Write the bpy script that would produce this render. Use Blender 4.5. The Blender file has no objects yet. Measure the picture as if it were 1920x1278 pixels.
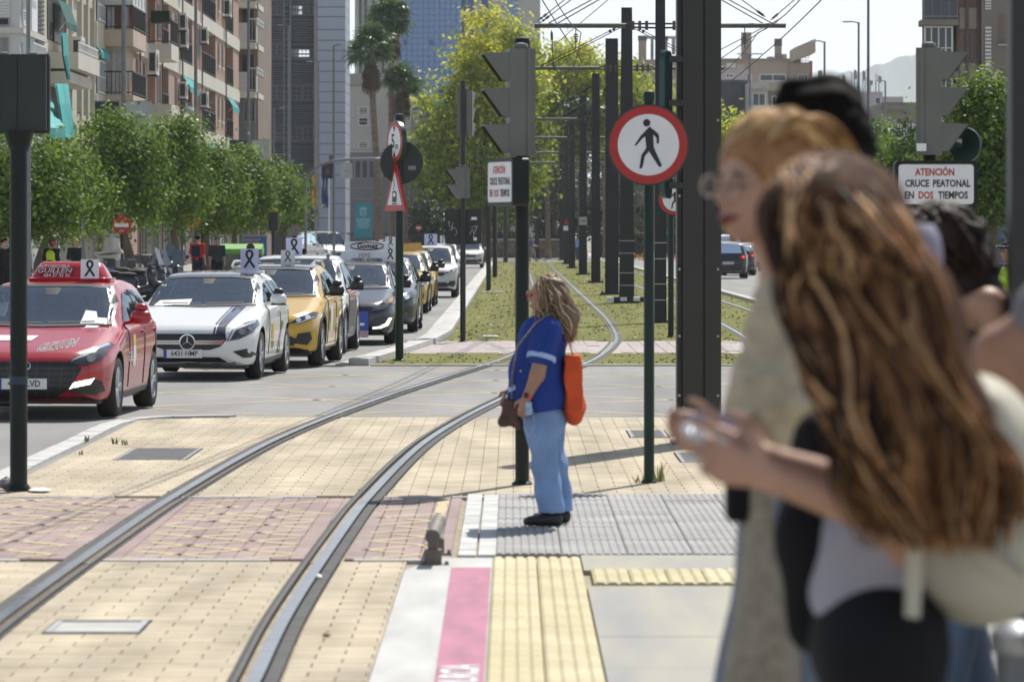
import bpy, math, random
import numpy as np
from mathutils import Vector, Matrix, Euler
from mathutils.bvhtree import BVHTree
from mathutils.geometry import delaunay_2d_cdt
R = math.radians
random.seed(7); rng = np.random.default_rng(7)
scene = bpy.context.scene
COL = scene.collection

# ---------------------------------------------------------------- camera
H = 1.95          # camera height above the street
FPX = 8000.0      # focal length in photo pixels (1920 wide)
cam_data = bpy.data.cameras.new("camera"); cam = bpy.data.objects.new("camera", cam_data); COL.objects.link(cam)
cam_data.sensor_width = 36; cam_data.lens = FPX/1920*36
cam_data.shift_y = -(639-438)/1920
cam_data.clip_start = 0.5; cam_data.clip_end = 30000
cam.location = (0, 0, H); cam.rotation_euler = (R(90), 0, 0)
cam_data.dof.use_dof = True; cam_data.dof.focus_distance = 60; cam_data.dof.aperture_fstop = 5.6
cam_data.dof.aperture_blades = 9
scene.camera = cam

# ---------------------------------------------------------------- sky, sun, exposure
SUNV = Vector((0.9, 2.3, 3.4)).normalized()
world = bpy.data.worlds.new("World"); scene.world = world; world.use_nodes = True
nt = world.node_tree; bg = nt.nodes["Background"]
sky = nt.nodes.new("ShaderNodeTexSky"); sky.sky_type = 'NISHITA'; sky.sun_disc = False
sky.sun_elevation = math.asin(SUNV.z); sky.sun_rotation = math.atan2(SUNV.x, SUNV.y)
sky.air_density = 1.0; sky.dust_density = 0.6; sky.ozone_density = 2.0
# thin bright summer haze, whitest towards the horizon
tcw = nt.nodes.new('ShaderNodeTexCoord'); sxw = nt.nodes.new('ShaderNodeSeparateXYZ'); mrw = nt.nodes.new('ShaderNodeMapRange'); mrw.interpolation_type = 'SMOOTHSTEP'
nt.links.new(tcw.outputs['Generated'], sxw.inputs[0]); nt.links.new(sxw.outputs[2], mrw.inputs[0])
for i_, v_ in ((1, 0), (2, .55), (3, .8), (4, .12)): mrw.inputs[i_].default_value = v_
hz = nt.nodes.new("ShaderNodeMix"); hz.data_type = 'RGBA'; nt.links.new(mrw.outputs[0], hz.inputs[0]); hz.inputs[7].default_value = (11.2, 12.0, 12.8, 1)
nt.links.new(sky.outputs[0], hz.inputs[6]); nt.links.new(hz.outputs[2], bg.inputs[0]); bg.inputs[1].default_value = 0.075
sun_d = bpy.data.lights.new("sun", 'SUN'); sun_d.energy = 5.0; sun_d.angle = R(0.5); sun_d.color = (1, .955, .88)
sun = bpy.data.objects.new("sun", sun_d); COL.objects.link(sun)
sun.rotation_euler = (-SUNV).to_track_quat('-Z', 'Y').to_euler(); sun.location = (30, 60, 100)
scene.view_settings.view_transform = 'Standard'; scene.view_settings.look = 'None'
scene.view_settings.exposure = 0.27; scene.view_settings.gamma = 1; scene.view_settings.use_curve_mapping = False
scene.cycles.max_bounces = 8; scene.cycles.transparent_max_bounces = 16; scene.cycles.volume_bounces = 1
scene.cycles.use_denoising = True

# ---------------------------------------------------------------- helpers
def P(px, py, d): return Vector(((px-960)/FPX*d, d, H-(py-438)/FPX*d))
def G(px, py, z=0.0):
    d = FPX*(H-z)/(py-438); return Vector(((px-960)/FPX*d, d, z))
def S(px, d): return px*d/FPX          # photo pixels to metres at distance d

def lin(c): return tuple(((x/12.92) if x <= .04045 else ((x+.055)/1.055)**2.4) for x in c)
_M = {}
def M(name, col=(.5,.5,.5), rough=.6, metal=0, var=.12, scale=6, bump=0, bscale=60, coat=0, spec=.5, detail=4, col2=None, trans=None, stretch=None):
    """procedural Principled material: noise-varied colour, optional bump"""
    if name in _M: return _M[name]
    m = bpy.data.materials.new(name); m.use_nodes = True; t = m.node_tree; b = t.nodes["Principled BSDF"]
    b.inputs["Roughness"].default_value = rough; b.inputs["Metallic"].default_value = metal
    b.inputs["Specular IOR Level"].default_value = spec
    if coat: b.inputs["Coat Weight"].default_value = coat; b.inputs["Coat Roughness"].default_value = .03
    tc = t.nodes.new("ShaderNodeTexCoord"); vec = tc.outputs["Object"]
    if stretch:
        mp = t.nodes.new("ShaderNodeMapping"); mp.inputs["Scale"].default_value = stretch
        t.links.new(vec, mp.inputs[0]); vec = mp.outputs[0]
    if var or col2:
        n = t.nodes.new("ShaderNodeTexNoise"); n.inputs["Scale"].default_value = scale; n.inputs["Detail"].default_value = detail
        t.links.new(vec, n.inputs["Vector"])
        cr = t.nodes.new("ShaderNodeValToRGB"); cr.color_ramp.elements[0].position = .3; cr.color_ramp.elements[1].position = .7
        a = [max(0, c*(1-var)) for c in col]; z = col2 or [min(1, c*(1+var)) for c in col]
        cr.color_ramp.elements[0].color = (*a, 1); cr.color_ramp.elements[1].color = (*z, 1)
        t.links.new(n.outputs[0], cr.inputs[0]); t.links.new(cr.outputs[0], b.inputs["Base Color"])
    else: b.inputs["Base Color"].default_value = (*col, 1)
    if bump:
        n2 = t.nodes.new("ShaderNodeTexNoise"); n2.inputs["Scale"].default_value = bscale; n2.inputs["Detail"].default_value = 6
        t.links.new(vec, n2.inputs["Vector"])
        bp = t.nodes.new("ShaderNodeBump"); bp.inputs["Strength"].default_value = bump; bp.inputs["Distance"].default_value = .02
        t.links.new(n2.outputs[0], bp.inputs["Height"]); t.links.new(bp.outputs[0], b.inputs["Normal"])
    if trans is not None: b.inputs["Transmission Weight"].default_value = trans
    _M[name] = m; return m

def M_random(name, cols, rough=.8, noise=.1, scale=20, bump=0, bscale=80, var_attr='tint', stretch=None):
    """colour picked per piece: 'tint' attribute 0..1 into a ramp, with a fine grain on top"""
    if name in _M: return _M[name]
    m = bpy.data.materials.new(name); m.use_nodes = True; t = m.node_tree; b = t.nodes["Principled BSDF"]
    b.inputs["Roughness"].default_value = rough; b.inputs["Specular IOR Level"].default_value = .3
    if var_attr == 'object':
        at = t.nodes.new("ShaderNodeObjectInfo"); fac = at.outputs["Random"]
    else:
        at = t.nodes.new("ShaderNodeAttribute"); at.attribute_name = var_attr; fac = at.outputs["Fac"]
    cr = t.nodes.new("ShaderNodeValToRGB"); e = cr.color_ramp.elements
    e[0].color = (*cols[0], 1); e[-1].color = (*cols[-1], 1)
    for i, c in enumerate(cols[1:-1]): k = e.new((i+1)/(len(cols)-1)); k.color = (*c, 1)
    t.links.new(fac, cr.inputs[0])
    tc = t.nodes.new("ShaderNodeNewGeometry"); n = t.nodes.new("ShaderNodeTexNoise"); n.inputs["Scale"].default_value = scale; n.inputs["Detail"].default_value = 6
    pos = tc.outputs["Position"]
    if stretch: mp = t.nodes.new("ShaderNodeMapping"); mp.inputs["Scale"].default_value = stretch; t.links.new(pos, mp.inputs[0]); pos = mp.outputs[0]
    t.links.new(pos, n.inputs["Vector"])
    mr = t.nodes.new("ShaderNodeMapRange"); mr.inputs[1].default_value = .3; mr.inputs[2].default_value = .7; mr.inputs[3].default_value = 1-noise; mr.inputs[4].default_value = 1+noise
    t.links.new(n.outputs[0], mr.inputs[0])
    mx = t.nodes.new("ShaderNodeMix"); mx.data_type = 'RGBA'; mx.blend_type = 'MULTIPLY'; mx.inputs[0].default_value = 1
    t.links.new(cr.outputs[0], mx.inputs[6]); t.links.new(mr.outputs[0], mx.inputs[7]); t.links.new(mx.outputs[2], b.inputs["Base Color"])
    if bump:
        n2 = t.nodes.new("ShaderNodeTexNoise"); n2.inputs["Scale"].default_value = bscale; n2.inputs["Detail"].default_value = 4
        t.links.new(tc.outputs["Position"], n2.inputs["Vector"])
        bp = t.nodes.new("ShaderNodeBump"); bp.inputs["Strength"].default_value = bump; bp.inputs["Distance"].default_value = .02
        t.links.new(n2.outputs[0], bp.inputs["Height"]); t.links.new(bp.outputs[0], b.inputs["Normal"])
    _M[name] = m; return m

def M_leaf(name, cols, gloss=.45, transl=.35):
    """leaf: per-leaf colour from 'tint', partly translucent"""
    if name in _M: return _M[name]
    m = M_random(name, cols, rough=gloss, noise=.15, scale=1.5); t = m.node_tree
    b = t.nodes["Principled BSDF"]; out = t.nodes["Material Output"]; b.inputs["Specular IOR Level"].default_value = .28
    src = b.inputs["Base Color"].links[0].from_socket
    tr = t.nodes.new("ShaderNodeBsdfTranslucent"); t.links.new(src, tr.inputs[0])
    ms = t.nodes.new("ShaderNodeMixShader"); ms.inputs[0].default_value = transl
    t.links.new(b.outputs[0], ms.inputs[1]); t.links.new(tr.outputs[0], ms.inputs[2]); t.links.new(ms.outputs[0], out.inputs[0])
    return m

class MB:
    """collects shapes into one mesh"""
    def __init__(s): s.v = []; s.f = []; s.m = []; s.tint = []
    def add(s, v, f, mi=0, tint=None):
        o = len(s.v); s.v.extend([tuple(x) for x in v]); s.f.extend([tuple(i+o for i in q) for q in f]); s.m.extend([mi]*len(f))
        if tint is not None: s.tint.extend([tint]*len(f))
        return s
    def box(s, c, d, rot=None, mi=0, tint=None, taper=None):
        x, y, z = d[0]/2, d[1]/2, d[2]/2
        vs = [Vector((sx*x, sy*y, sz*z)) for sz in (-1, 1) for sx, sy in ((-1,-1),(1,-1),(1,1),(-1,1))]
        if taper: vs = vs[:4]+[Vector((v.x*taper[0], v.y*taper[1], v.z)) for v in vs[4:]]
        if rot is not None:
            mt = Euler(rot).to_matrix() if not isinstance(rot, Matrix) else rot
            vs = [mt @ v for v in vs]
        c = Vector(c)
        return s.add([v+c for v in vs], [(3,2,1,0),(4,5,6,7),(0,1,5,4),(1,2,6,5),(2,3,7,6),(3,0,4,7)], mi, tint)
    def bbox(s, x0, x1, y0, y1, z0, z1, mi=0, tint=None):
        return s.box(((x0+x1)/2, (y0+y1)/2, (z0+z1)/2), (x1-x0, y1-y0, z1-z0), None, mi, tint)
    def cyl(s, p0, p1, r0, r1=None, n=12, mi=0, cap=True, tint=None, phase=0):
        p0, p1 = Vector(p0), Vector(p1); r1 = r0 if r1 is None else r1
        q = (p1-p0).to_track_quat('Z', 'Y'); vs = []
        for p, r in ((p0, r0), (p1, r1)):
            for i in range(n):
                a = 2*math.pi*i/n+phase; vs.append(p+q @ Vector((r*math.cos(a), r*math.sin(a), 0)))
        fs = [(i, (i+1) % n, n+(i+1) % n, n+i) for i in range(n)]
        if cap: fs += [tuple(range(n-1, -1, -1)), tuple(range(n, 2*n))]
        return s.add(vs, fs, mi, tint)
    def tube(s, pts, r, n=8, mi=0, tint=None, flat=1.0):
        """tube along pts, r scalar or list"""
        pts = [Vector(p) for p in pts]; k = len(pts); rs = r if isinstance(r, (list, tuple)) else [r]*k
        vs = []; up = Vector((.013, .021, 1)); prev = None
        for i, p in enumerate(pts):
            d = (pts[min(i+1, k-1)]-pts[max(i-1, 0)]).normalized()
            a = prev if prev is not None else (d.cross(up) if abs(d.z) < .95 else d.cross(Vector((1, .02, 0))))
            a = (a-d*a.dot(d)).normalized(); prev = a; b = d.cross(a)
            for j in range(n):
                t = 2*math.pi*j/n; vs.append(p+a*(rs[i]*math.cos(t))+b*(rs[i]*math.sin(t)*flat))
        fs = [(i*n+j, i*n+(j+1) % n, (i+1)*n+(j+1) % n, (i+1)*n+j) for i in range(k-1) for j in range(n)]
        fs += [tuple(range(n-1, -1, -1)), tuple(range((k-1)*n, k*n))]
        return s.add(vs, fs, mi, tint)
    def lathe(s, prof, c=(0,0,0), n=16, mi=0, axis='Z'):
        vs = []; c = Vector(c)
        for r, h in prof:
            for i in range(n):
                a = 2*math.pi*i/n; x, y = r*math.cos(a), r*math.sin(a)
                vs.append(c+Vector({'Z':(x,y,h), 'Y':(x,h,-y), 'X':(h,x,y)}[axis]))
        k = len(prof)
        fs = [(i*n+j, i*n+(j+1) % n, (i+1)*n+(j+1) % n, (i+1)*n+j) for i in range(k-1) for j in range(n)]
        fs += [tuple(range(n-1, -1, -1)), tuple(range((k-1)*n, k*n))]
        return s.add(vs, fs, mi)
    def prism(s, poly, o, u, v, th, mi=0):
        """2-D polygon in the plane o,u,v pushed back by th along u x v"""
        o, u, v = Vector(o), Vector(u), Vector(v); w = u.cross(v).normalized()*th; n = len(poly)
        vs = [o+u*a+v*b for a, b in poly]+[o+u*a+v*b-w for a, b in poly]
        fs = [tuple(range(n)), tuple(range(2*n-1, n-1, -1))]+[(i, n+i, n+(i+1) % n, (i+1) % n) for i in range(n)]
        return s.add(vs, fs, mi)
    def quad(s, a, b, c, d, mi=0, tint=None): return s.add([a, b, c, d], [(0,1,2,3)], mi, tint)
    def mesh(s, name, mats, smooth=False):
        me = bpy.data.meshes.new(name); me.from_pydata(s.v, [], s.f)
        for m in (mats if isinstance(mats, (list, tuple)) else [mats]): me.materials.append(m)
        if any(s.m): me.polygons.foreach_set('material_index', s.m)
        if s.tint and len(s.tint) == len(s.f):
            at = me.attributes.new('tint', 'FLOAT', 'FACE'); at.data.foreach_set('value', s.tint)
        if smooth: me.polygons.foreach_set('use_smooth', [True]*len(s.f))
        me.update(); return me
    def build(s, name, mats, parent=None, smooth=False, loc=None, **kw):
        return link(s.mesh(name, mats, smooth), name, parent, loc, **kw)

def auto_smooth(ob, ang=35):
    me = ob.data; me.polygons.foreach_set('use_smooth', [True]*len(me.polygons)); me.set_sharp_from_angle(angle=R(ang)); return ob
def link(me, name, parent=None, loc=None, rotz=0, **kw):
    o = bpy.data.objects.new(name, me); COL.objects.link(o)
    if parent is not None: o.parent = parent
    if loc is not None: o.location = loc
    if rotz: o.rotation_euler.z = rotz
    for k, v in kw.items(): o[k] = v
    return o
def thing(name, label, cat, loc=(0,0,0), rotz=0, group=None):
    o = bpy.data.objects.new(name, None); COL.objects.link(o); o.empty_display_size = .2
    o.location = loc; o.rotation_euler = (0, 0, rotz); o['label'] = label; o['category'] = cat
    if group: o['group'] = group
    return o
def tag(o, label, cat, group=None, kind=None):
    o['label'] = label; o['category'] = cat
    if group: o['group'] = group
    if kind: o['kind'] = kind
    return o
def struct(o, kind='structure', label=None):
    o['kind'] = kind
    if label: o['label'] = label
    return o
def dup(root, loc, rotz=None, label=None, group=None, scale=None, parent=None):
    r = root.copy(); COL.objects.link(r)
    if loc is not None: r.location = loc
    if rotz is not None: r.rotation_euler = (0, 0, rotz)
    if scale: r.scale = scale if isinstance(scale, (tuple, list)) else (scale,)*3
    if label: r['label'] = label
    if group: r['group'] = group
    if parent: r.parent = parent
    for ch in list(root.children):
        c = ch.copy(); COL.objects.link(c); c.parent = r
        for g in list(ch.children):
            q = g.copy(); COL.objects.link(q); q.parent = c
    return r
def text_mesh(txt, size=1.0, bold=0.0, extrude=.002, align='CENTER', shear=0, spacing=1.0, xs=1.0, fitw=None):
    cu = bpy.data.curves.new('t', 'FONT'); cu.body = txt; cu.size = size; cu.offset = bold*size; cu.extrude = extrude
    cu.align_x = align; cu.align_y = 'CENTER'; cu.shear = shear; cu.space_character = spacing; cu.resolution_u = 2
    ob = bpy.data.objects.new('t', cu); COL.objects.link(ob)
    dg = bpy.context.evaluated_depsgraph_get(); me = bpy.data.meshes.new_from_object(ob.evaluated_get(dg))
    bpy.data.objects.remove(ob); bpy.data.curves.remove(cu)
    if fitw: w = [v.co.x for v in me.vertices]; xs = fitw/(max(w)-min(w))
    if xs != 1.0: me.transform(Matrix.Scale(xs, 4, (1,0,0)))
    return me
def text(name, txt, size, mat, parent, loc, rot=(R(90),0,0), **kw):
    me = text_mesh(txt, size, **kw); me.materials.clear(); me.materials.append(mat); me.name = name
    o = link(me, name, parent, loc); o.rotation_euler = rot; return o

# signed-distance bodies -> smooth closed meshes (surface nets)
def sdf_grid(prims, res, pad=.03):
    """prims: (kind, params..., k). cap: a,b,ra,rb ; ell: c,(rx,ry,rz),rot ; k<0 subtracts"""
    bb = []
    for p in prims:
        if p[0] == 'cap':
            a, b, ra, rb = np.array(p[1]), np.array(p[2]), p[3], p[4]
            bb.append((np.minimum(a-ra, b-rb), np.maximum(a+ra, b+rb)))
        else:
            c = np.array(p[1]); r = max(p[2]); bb.append((c-r, c+r))
    lo = np.min([b[0] for b in bb], axis=0)-pad-res*2; hi = np.max([b[1] for b in bb], axis=0)+pad+res*2
    n = np.ceil((hi-lo)/res).astype(int)+1
    V = np.full(n, 1.0, np.float32); ax = [lo[i]+np.arange(n[i])*res for i in range(3)]
    for p, (l, h) in zip(prims, bb):
        k = abs(p[-1]); mg = k+res*3
        i0 = np.maximum(0, np.floor((l-mg-lo)/res).astype(int)); i1 = np.minimum(n, np.ceil((h+mg-lo)/res).astype(int)+1)
        X, Y, Z = np.meshgrid(*[ax[i][i0[i]:i1[i]] for i in range(3)], indexing='ij')
        sl = tuple(slice(i0[i], i1[i]) for i in range(3))
        if p[0] == 'cap':
            a, b, ra, rb = np.array(p[1], float), np.array(p[2], float), p[3], p[4]; d = b-a; L = max(d@d, 1e-9)
            t = np.clip(((X-a[0])*d[0]+(Y-a[1])*d[1]+(Z-a[2])*d[2])/L, 0, 1)
            D = np.sqrt((X-a[0]-t*d[0])**2+(Y-a[1]-t*d[1])**2+(Z-a[2]-t*d[2])**2)-(ra+(rb-ra)*t)
        else:
            c, r = p[1], np.array(p[2], float); dx, dy, dz = X-c[0], Y-c[1], Z-c[2]
            if len(p) > 4 and p[3] is not None:
                m = np.array(Euler(p[3]).to_matrix().transposed())
                dx, dy, dz = m[0,0]*dx+m[0,1]*dy+m[0,2]*dz, m[1,0]*dx+m[1,1]*dy+m[1,2]*dz, m[2,0]*dx+m[2,1]*dy+m[2,2]*dz
            if p[0] == 'box':
                qx, qy, qz = abs(dx)-r[0], abs(dy)-r[1], abs(dz)-r[2]
                D = np.sqrt(np.maximum(qx,0)**2+np.maximum(qy,0)**2+np.maximum(qz,0)**2)+np.minimum(np.maximum(qx, np.maximum(qy, qz)), 0)-.004
            else:
                q = np.sqrt((dx/r[0])**2+(dy/r[1])**2+(dz/r[2])**2); g = np.sqrt((dx/r[0]**2)**2+(dy/r[1]**2)**2+(dz/r[2]**2)**2)
                D = q*(q-1)/np.maximum(g, 1e-6)
        W = V[sl]; D = D.astype(np.float32)
        if p[-1] < 0:
            hh = np.maximum(k-np.abs(W+D), 0)/k; V[sl] = np.maximum(W, -D)+hh*hh*k*.25
        elif k > 0:
            hh = np.maximum(k-np.abs(W-D), 0)/k; V[sl] = np.minimum(W, D)-hh*hh*k*.25
        else: V[sl] = np.minimum(W, D)
    return V, lo, ax
def surface_nets(V, lo, res):
    n = V.shape; s = V < 0
    c = [s[i:n[0]-1+i, j:n[1]-1+j, k:n[2]-1+k] for i in (0,1) for j in (0,1) for k in (0,1)]
    cnt = sum(x.astype(np.int8) for x in c); act = (cnt > 0) & (cnt < 8)
    idx = np.full(act.shape, -1, np.int64); ii = np.argwhere(act); idx[act] = np.arange(len(ii))
    acc = np.zeros((len(ii), 3)); num = np.zeros(len(ii)); cor = [(i,j,k) for i in (0,1) for j in (0,1) for k in (0,1)]
    for a in cor:
        for axi in range(3):
            if a[axi] == 1: continue
            b = list(a); b[axi] = 1
            va = V[ii[:,0]+a[0], ii[:,1]+a[1], ii[:,2]+a[2]]; vb = V[ii[:,0]+b[0], ii[:,1]+b[1], ii[:,2]+b[2]]
            m = (va < 0) != (vb < 0); t = np.where(m, va/np.where(m, va-vb, 1), 0)
            for q in range(3): acc[:,q] += np.where(m, a[q]+(t if q == axi else 0), 0)
            num += m
    verts = lo+(ii+acc/num[:,None])*res; faces = []
    for axi in range(3):
        o1, o2 = [(1,2),(2,0),(0,1)][axi]
        sl0 = [slice(1, n[q]-1) for q in range(3)]; sl1 = list(sl0); sl0[axi] = slice(0, n[axi]-1); sl1[axi] = slice(1, n[axi])
        A, B = s[tuple(sl0)], s[tuple(sl1)]; e = np.argwhere(A != B); flip = A[tuple(e.T)]
        base = e.copy()
        for q in range(3):
            if q != axi: base[:,q] += 1
        def cell(d1, d2):
            b = base.copy(); b[:,o1] += d1; b[:,o2] += d2; return idx[b[:,0], b[:,1], b[:,2]]
        q = np.stack([cell(-1,-1), cell(0,-1), cell(0,0), cell(-1,0)], 1)
        q[~flip] = q[~flip][:, ::-1]; faces.append(q)
    return verts, np.concatenate(faces)
def sdf_mesh(name, prims, res, mat, warp=None, ops=None):
    V, lo, ax = sdf_grid(prims, res)
    if ops: V = ops(V, ax)
    v, f = surface_nets(V, lo, res)
    if warp: v = warp(v)
    me = bpy.data.meshes.new(name); me.from_pydata(v.tolist(), [], f.tolist()); me.materials.append(mat)
    me.polygons.foreach_set('use_smooth', [True]*len(f)); me.update(); return me
def sdf_obj(name, prims, res, mat, parent=None, loc=None, warp=None, ops=None, **kw):
    return link(sdf_mesh(name, prims, res, mat, warp, ops), name, parent, loc, **kw)

def spline(pts, n=40):
    """Catmull-Rom through pts"""
    pts = [Vector(p) for p in pts]; q = [pts[0]*2-pts[1]]+pts+[pts[-1]*2-pts[-2]]; out = []
    seg = len(pts)-1
    for i in range(seg):
        m = max(2, n//seg)
        for j in range(m):
            t = j/m; a, b, c, d = q[i:i+4]
            out.append(.5*((2*b)+(c-a)*t+(2*a-5*b+4*c-d)*t*t+(3*b-a-3*c+d)*t**3))
    out.append(pts[-1]); return out
def circle(r, n=32, c=(0,0)): return [(c[0]+r*math.cos(2*math.pi*i/n), c[1]+r*math.sin(2*math.pi*i/n)) for i in range(n)]
def rrect(w, h, r, n=5):
    o = []
    for cx, cy, a0 in ((w/2-r, h/2-r, 0), (-w/2+r, h/2-r, 90), (-w/2+r, -h/2+r, 180), (w/2-r, -h/2+r, 270)):
        for i in range(n): a = R(a0+90*i/(n-1)); o.append((cx+r*math.cos(a), cy+r*math.sin(a)))
    return o

# shared materials
BLACKM = M('black_paint', (.012,.013,.014), .4, var=.2)
POLEG = M('dark_green_paint', (.007,.013,.0105), .5, spec=.3, var=.25, scale=3)
POLEG2 = M('green_paint', (.006,.024,.017), .45, spec=.35, var=.2, scale=4)
STEEL = M('galvanised_steel', (.38,.39,.4), .42, .7, var=.15, scale=9)
GREYL = M('grey_pole_paint', (.17,.18,.19), .45, .2, var=.15, scale=4)
WHITE = M('white_paint', (.78,.78,.77), .5, var=.04)
SIGNW = M('sign_white', (.74,.75,.76), .4, var=.05, scale=3)
SIGNR = M('sign_red', (.4,.018,.012), .38, var=.1, scale=4)
SIGNK = M('sign_black', (.01,.01,.011), .45, var=.1)
RUBBER = M('rubber', (.012,.012,.012), .75, var=.2)
GLASSD = M('window_glass', (.03,.036,.042), .08, var=.3, scale=.6, spec=.6)
# ================================================================ ground, track, paving
TRK = [(15,-1.86),(18,-1.84),(22,-1.87),(28,-1.83),(32,-1.77),(39,-1.57),(45,-1.24),(51,-.79),(57,-.26),(62,.2),(67,.62),(73.6,1.0),(81,1.26),(95,1.42),(110,1.47),(146,1.5),(200,1.55),(300,1.65),(420,1.8)]
_ty = np.array([a for a, b in TRK]); _tx = np.array([b for a, b in TRK])
_tp = spline([(b, a, 0) for a, b in TRK], 180); _py = np.array([p.y for p in _tp]); _px = np.array([p.x for p in _tp])
def trk(y): return float(np.interp(y, _py, _px))
def trk2(y): return trk(y)+3.85 if y > 70 else max(trk(y)+3.85, 4.75)

ASPH = M('asphalt', (.2,.2,.2), .9, var=.16, scale=.7, bump=.5, bscale=90, detail=9)
ASPH2 = M('asphalt_road', (.225,.221,.212), .9, var=.22, scale=1.0, bump=.45, bscale=80, detail=10, stretch=(.9,.14,1))
EARTH = M('dusty_ground', (.23,.215,.19), .95, var=.15, scale=.3)
CONC = M('concrete', (.42,.41,.385), .85, var=.14, scale=2.5, bump=.2, detail=8)
KERBM = M('kerb_stone', (.45,.44,.42), .85, var=.16, scale=3, bump=.25, detail=7)
SAND = M('joint_sand', (.33,.28,.21), .95, var=.25, scale=8)
SLAB = M('grey_slab', (.27,.268,.26), .8, var=.1, scale=2.2, col2=(.36,.335,.255), detail=9, stretch=(1.3,.16,1))
BRICKB = M_random('beige_paver', [(.385,.325,.23),(.43,.365,.262),(.465,.397,.29),(.41,.355,.265)], .85, .24, 1.3, .25, 120, stretch=(1.6,.3,1))
BRICKP = M_random('mauve_paver', [(.3,.22,.21),(.33,.245,.23),(.29,.225,.215),(.35,.27,.245)], .85, .2, 1.5, .25, 120, stretch=(1.6,.35,1))
YLINE = M('worn_yellow_paint', (.56,.45,.22), .8, var=.1, scale=4, col2=(.44,.37,.25), detail=8)
WLINE = M('worn_white_paint', (.66,.65,.62), .75, var=.1, scale=5, col2=(.5,.49,.47), detail=8)

def sheet(name, pts, z, mat):
    mb = MB(); mb.add([(x, y, z) for x, y in pts], [tuple(range(len(pts)))]); return struct(mb.build(name, mat))
sheet('ground', [(-9000,-400),(9000,-400),(9000,14000),(-9000,14000)], -.09, EARTH)
# left carriageway, junction and right carriageway
sheet('road', [(-10.5,14),(-3.9,14),(-3.9,44.2),(-3.2,45.6),(30,45.6),(30,63.2),(-2.1,63.2),(-1.35,74),(-1.2,300),(14,300),(14,330),(-40,330),(-40,280),(-10.5,280),(-10.5,66),(-60,66),(-60,44),(-10.5,44)], -.012, ASPH2)
sheet('road', [(7.0,63.2),(15,63.2),(15,300),(7.0,300)], -.008, ASPH2)
sheet('pavement', [(-60,66),(-10.8,66),(-10.8,280),(-60,280)], .1, M('pavement_tiles', (.36,.34,.31), .85, var=.1, scale=1.2))
sheet('pavement', [(15.3,66),(60,66),(60,420),(15.3,420)], .1, _M['pavement_tiles'])
sheet('plaza', [(-40,330),(40,330),(40,470),(-40,470)], -.002, M('plaza_paving', (.4,.38,.34), .85, var=.12, scale=.5))
sheet('concrete_bed', [(-4.0,14),(3.8,14),(3.8,45.6),(-4.0,45.6)], -.03, SAND)

# pavers: running-bond bricks with real joints, the nearest 300 singly, the rest joined
BW, BD, JT = .262, .2, .009
def paver_mesh(name, mat, w=BW, d=BD, JT=.009):
    mb = MB(); x, y, z, c = (w-JT)/2, (d-.004)/2, 0, .004
    vs = [(-x,-y,-.03),(x,-y,-.03),(x,y,-.03),(-x,y,-.03),(-x,-y,-c),(x,-y,-c),(x,y,-c),(-x,y,-c),(-x+c,-y+c,0),(x-c,-y+c,0),(x-c,y-c,0),(-x+c,y-c,0)]
    fs = [(0,1,5,4),(1,2,6,5),(2,3,7,6),(3,0,4,7),(4,5,9,8),(5,6,10,9),(6,7,11,10),(7,4,8,11),(8,9,10,11)]
    mb.add(vs, fs); return mb, vs, fs
def rail_clear(x, y, extra=0.0):
    c = trk(y); return all(abs(x-c-s*.7175-s*.0) > .17+extra for s in (-1, 1))
grates = [(-2.06, 21.2, .46, .62), (-3.13, 37.8, .62, 2.0), (1.32, 41.6, .36, 1.4), (1.6, 37.2, .3, 1.6)]
def lay(owner, area, mat, name, skip=None, y0=14.0, y1=46.0, xlim=None, bw=BW, bd=BD, stack=False):
    pts = []; trim = []
    ny = int((y1-y0)/bd)
    for j in range(ny):
        y = y0+(j+.5)*bd; c = trk(y); x0, x1 = xlim(y); nx = int((x1-x0)/bw)+2
        bars = [(c+k*.7175-.118, c+k*.7175+.118) for k in (-1, 1)]+[(gx-gw/2-.012, gx+gw/2+.012) for gx, gy, gw, gd in grates if abs(y-gy) < gd/2+bd*.5-.01]
        for i in range(-1, nx):
            x = x0+(i+(.5 if j % 2 or stack else 0))*bw; a, b = max(x0, x-bw/2), min(x1, x+bw/2)
            if b-a < .012: continue
            segs = [(a, b)]
            for l, r in bars: segs = [q for p, t in segs for q in ((p, min(t, l)), (max(p, r), t)) if q[1]-q[0] > .012]
            for a, b in segs:
                m = (a+b)/2
                if not area(m, y): continue
                if b-a > bw-.001: pts.append((x, y))
                else: trim.append((m, y, b-a))
    seen = [p for p in pts if abs(p[0]/p[1]) < .122 and p[1] > 18.4]
    seen.sort(key=lambda p: p[1]); near = set(seen[:300])
    JT = .0058 if bw > .2 else .004
    mb, vs, fs = paver_mesh(name, mat, bw, bd, JT)
    protos = [mb.mesh(name, mat) for _ in range(4)]
    for k, me in enumerate(protos):
        at = me.attributes.new('tint', 'FLOAT', 'FACE'); at.data.foreach_set('value', [(k+.5)/4]*len(me.polygons))
    rest = MB()
    for x, y in pts:
        dz = random.gauss(0, .0004)-.0004; rx, ry = random.gauss(0, .0005), random.gauss(0, .0008)
        if (x, y) in near:
            o = link(random.choice(protos), name, owner, (x, y, dz)); o.rotation_euler = (rx, ry, random.gauss(0, .006))
        else:
            mt = Euler((rx, ry, random.gauss(0, .006))).to_matrix(); c = Vector((x, y, dz))
            rest.add([c+mt @ Vector(v) for v in vs], fs, 0, random.random())
    for x, y, w in trim: rest.add([(x+v[0]*max(w-JT,.006)/(bw-JT), y+v[1], v[2]) for v in vs], fs, 0, random.random())
    o = rest.build(name+'_field', mat, owner); o['kind'] = 'stuff'
CW0, CW1 = 25.6, 31.6         # depth range of the mauve crosswalk
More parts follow.
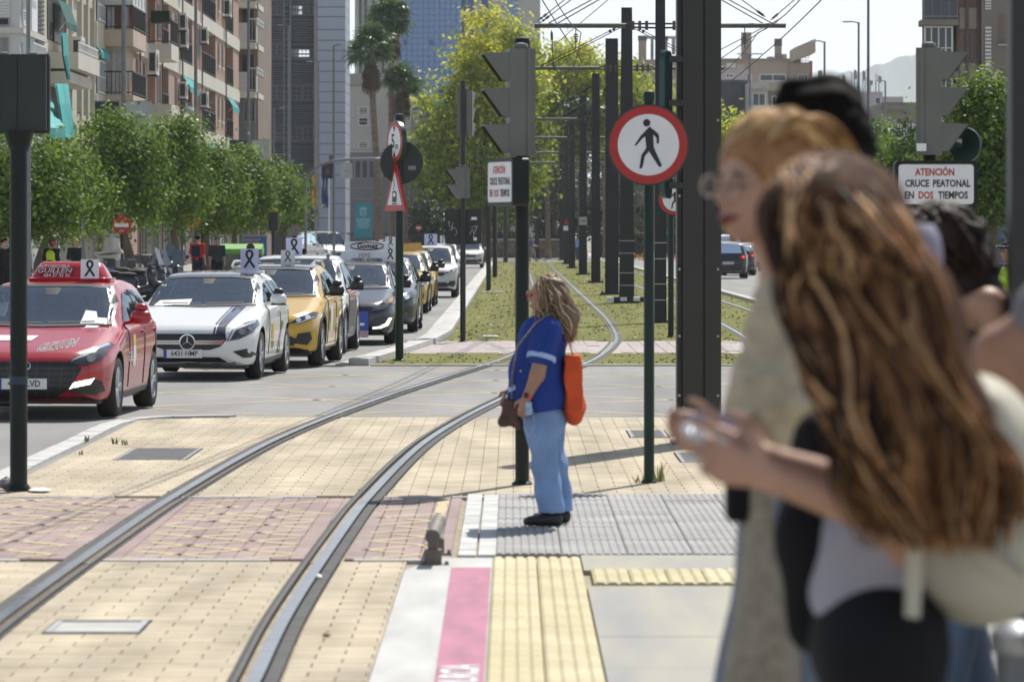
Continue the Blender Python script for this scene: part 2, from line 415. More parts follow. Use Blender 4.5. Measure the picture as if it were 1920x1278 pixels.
def plat(x, y): return x > -.62 and y < CW0 or (x > -.36 and CW0-.2 <= y < 32.1)
def in_grate(x, y): return any(abs(x-gx) < gw/2+.06 and abs(y-gy) < gd/2+.06 for gx, gy, gw, gd in grates)
def beige_area(x, y):
    if CW0-.12 < y < CW1+.12: return False
    if y > 45.45-.45*max(0, -2.6-x): return False
    return True
beige = sheet('brick_paving', [(-4.0,14),(6,14),(6,45.6),(-3.4,45.6),(-4.0,44)], -.024, SAND)
lay(beige, beige_area, BRICKB, 'brick', xlim=lambda y: (-3.92, -.625 if y < CW0 else (-.37 if y < 32.1 else 5.9)))
mauve = sheet('crosswalk_paving', [(-4.0,CW0-.1),(-.36,CW0-.1),(-.36,CW1+.1),(-4.0,CW1+.1)], -.018, SAND)
lay(mauve, lambda x, y: True, BRICKP, 'brick', y0=CW0+.02, y1=CW1, bw=.112, bd=.31, xlim=lambda y: (-3.92, -.37), stack=True)
# flush border slabs of the crosswalk
for y in (CW0-.05, CW1+.06):
    mb = MB(); x = -3.95
    while x < -.4:
        if rail_clear(x+.25, y, .1): mb.bbox(x+.004, x+.496, y-.06, y+.06, -.03, .0015)
        x += .5
    struct(mb.build('border_slab', CONC))
# kerb of the paved island beside the road
kb = thing('island_kerb', 'flush grey kerb stones along the left road edge of the beige paving', 'kerb')
kp = [(-4.02,14+i*.9) for i in range(34)]+[(-3.93,44.7),(-3.6,45.4),(-2.9,45.7)]
for (a, b), (c, d) in zip(kp[:-1], kp[1:]):
    u = Vector((c-a, d-b, 0)); L = u.length; mb = MB(); mb.box((0,0,-.05), (.2, L-.012, .11))
    o = mb.build('kerb_stone', KERBM, kb, loc=((a+c)/2-.08, (b+d)/2, random.gauss(.008,.002))); o.rotation_euler.z = math.atan2(-u.x, u.y)
# yellow hatching painted across crosswalk and junction
def stripes(name, segs, w, z, mat):
    mb = MB()
    for (x0, y0), (x1, y1) in segs:
        d = Vector((x1-x0, y1-y0, 0)); n = max(1, int(d.length/.35)); p = Vector((-d.y, d.x, 0)).normalized()*w/2
        for i in range(n):
            if random.random() < .07: continue
            a = Vector((x0, y0, z))+d*(i/n); b = Vector((x0, y0, z))+d*((i+1)/n)
            ww = random.uniform(.7, 1.05)
            mb.quad(a-p*ww, b-p*ww, b+p*ww, a+p*ww)
    return struct(mb.build(name, mat))
sg = []
for k in range(-4, 10):
    for sgn in (1, -1):
        x0, y0, x1, y1 = -3.9, CW0+k*.75, -.5, CW0+k*.75+sgn*3.4
        t0, t1 = 0.0, 1.0; dy = y1-y0
        ta, tb = sorted(((CW0+.05-y0)/dy, (CW1-.05-y0)/dy)); t0, t1 = max(0, ta), min(1, tb)
        if t1-t0 > .05: sg.append(((x0+3.4*t0, y0+dy*t0), (x0+3.4*t1, y0+dy*t1)))
sg += [((-.5, CW0+.1), (-.5, CW1-.1))]
cut = []
for (a, b), (c, d) in sg:
    for i in range(24):
        p = (a+(c-a)*i/24, b+(d-b)*i/24); q = (a+(c-a)*(i+1)/24, b+(d-b)*(i+1)/24)
        if rail_clear((p[0]+q[0])/2, (p[1]+q[1])/2, .03): cut.append((p, q))
stripes('yellow_hatching', cut, .085, .0018, YLINE)
sg = []
for k in range(-8, 12):
    for sgn in (1, -1):
        x0, x1 = -6.5, 9.0; y0 = 46+k*4.4; y1 = y0+sgn*15.5*1.05; dy = y1-y0
        ta, tb = sorted(((46.2-y0)/dy, (62.8-y0)/dy)); t0, t1 = max(0, ta), min(1, tb)
        if t1-t0 > .04: sg.append(((x0+15.5*t0, y0+dy*t0), (x0+15.5*t1, y0+dy*t1)))
sg += [((-6, 62.6), (9, 62.8)), ((-2.9, 46.2), (9, 46.0))]
stripes('junction_hatching', sg, .12, -.0095, YLINE)

# rails with grooves and rubber edges
RAILM = M('rail_steel', (.34,.35,.37), .24, .9, var=.15, scale=5)
RAILD = M('rail_side', (.06,.055,.05), .6, .4, var=.3, scale=6)
RUBE = M('rail_rubber', (.06,.059,.057), .85, var=.35, scale=7, detail=8)
def rail(fn, side, y0, y1, lab):
    ys = list(np.arange(y0, min(y1, 110), .6))+list(np.arange(110, y1+.1, 6)) if y1 > 110 else list(np.arange(y0, y1+.1, .6))
    t = thing('tram_rail', lab, 'rail')
    pts = []
    for y in ys:
        dx = (fn(y+.3)-fn(y-.3))/.6; nrm = Vector((1, -dx, 0)).normalized(); pts.append((Vector((fn(y), y, 0))+nrm*side*.7175, nrm*(-side)))
    def strip(a, b, za, zb, name, m, top=True):
        mb = MB()
        vs = []
        for p, n in pts: vs += [p+n*a+Vector((0,0,za-.06)), p+n*a+Vector((0,0,za)), p+n*b+Vector((0,0,zb)), p+n*b+Vector((0,0,zb-.06))]
        fs = []
        for i in range(len(pts)-1):
            for j in range(3): q = (i*4+j, (i+1)*4+j, (i+1)*4+j+1, i*4+j+1); fs.append(q if side > 0 else q[::-1])
        mb.add(vs, fs); return mb.build(name, m, t)
    strip(-.105, -.045, .004, .004, 'rubber_edge', RUBE); strip(-.035, .03, .014, .014, 'rail_head', RAILM)
    strip(.03, .072, -.03, -.03, 'flange_groove', RAILD); strip(.072, .096, .010, .010, 'guard_lip', RAILD); strip(.104, .118, .003, .003, 'rubber_edge', RUBE)
rail(trk, -1, 15, 320, 'left rail of the tram track that curves through the paving')
rail(trk, 1, 15, 320, 'right rail of the curving tram track, passing the platform edge')
rail(trk2, -1, 50, 320, 'left rail of the farther tram track right of the catenary poles')
rail(trk2, 1, 50, 320, 'outer rail of the farther tram track beside the right road')

# grass track bed with kerb
GR = M_random('turf', [(.115,.12,.022),(.135,.138,.027),(.155,.15,.034)], .95, .25, 2.2, .6, 40)
def grass_left(y): return -1.15 if y > 80 else (-1.15-(80-y)/17*.98 if y > 63.5 else -2.1)
rows = [63.6,64.5,66,68,69.6]; rows2 = [77.5,79,82,86,92,100,112,128,150,180,220,262,300]
mb = MB(); tri = random.Random(3)
def grass_strip(a, b, nx=26):
    for j in range(nx):
        xl0, xl1 = grass_left(a), grass_left(b); xr = 6.75
        p = [(xl0+(xr-xl0)*j/nx, a), (xl0+(xr-xl0)*(j+1)/nx, a), (xl1+(xr-xl1)*(j+1)/nx, b), (xl1+(xr-xl1)*j/nx, b)]
        mb.quad(*[(x, y, .0) for x, y in p], tint=tri.random())
for rr in (rows, rows2):
    for a, b in zip(rr[:-1], rr[1:]): grass_strip(a, b)
struct(mb.build('turf_bed', GR))
# grass blades as low tufts
mb = MB()
for _ in range(3500):
    u = random.random(); y = 1/(1/63.8+(1/290-1/63.8)*u)
    if 69.4 < y < 77.6: continue
    x = random.uniform(grass_left(y)+.03, 6.7)
    if not all(abs(x-f(y)-s*.7175) > .19 for f in (trk, trk2) for s in (-1, 1)): continue
    h = random.uniform(.008, .02)*(1+y/160); w = .012*(1+y/60); a = random.uniform(0, 6.28); dx, dy = math.cos(a)*w, math.sin(a)*w
    lx, ly = random.gauss(0, h*.6), random.gauss(0, h*.6)
    mb.add([(x-dx, y-dy, 0), (x+dx, y+dy, 0), (x+lx, y+ly*.4, h)], [(0,1,2)], 0, random.random())
struct(mb.build('grass', GR), 'stuff')
mb = MB()   # dry leaf litter on the grass
LIT = M_random('dry_leaf', [(.4,.34,.18),(.55,.48,.32),(.65,.6,.48)], .8, .2, 6)
for _ in range(380):
    y = 1/random.uniform(1/230, 1/64)
    x = random.uniform(grass_left(y), 6.7); s = random.uniform(.02, .05)*(1+y/200); a = random.uniform(0, 6.3); c, n = math.cos(a)*s, math.sin(a)*s
    mb.add([(x-c, y-n, .026), (x+n*.5, y-c*.5, .022), (x+c, y+n, .026), (x-n*.5, y+c*.5, .028)], [(0,1,2,3)], 0, random.random())
struct(mb.build('leaf_litter', LIT), 'stuff')
sheet('path', [(-1.9,69.6),(6.75,69.6),(6.75,77.4),(-1.25,77.4)], -.004, M('mauve_path', (.36,.31,.3), .85, var=.1, scale=2, bump=.2))
mb = MB()   # paver joints of the footpath: thin raised courses
PTH = M_random('path_paver', [(.35,.3,.285),(.4,.345,.33),(.33,.29,.28)], .85, .1, 4)
x = -1.2
while x < 6.6:
    for y in np.arange(69.8, 77.2, 1.1):
        if all(abs(x+.12-f(y+.5)-s*.7175) > .32 for f in (trk, trk2) for s in (-1, 1)): mb.bbox(x, x+.235, y, y+1.06, -.02, .004, 0, random.random())
    x += .25
pth = mb.build('path_pavers', PTH); struct(pth, 'stuff')
gk = thing('grass_kerb', 'pale concrete kerb between the left road and the tram grass', 'kerb')
kp = [(-2.28,63.4),(-1.95,68.5),(-1.5,76)]+[(-1.32,y) for y in (83,92,101,110,120,130,142,154,166,180,195,212,230,250,275,300)]
for (a, b), (c, d) in zip(kp[:-1], kp[1:]):
    n = max(1, int((d-b)/1.6)) if b < 120 else max(1, int((d-b)/4))
    for i in range(n):
        p = Vector((a+(c-a)*i/n, b+(d-b)*i/n, 0)); q = Vector((a+(c-a)*(i+1)/n, b+(d-b)*(i+1)/n, 0)); u = q-p
        m2 = MB(); m2.box((0,0,0), (.3, u.length-.014, .16)); m2.box((-.25,0,-.05), (.2, u.length-.014, .1))
        o = m2.build('kerb_stone', KERBM, gk, loc=(p+q)/2+Vector((0,0,.01+random.gauss(0,.003)))); o.rotation_euler.z = math.atan2(-u.x, u.y)
gk2 = thing('road_kerb', 'pale kerb between the tram grass and the right hand road', 'kerb')
for y in np.arange(63.4, 300, 4.0):
    MB().bbox(6.8, 7.02, y+.01, y+3.99, -.06, .09).build('kerb_stone', KERBM, gk2)
mb = MB(); mb.bbox(-2.1, 6.8, 63.3, 63.55, -.05, .008); struct(mb.build('edge_slab', CONC))
# cover plates in the grass
for px, py, w in ((925,548,44),(920,632,28),(1030,492,40)):
    g = G(px, py); tag(MB().box((0,0,.012), (S(w,g.y), 1.1, .03)).build('cover_plate', CONC, loc=g), {548:'pale concrete cover strip in the grass beside the second thin post',632:'pale cover strip in the grass beside the black signal pole',492:'pale cover strip at the far end of the grass track'}[py], 'cover')

# ---- platform end: kerb, pink band, tactile tiles, slabs
plt = struct(MB().build('platform', CONC)) if False else None
PINK = M('pink_paint', (.35,.1,.165), .55, var=.2, scale=5, detail=9, stretch=(1.5,.3,1))
PWHITE = M('pale_platform_kerb', (.42,.417,.397), .7, var=.16, scale=3, bump=.12, detail=9, stretch=(1.5,.3,1))
def slab(name, x0, x1, y0, y1, mat, z=.004, th=.05, parent=None): return MB().bbox(x0, x1, y0, y1, z-th, z).build(name, mat, parent)
mb = MB(); mb.add([(-.62,17.9,.012),(-.115,17.9,.012),(-.115,25.55,.012),(-.44,25.55,.012),(-.62,24.6,.012),(-.62,17.9,-.05),(-.44,25.55,-.05),(-.62,24.6,-.05),(-.115,25.55,-.05),(-.115,17.9,-.05)],
   [(0,1,2,3,4),(0,4,7,5),(4,3,6,7),(3,2,8,6)]); pk = struct(mb.build('platform_kerb', PWHITE))
sheet('pink_band', [(-.335,17.9),(-.122,17.9),(-.122,24.75),(-.352,24.75)], .0165, PINK)
YT = M_random('yellow_tactile', [(.47,.41,.24),(.5,.44,.27),(.53,.47,.3)], .75, .12, 3, .2, 150, 'object')
GT = M_random('grey_tactile', [(.28,.277,.27),(.315,.31,.3),(.345,.34,.33)], .8, .16, 2, .2, 150, 'object')
def rib_tile(name, mat, w, d, n, along='Y', rh=.006):
    mb = MB(); mb.bbox(-w/2+.002, w/2-.002, -d/2+.002, d/2-.002, -.04, 0)
    for i in range(n):
        if along == 'Y':
            c = -w/2+w*(i+.5)/n; a = w/n*.46; b = a*.5
            mb.add([(c-a,-d/2+.001,.0005),(c+a,-d/2+.001,.0005),(c+b,-d/2+.002,rh),(c-b,-d/2+.002,rh),(c-a,d/2-.001,.0005),(c+a,d/2-.001,.0005),(c+b,d/2-.002,rh),(c-b,d/2-.002,rh)], [(0,1,2,3),(5,4,7,6),(4,0,3,7),(1,5,6,2),(3,2,6,7)])
    return mb.mesh(name, mat)
ty = thing('tactile_strip', 'long yellow ribbed tactile strip running down the platform', 'tactile paving')
me = rib_tile('tactile_tile', YT, .26, .5, 4, rh=.011)
for j in range(15):
    for i in range(2):
        y = 25.3-j*.5; link(me, 'tactile_tile', ty, (.015+i*.262, y, .008+random.gauss(0,.0003)))
tg = thing('tactile_crossing', 'grey ribbed tactile paving under the woman in blue', 'tactile paving')
me = rib_tile('tactile_tile', GT, .4, .4, 8, rh=.008)
for j in range(15):
    for i in range(9):
        o = link(me, 'tactile_tile', tg, (.1+i*.402, 26.1+j*.402, .003+random.gauss(0,.0012)))
WT = M_random('painted_paver', [(.46,.46,.44),(.52,.52,.5),(.42,.415,.4)], .7, .12, 5, .15, 90, 'object')
wt = thing('painted_border', 'white painted strip of pavers beside the grey tactile paving', 'paving')
mp, _, _ = paver_mesh('brick', WT, .12, .4); me = mp.mesh('brick', WT)
for j in range(15):
    for i in range(2): link(me, 'brick', wt, (-.275+i*.122, 26.1+j*.402, .002+random.gauss(0,.001)))
th_ = thing('tactile_strip', 'short yellow ribbed strip crossing the grey slab sideways', 'tactile paving')
me = rib_tile('tactile_tile', YT, .21, 1.0, 3, rh=.011)
for i in range(14): link(me, 'tactile_tile', th_, (.56+i*.212, 24.15, .009+random.gauss(0,.001)))
sl = thing('platform_paving', 'smooth grey stained slabs on the platform right of the yellow strip', 'paving')
for j in range(4):
    for i in range(3):
        y1 = 23.6-j*1.5
        MB().bbox(.412+i*1.2+.004, .412+(i+1)*1.2-.004, y1-1.496, y1-.004, -.05, .006+random.gauss(0,.0008)).build('slab', SLAB, sl)
for i in range(3): MB().bbox(.412+i*1.2+.004, .412+(i+1)*1.2-.004, 24.67, 25.85, -.05, .006).build('slab', SLAB, sl)
# foot of the platform nearer than the frame
PZ = .45      # height of the stop platform the people stand on, up a ramp below the frame
mb = MB(); mb.add([(-.62,-3,PZ),(7,-3,PZ),(7,13.5,PZ),(-.62,13.5,PZ),(-.62,17.9,.004),(7,17.9,.004),(-.62,-3,-.05),(-.62,13.5,-.05),(-.62,17.9,-.05)], [(0,1,2,3),(3,2,5,4),(0,3,7,6),(3,4,8,7)]); struct(mb.build('platform_floor', SLAB))
LETW = M('white_lettering', (.74,.72,.72), .6, var=.05)
me = text_mesh('MURCIA', .24, bold=.02, extrude=.0015, align='RIGHT', xs=1.0); me.materials.clear(); me.materials.append(LETW)
o = link(me, 'platform_lettering', pk, (-.222, 19.12, .019)); o.rotation_euler = (0, 0, R(90)); o['label'] = 'white lettering on the pink band'
# inspection covers
GRM = M('cast_iron_grate', (.2,.2,.2), .6, .5, var=.2, scale=8)
labs = ['small pale steel cover between the curving rails', 'long grey grated cover in the beige paving by the left road', 'small grey grate behind the big steel column', 'narrow grate at the foot of the big steel column']
for (gx, gy, gw, gd), lb in zip(grates, labs):
    t = thing('drain_cover', lb, 'cover', (gx, gy, 0))
    mb = MB(); fr = .03
    mb.bbox(-gw/2, gw/2, -gd/2, -gd/2+fr, -.03, .004); mb.bbox(-gw/2, gw/2, gd/2-fr, gd/2, -.03, .004); mb.bbox(-gw/2, -gw/2+fr, -gd/2+fr, gd/2-fr, -.03, .004); mb.bbox(gw/2-fr, gw/2, -gd/2+fr, gd/2-fr, -.03, .004)
    m0 = STEEL if gy < 30 else GRM
    mb.build('cover_frame', m0, t); MB().bbox(-gw/2+fr, gw/2-fr, -gd/2+fr, gd/2-fr, -.03, -.003).build('cover_plate', CONC if gy < 30 else GRM, t)
    mb = MB()
    if gy > 30:
        n = int(gw/.03)
        for i in range(n): mb.bbox(-gw/2+fr+.004+i*(gw-2*fr)/n, -gw/2+fr+.018+i*(gw-2*fr)/n, -gd/2+fr, gd/2-fr, -.004, .003)
        m = int(gd/.08)
        for i in range(1, m): mb.bbox(-gw/2+fr, gw/2-fr, -gd/2+fr+i*(gd-2*fr)/m, -gd/2+fr+i*(gd-2*fr)/m+.015, -.004, .0045)
        mb.build('grating', GRM, t)
# weeds and litter
WEED = M_leaf('weed', [(.16,.17,.05),(.12,.16,.04),(.3,.24,.1)])
def weed(px, py, n, h, lab):
    g = G(px, py); mb = MB()
    for _ in range(n):
        a = random.uniform(0, 6.28); l = h*random.uniform(.5, 1); sp = random.uniform(.2, .7)*l; b = Vector((random.gauss(0,.02), random.gauss(0,.02), 0))
        d = Vector((math.cos(a)*sp, math.sin(a)*sp, l)); s = Vector((-math.sin(a), math.cos(a), 0))*.006
        mb.add([b-s, b+s, b+d*.55+s*1.2, b+d*.55-s*1.2, b+d], [(0,1,2,3),(3,2,4)], 0, random.random())
    tag(mb.build('weed', WEED, loc=g), lab, 'weed')
weed(163,828,10,.08,'green weed growing in the beige paving near the left road'); weed(215,832,12,.07,'brown dry weed in the beige paving above the grated cover')
weed(236,834,9,.06,'small dry weed rightmost above the grated cover'); weed(1236,902,16,.17,'dry weed at the foot of the pedestrian sign pole'); weed(1200,905,8,.07,'tiny weed left of the pedestrian sign pole foot')
weed(150,852,5,.05,'tiny weed alone near the grated cover'); weed(760,652,7,.2,'thin weed beside the kerb where the grass begins')
PAPER = M('white_paper', (.8,.8,.78), .7, var=.04)
def crumple(name, c, r, mat, lab, cat):
    mb = MB(); v = []; n = 9
    for i in range(n):
        for j in range(5):
            a = 2*math.pi*i/n; t = (j/4-.5)*math.pi; rr = random.uniform(.7, 1.15)
            v.append((math.cos(a)*math.cos(t)*r[0]*rr, math.sin(a)*math.cos(t)*r[1]*rr, r[2]+math.sin(t)*r[2]*rr))
    f = [(i*5+j, ((i+1) % n)*5+j, ((i+1) % n)*5+j+1, i*5+j+1) for i in range(n) for j in range(4)]
    mb.add(v, f); tag(mb.build(name, mat, loc=c), lab, cat)
crumple('litter', G(75,922), (.1,.12,.016), PAPER, 'crumpled white paper at the foot of the black signal box pole', 'litter')
crumple('plastic_bag', G(12,918), (.09,.1,.05), M('grey_plastic', (.25,.24,.25), .4, var=.3, scale=20), 'grey plastic bag lying left of the black signal box pole', 'bag')
crumple('dry_leaf', G(612,1192), (.025,.04,.012), LIT, 'curled dry leaf on beige paving right of the rail', 'leaf')
crumple('litter', G(597,1085), (.02,.05,.015), PAPER, 'twist of white paper caught in the rail groove', 'litter')
# ================================================================ poles, signs, signals, catenary
CATM = M('catenary_pole_paint', (.009,.011,.015), .5, var=.3, scale=2)
ARMM = M('cross_arm_paint', (.1,.1,.09), .5, .2, var=.2, scale=3)
WIRE = M('wire', (.03,.03,.032), .5, .5, var=0)
WIREL = M('tension_rod', (.3,.3,.29), .4, .6, var=.1)
INSUL = M('insulator', (.07,.05,.045), .3, var=.2)
GRN = M('green_sign_back', (.008,.035,.028), .35, var=.25, scale=3)
DARKS = M('dark_signal_paint', (.014,.019,.019), .45, var=.25, scale=3)
SIGG = M('signal_grey_green', (.135,.145,.125), .5, var=.1, scale=3)
SIGG2 = M('signal_hood_inside', (.05,.045,.03), .7, var=.3, scale=6)
COLUMN = M('steel_column_paint', (.023,.022,.021), .48, var=.12, scale=1.5)

def cat_pole(px, py, top, w0, w1, label, arms=True, arm_z=6.5, reach=2.75, bands=False, box=False):
    g = G(px, py); t = thing('catenary_pole', label, 'catenary pole', g, group='catenary poles between the tram tracks')
    mb = MB(); mb.box((0,0,top/2), (w0, w0*.8, top), taper=(w1/w0, w1/w0)); mb.build('mast', CATM, t)
    mb = MB(); mb.box((0,0,.03), (w0*1.7, w0*1.5, .06)); 
    for sx in (-1, 1):
        for sy in (-1, 1): mb.cyl((sx*w0*.7, sy*w0*.6, .06), (sx*w0*.7, sy*w0*.6, .12), .02, n=6)
    mb.build('base_plate', CATM, t)
    if bands:
        mb = MB()
        for z in (.5, .85, 1.4, 1.75): mb.box((0,0,z), (w0*1.03, w0*.83, .02))
        mb.build('strap', STEEL, t)
    if arms:
        for s in (-1, 1):
            mb = MB(); mb.cyl((s*.75, 0, arm_z), (s*reach, 0, arm_z), .055 if g.y < 200 else .07, n=10); mb.build('cross_arm', ARMM, t)
            mb = MB(); mb.cyl((s*.1, 0, arm_z+.04), (s*.78, 0, arm_z+.04), .022, n=6); mb.cyl((s*.1, 0, arm_z-.05), (s*.78, 0, arm_z-.03), .022, n=6)
            for k in (.3, .45, .6): mb.cyl((s*k, -.04, arm_z-.1), (s*k, -.04, arm_z+.1), .035, n=6)
            mb.build('arm_bracket', INSUL, t)
            ins = MB(); c = s*1.85
            ins.cyl((c, 0, arm_z), (c, 0, arm_z-.5), .012, n=5)
            for k in range(4): ins.cyl((c, 0, arm_z-.18-.05*k), (c, 0, arm_z-.21-.05*k), .045, n=8)
            ins.build('dropper', INSUL, t)
            st = MB(); st.cyl((s*.06, 0, top-.45), (s*(reach-.3), 0, arm_z+.05), .013, n=5); st.cyl((s*.06, .06, top-.5), (s*(reach-.5), .06, arm_z+.05), .013, n=5)
            for k in (.12, .16): st.cyl((s*reach*k, 0, top-.45-(top-.45-arm_z)*k), (s*reach*(k+.02), 0, top-.45-(top-.45-arm_z)*(k+.02)), .05, n=6)
            st.build('stay_wire', WIRE, t)
    return t
cps = [(1238,605,8.3,.27,.2,'nearest black catenary pole, right beside the round pedestrian sign',1),(1175,568,8.3,.42,.3,'tall black catenary pole standing on a black and white striped foot',1),
 (1147,552,8.2,.43,.4,'broad flat topped black catenary pole behind the striped footed one',0),(1117,530,8.3,.37,.3,'black catenary pole fourth along the tram grass',1),
 (1093,515,8.5,.4,.3,'black catenary pole carrying a small grey letter plate',1),(1072.5,503,8.6,.36,.3,'sixth black catenary pole along the grass behind the letter plate one',1),
 (1062,495,8.6,.36,.3,'dark catenary pole with a tiny white notice, beside the seventh',1),(1053,488,8.7,.33,.3,'second to last black catenary pole near the stone wall',1)]
poles = []
for i, (px, py, top, w0, w1, lab, arm) in enumerate(cps): poles.append(cat_pole(px, py, top, w0, w1, lab, bool(arm), bands=i in (0, 1), arm_z=6.5 if i != 1 else 6.6))
cat_pole(1007, 485, 8.8, .34, .3, 'grey catenary pole standing alone left of the row by the stone wall', False)
t = poles[1]; mb = MB(); mb2 = MB()
for k in range(6):
    (mb if k % 2 == 0 else mb2).box((-.46+k*.184, -.02, .1), (.184, .5, .14))
mb.build('foot_stripe', WHITE, t); mb2.build('foot_stripe', SIGNK, t)
t = poles[4]; o = MB().box((0,-.19,2.55), (.36, .02, .38)).build('letter_plate', M('grey_plate', (.42,.43,.42), .5, var=.05), t)
text('plate_lettering', 'LAF', .17, SIGNK, o, (0,-.203,2.55), bold=.02)
t = poles[6]; MB().box((-.05,-.2,2.3), (.3,.02,.3)).build('notice_plate', SIGNW, t)
mb = MB(); mb.prism([(-.14,-.2),(.14,-.2),(0,.2)], (-.0,-.21,2.75), (1,0,0), (0,0,1), .02); mb.build('warning_plate', SIGNR, t)
# portal wires
def wire(name, pts, r, lab, cat='wire', mat=WIRE, group=None):
    mb = MB(); mb.tube(pts, r, 5); return tag(mb.build(name, mat), lab, cat, group)
def sag(a, b, s, n=14):
    a, b = Vector(a), Vector(b); return [a.lerp(b, i/n)-Vector((0,0,s*4*(i/n)*(1-i/n))) for i in range(n+1)]
for fn, s, lb in ((trk, -1, 'left'), (trk2, 1, 'right')):
    ys = [30, 60, 92.9, 120, 137, 170, 203, 244, 274, 312]
    for dz, r, nm in ((5.75, .011, 'contact wire'), (6.32, .011, 'upper catenary wire')):
        pts = []
        for a, b in zip(ys[:-1], ys[1:]): pts += sag((fn(a)+.1, a, dz), (fn(b)+.1, b, dz), .05 if dz < 6 else .25, 8)[:-1]
        wire('catenary_wire', pts, r, f'thin dark {nm} above the {"tram track curving through the paving" if s<0 else "farther tram track by the right road"}')
def guy(a, b, lab, ins=True, r=.011):
    a, b = Vector(a), Vector(b); t = thing('stay_cable', lab, 'cable', a); d = b-a
    mb = MB(); mb.tube([Vector((0,0,0)), d*.5, d], r, 5); mb.build('cable', WIRE, t)
    if ins:
        mb = MB(); u = d.normalized()
        for k in (.05, .09, .11): mb.cyl(d*k, d*k+u*.12, .03, n=6)
        mb.build('insulator', INSUL, t)
guy(P(1012,44,93), P(1190,-90,70), 'diagonal stay cable pair lower strand, rising from the left end of the nearest cross arm')
guy(P(1008,40,93), P(1180,-96,70), 'diagonal stay cable pair upper strand, rising from the left end of the nearest cross arm')
guy(P(1449,44,93), P(1340,118,110), 'cable falling left from the right end of the nearest cross arm', False)
guy(P(1462,36,93), P(1342,98,110), 'second cable falling left from the right tip of the nearest cross arm', False)
guy(P(1445,38,93), P(1560,-60,80), 'cable rising right from the right end of the nearest cross arm')
guy(P(1435,32,93), P(1370,-15,93), 'short insulated cable above the right end of the nearest cross arm')
guy(P(1000,118,140), P(1140,0,100), 'long thin cable rising behind the nearest cross arm')
guy(P(992,150,150), P(1132,82,137), 'cable slanting up to the top of the flat topped catenary pole')
guy(P(1000,245,190), P(1124,178,170), 'pale cable slanting up to the fourth catenary pole')
mb = MB(); c = P(1050,148,137); mb.tube([c+Vector((.17*math.cos(i*.35),0,.2*math.sin(i*.35))) for i in range(19)], .012, 5); tag(mb.build('tension_ring', WIRE), 'dark coiled ring of cable hanging under the second cross arm', 'cable')
guy(P(1034,57,93), P(1038,130,93), 'vertical dropper cable hanging from the left half of the nearest cross arm')

# round pedestrian sign on its green post
def disc_sign(name, mat_list, r, parent, loc, yaw=0, rim=None, th=.03):
    """back pan + coloured rings, facing -Y before yaw"""
    o = MB().lathe([(r, .0), (r, th), (r*.97, th+.004)], n=40, axis='Y').build(name, rim or GRN, parent, loc=loc); o.rotation_euler.z = yaw
    auto_smooth(o); return o
def post(px, py, top_px, r, label, mat=POLEG, name='sign_post', cat='post', cap=True, n=14):
    g = G(px, py); h = (py-top_px)*g.y/FPX; t = thing(name, label, cat, g)
    mb = MB(); mb.cyl((0,0,0), (0,0,h), r, n=n); auto_smooth(mb.build('pole', mat, t))
    if cap: auto_smooth(MB().lathe([(r*1.15,h),(r*1.2,h+.05),(r*1.0,h+.075),(r*.4,h+.085)], n=n).build('cap', mat, t))
    auto_smooth(MB().lathe([(r*1.5,0),(r*1.5,.012),(r*1.1,.03)], n=n).build('base_collar', mat, t))
    return t, g, h
t, g, h = post(1217, 905, 190, .041, 'green post bearing the big round red and white pedestrian sign', POLEG2, 'pedestrian_sign', 'sign')
zc = (905-272)*g.y/FPX; r0 = 75*g.y/FPX
sg_ = MB().lathe([(r0*1.0,.035),(r0*1.02,.0),(r0*1.02,-.02),(r0*.985,-.024)], n=56, axis='Y').build('sign_pan', GRN, t, loc=(-.008,-.06,zc)); auto_smooth(sg_)
MB().prism(circle(r0*.975,56), (-.008,-.0865,zc), (1,0,0), (0,0,1), .002).build('red_ring', SIGNR, t)
MB().prism(circle(r0*.765,56), (-.008,-.089,zc), (1,0,0), (0,0,1), .002).build('white_field', SIGNW, t)
# walking figure (pixel outline of the pictogram about the disc centre)
def px_poly(pts, s): return [((x)*s, -(y)*s) for x, y in pts]
s_ = g.y/FPX; fig = MB()
fig.prism(px_poly([(-3.2+7*math.cos(a*.393), -41+7*math.sin(a*.393)) for a in range(15, -1, -1)], s_), (-.008,-.0915,zc), (1,0,0), (0,0,1), .002)
fig.prism(px_poly([(2,-34),(17,-22),(20,-17),(20,-3),(15.5,-2),(15,-13),(9,-19),(10,4),(14,14),(25,38),(23,42),(19,40),(4,17),(1,12),(-7,22),(-11,42),(-15,45),(-17,44),(-16,38),(-13,19),(-4,6),(-6,-15),(-11,-12),(-23,2),(-26,1),(-15,-16)][::-1], s_), (-.008,-.0915,zc), (1,0,0), (0,0,1), .002)
fig.build('walking_figure', SIGNK, t)
for dz in (.15,-.15): MB().bbox(-.05,.05,-.045,.05,zc+dz-.015,zc+dz+.015).build('clamp', STEEL, t)
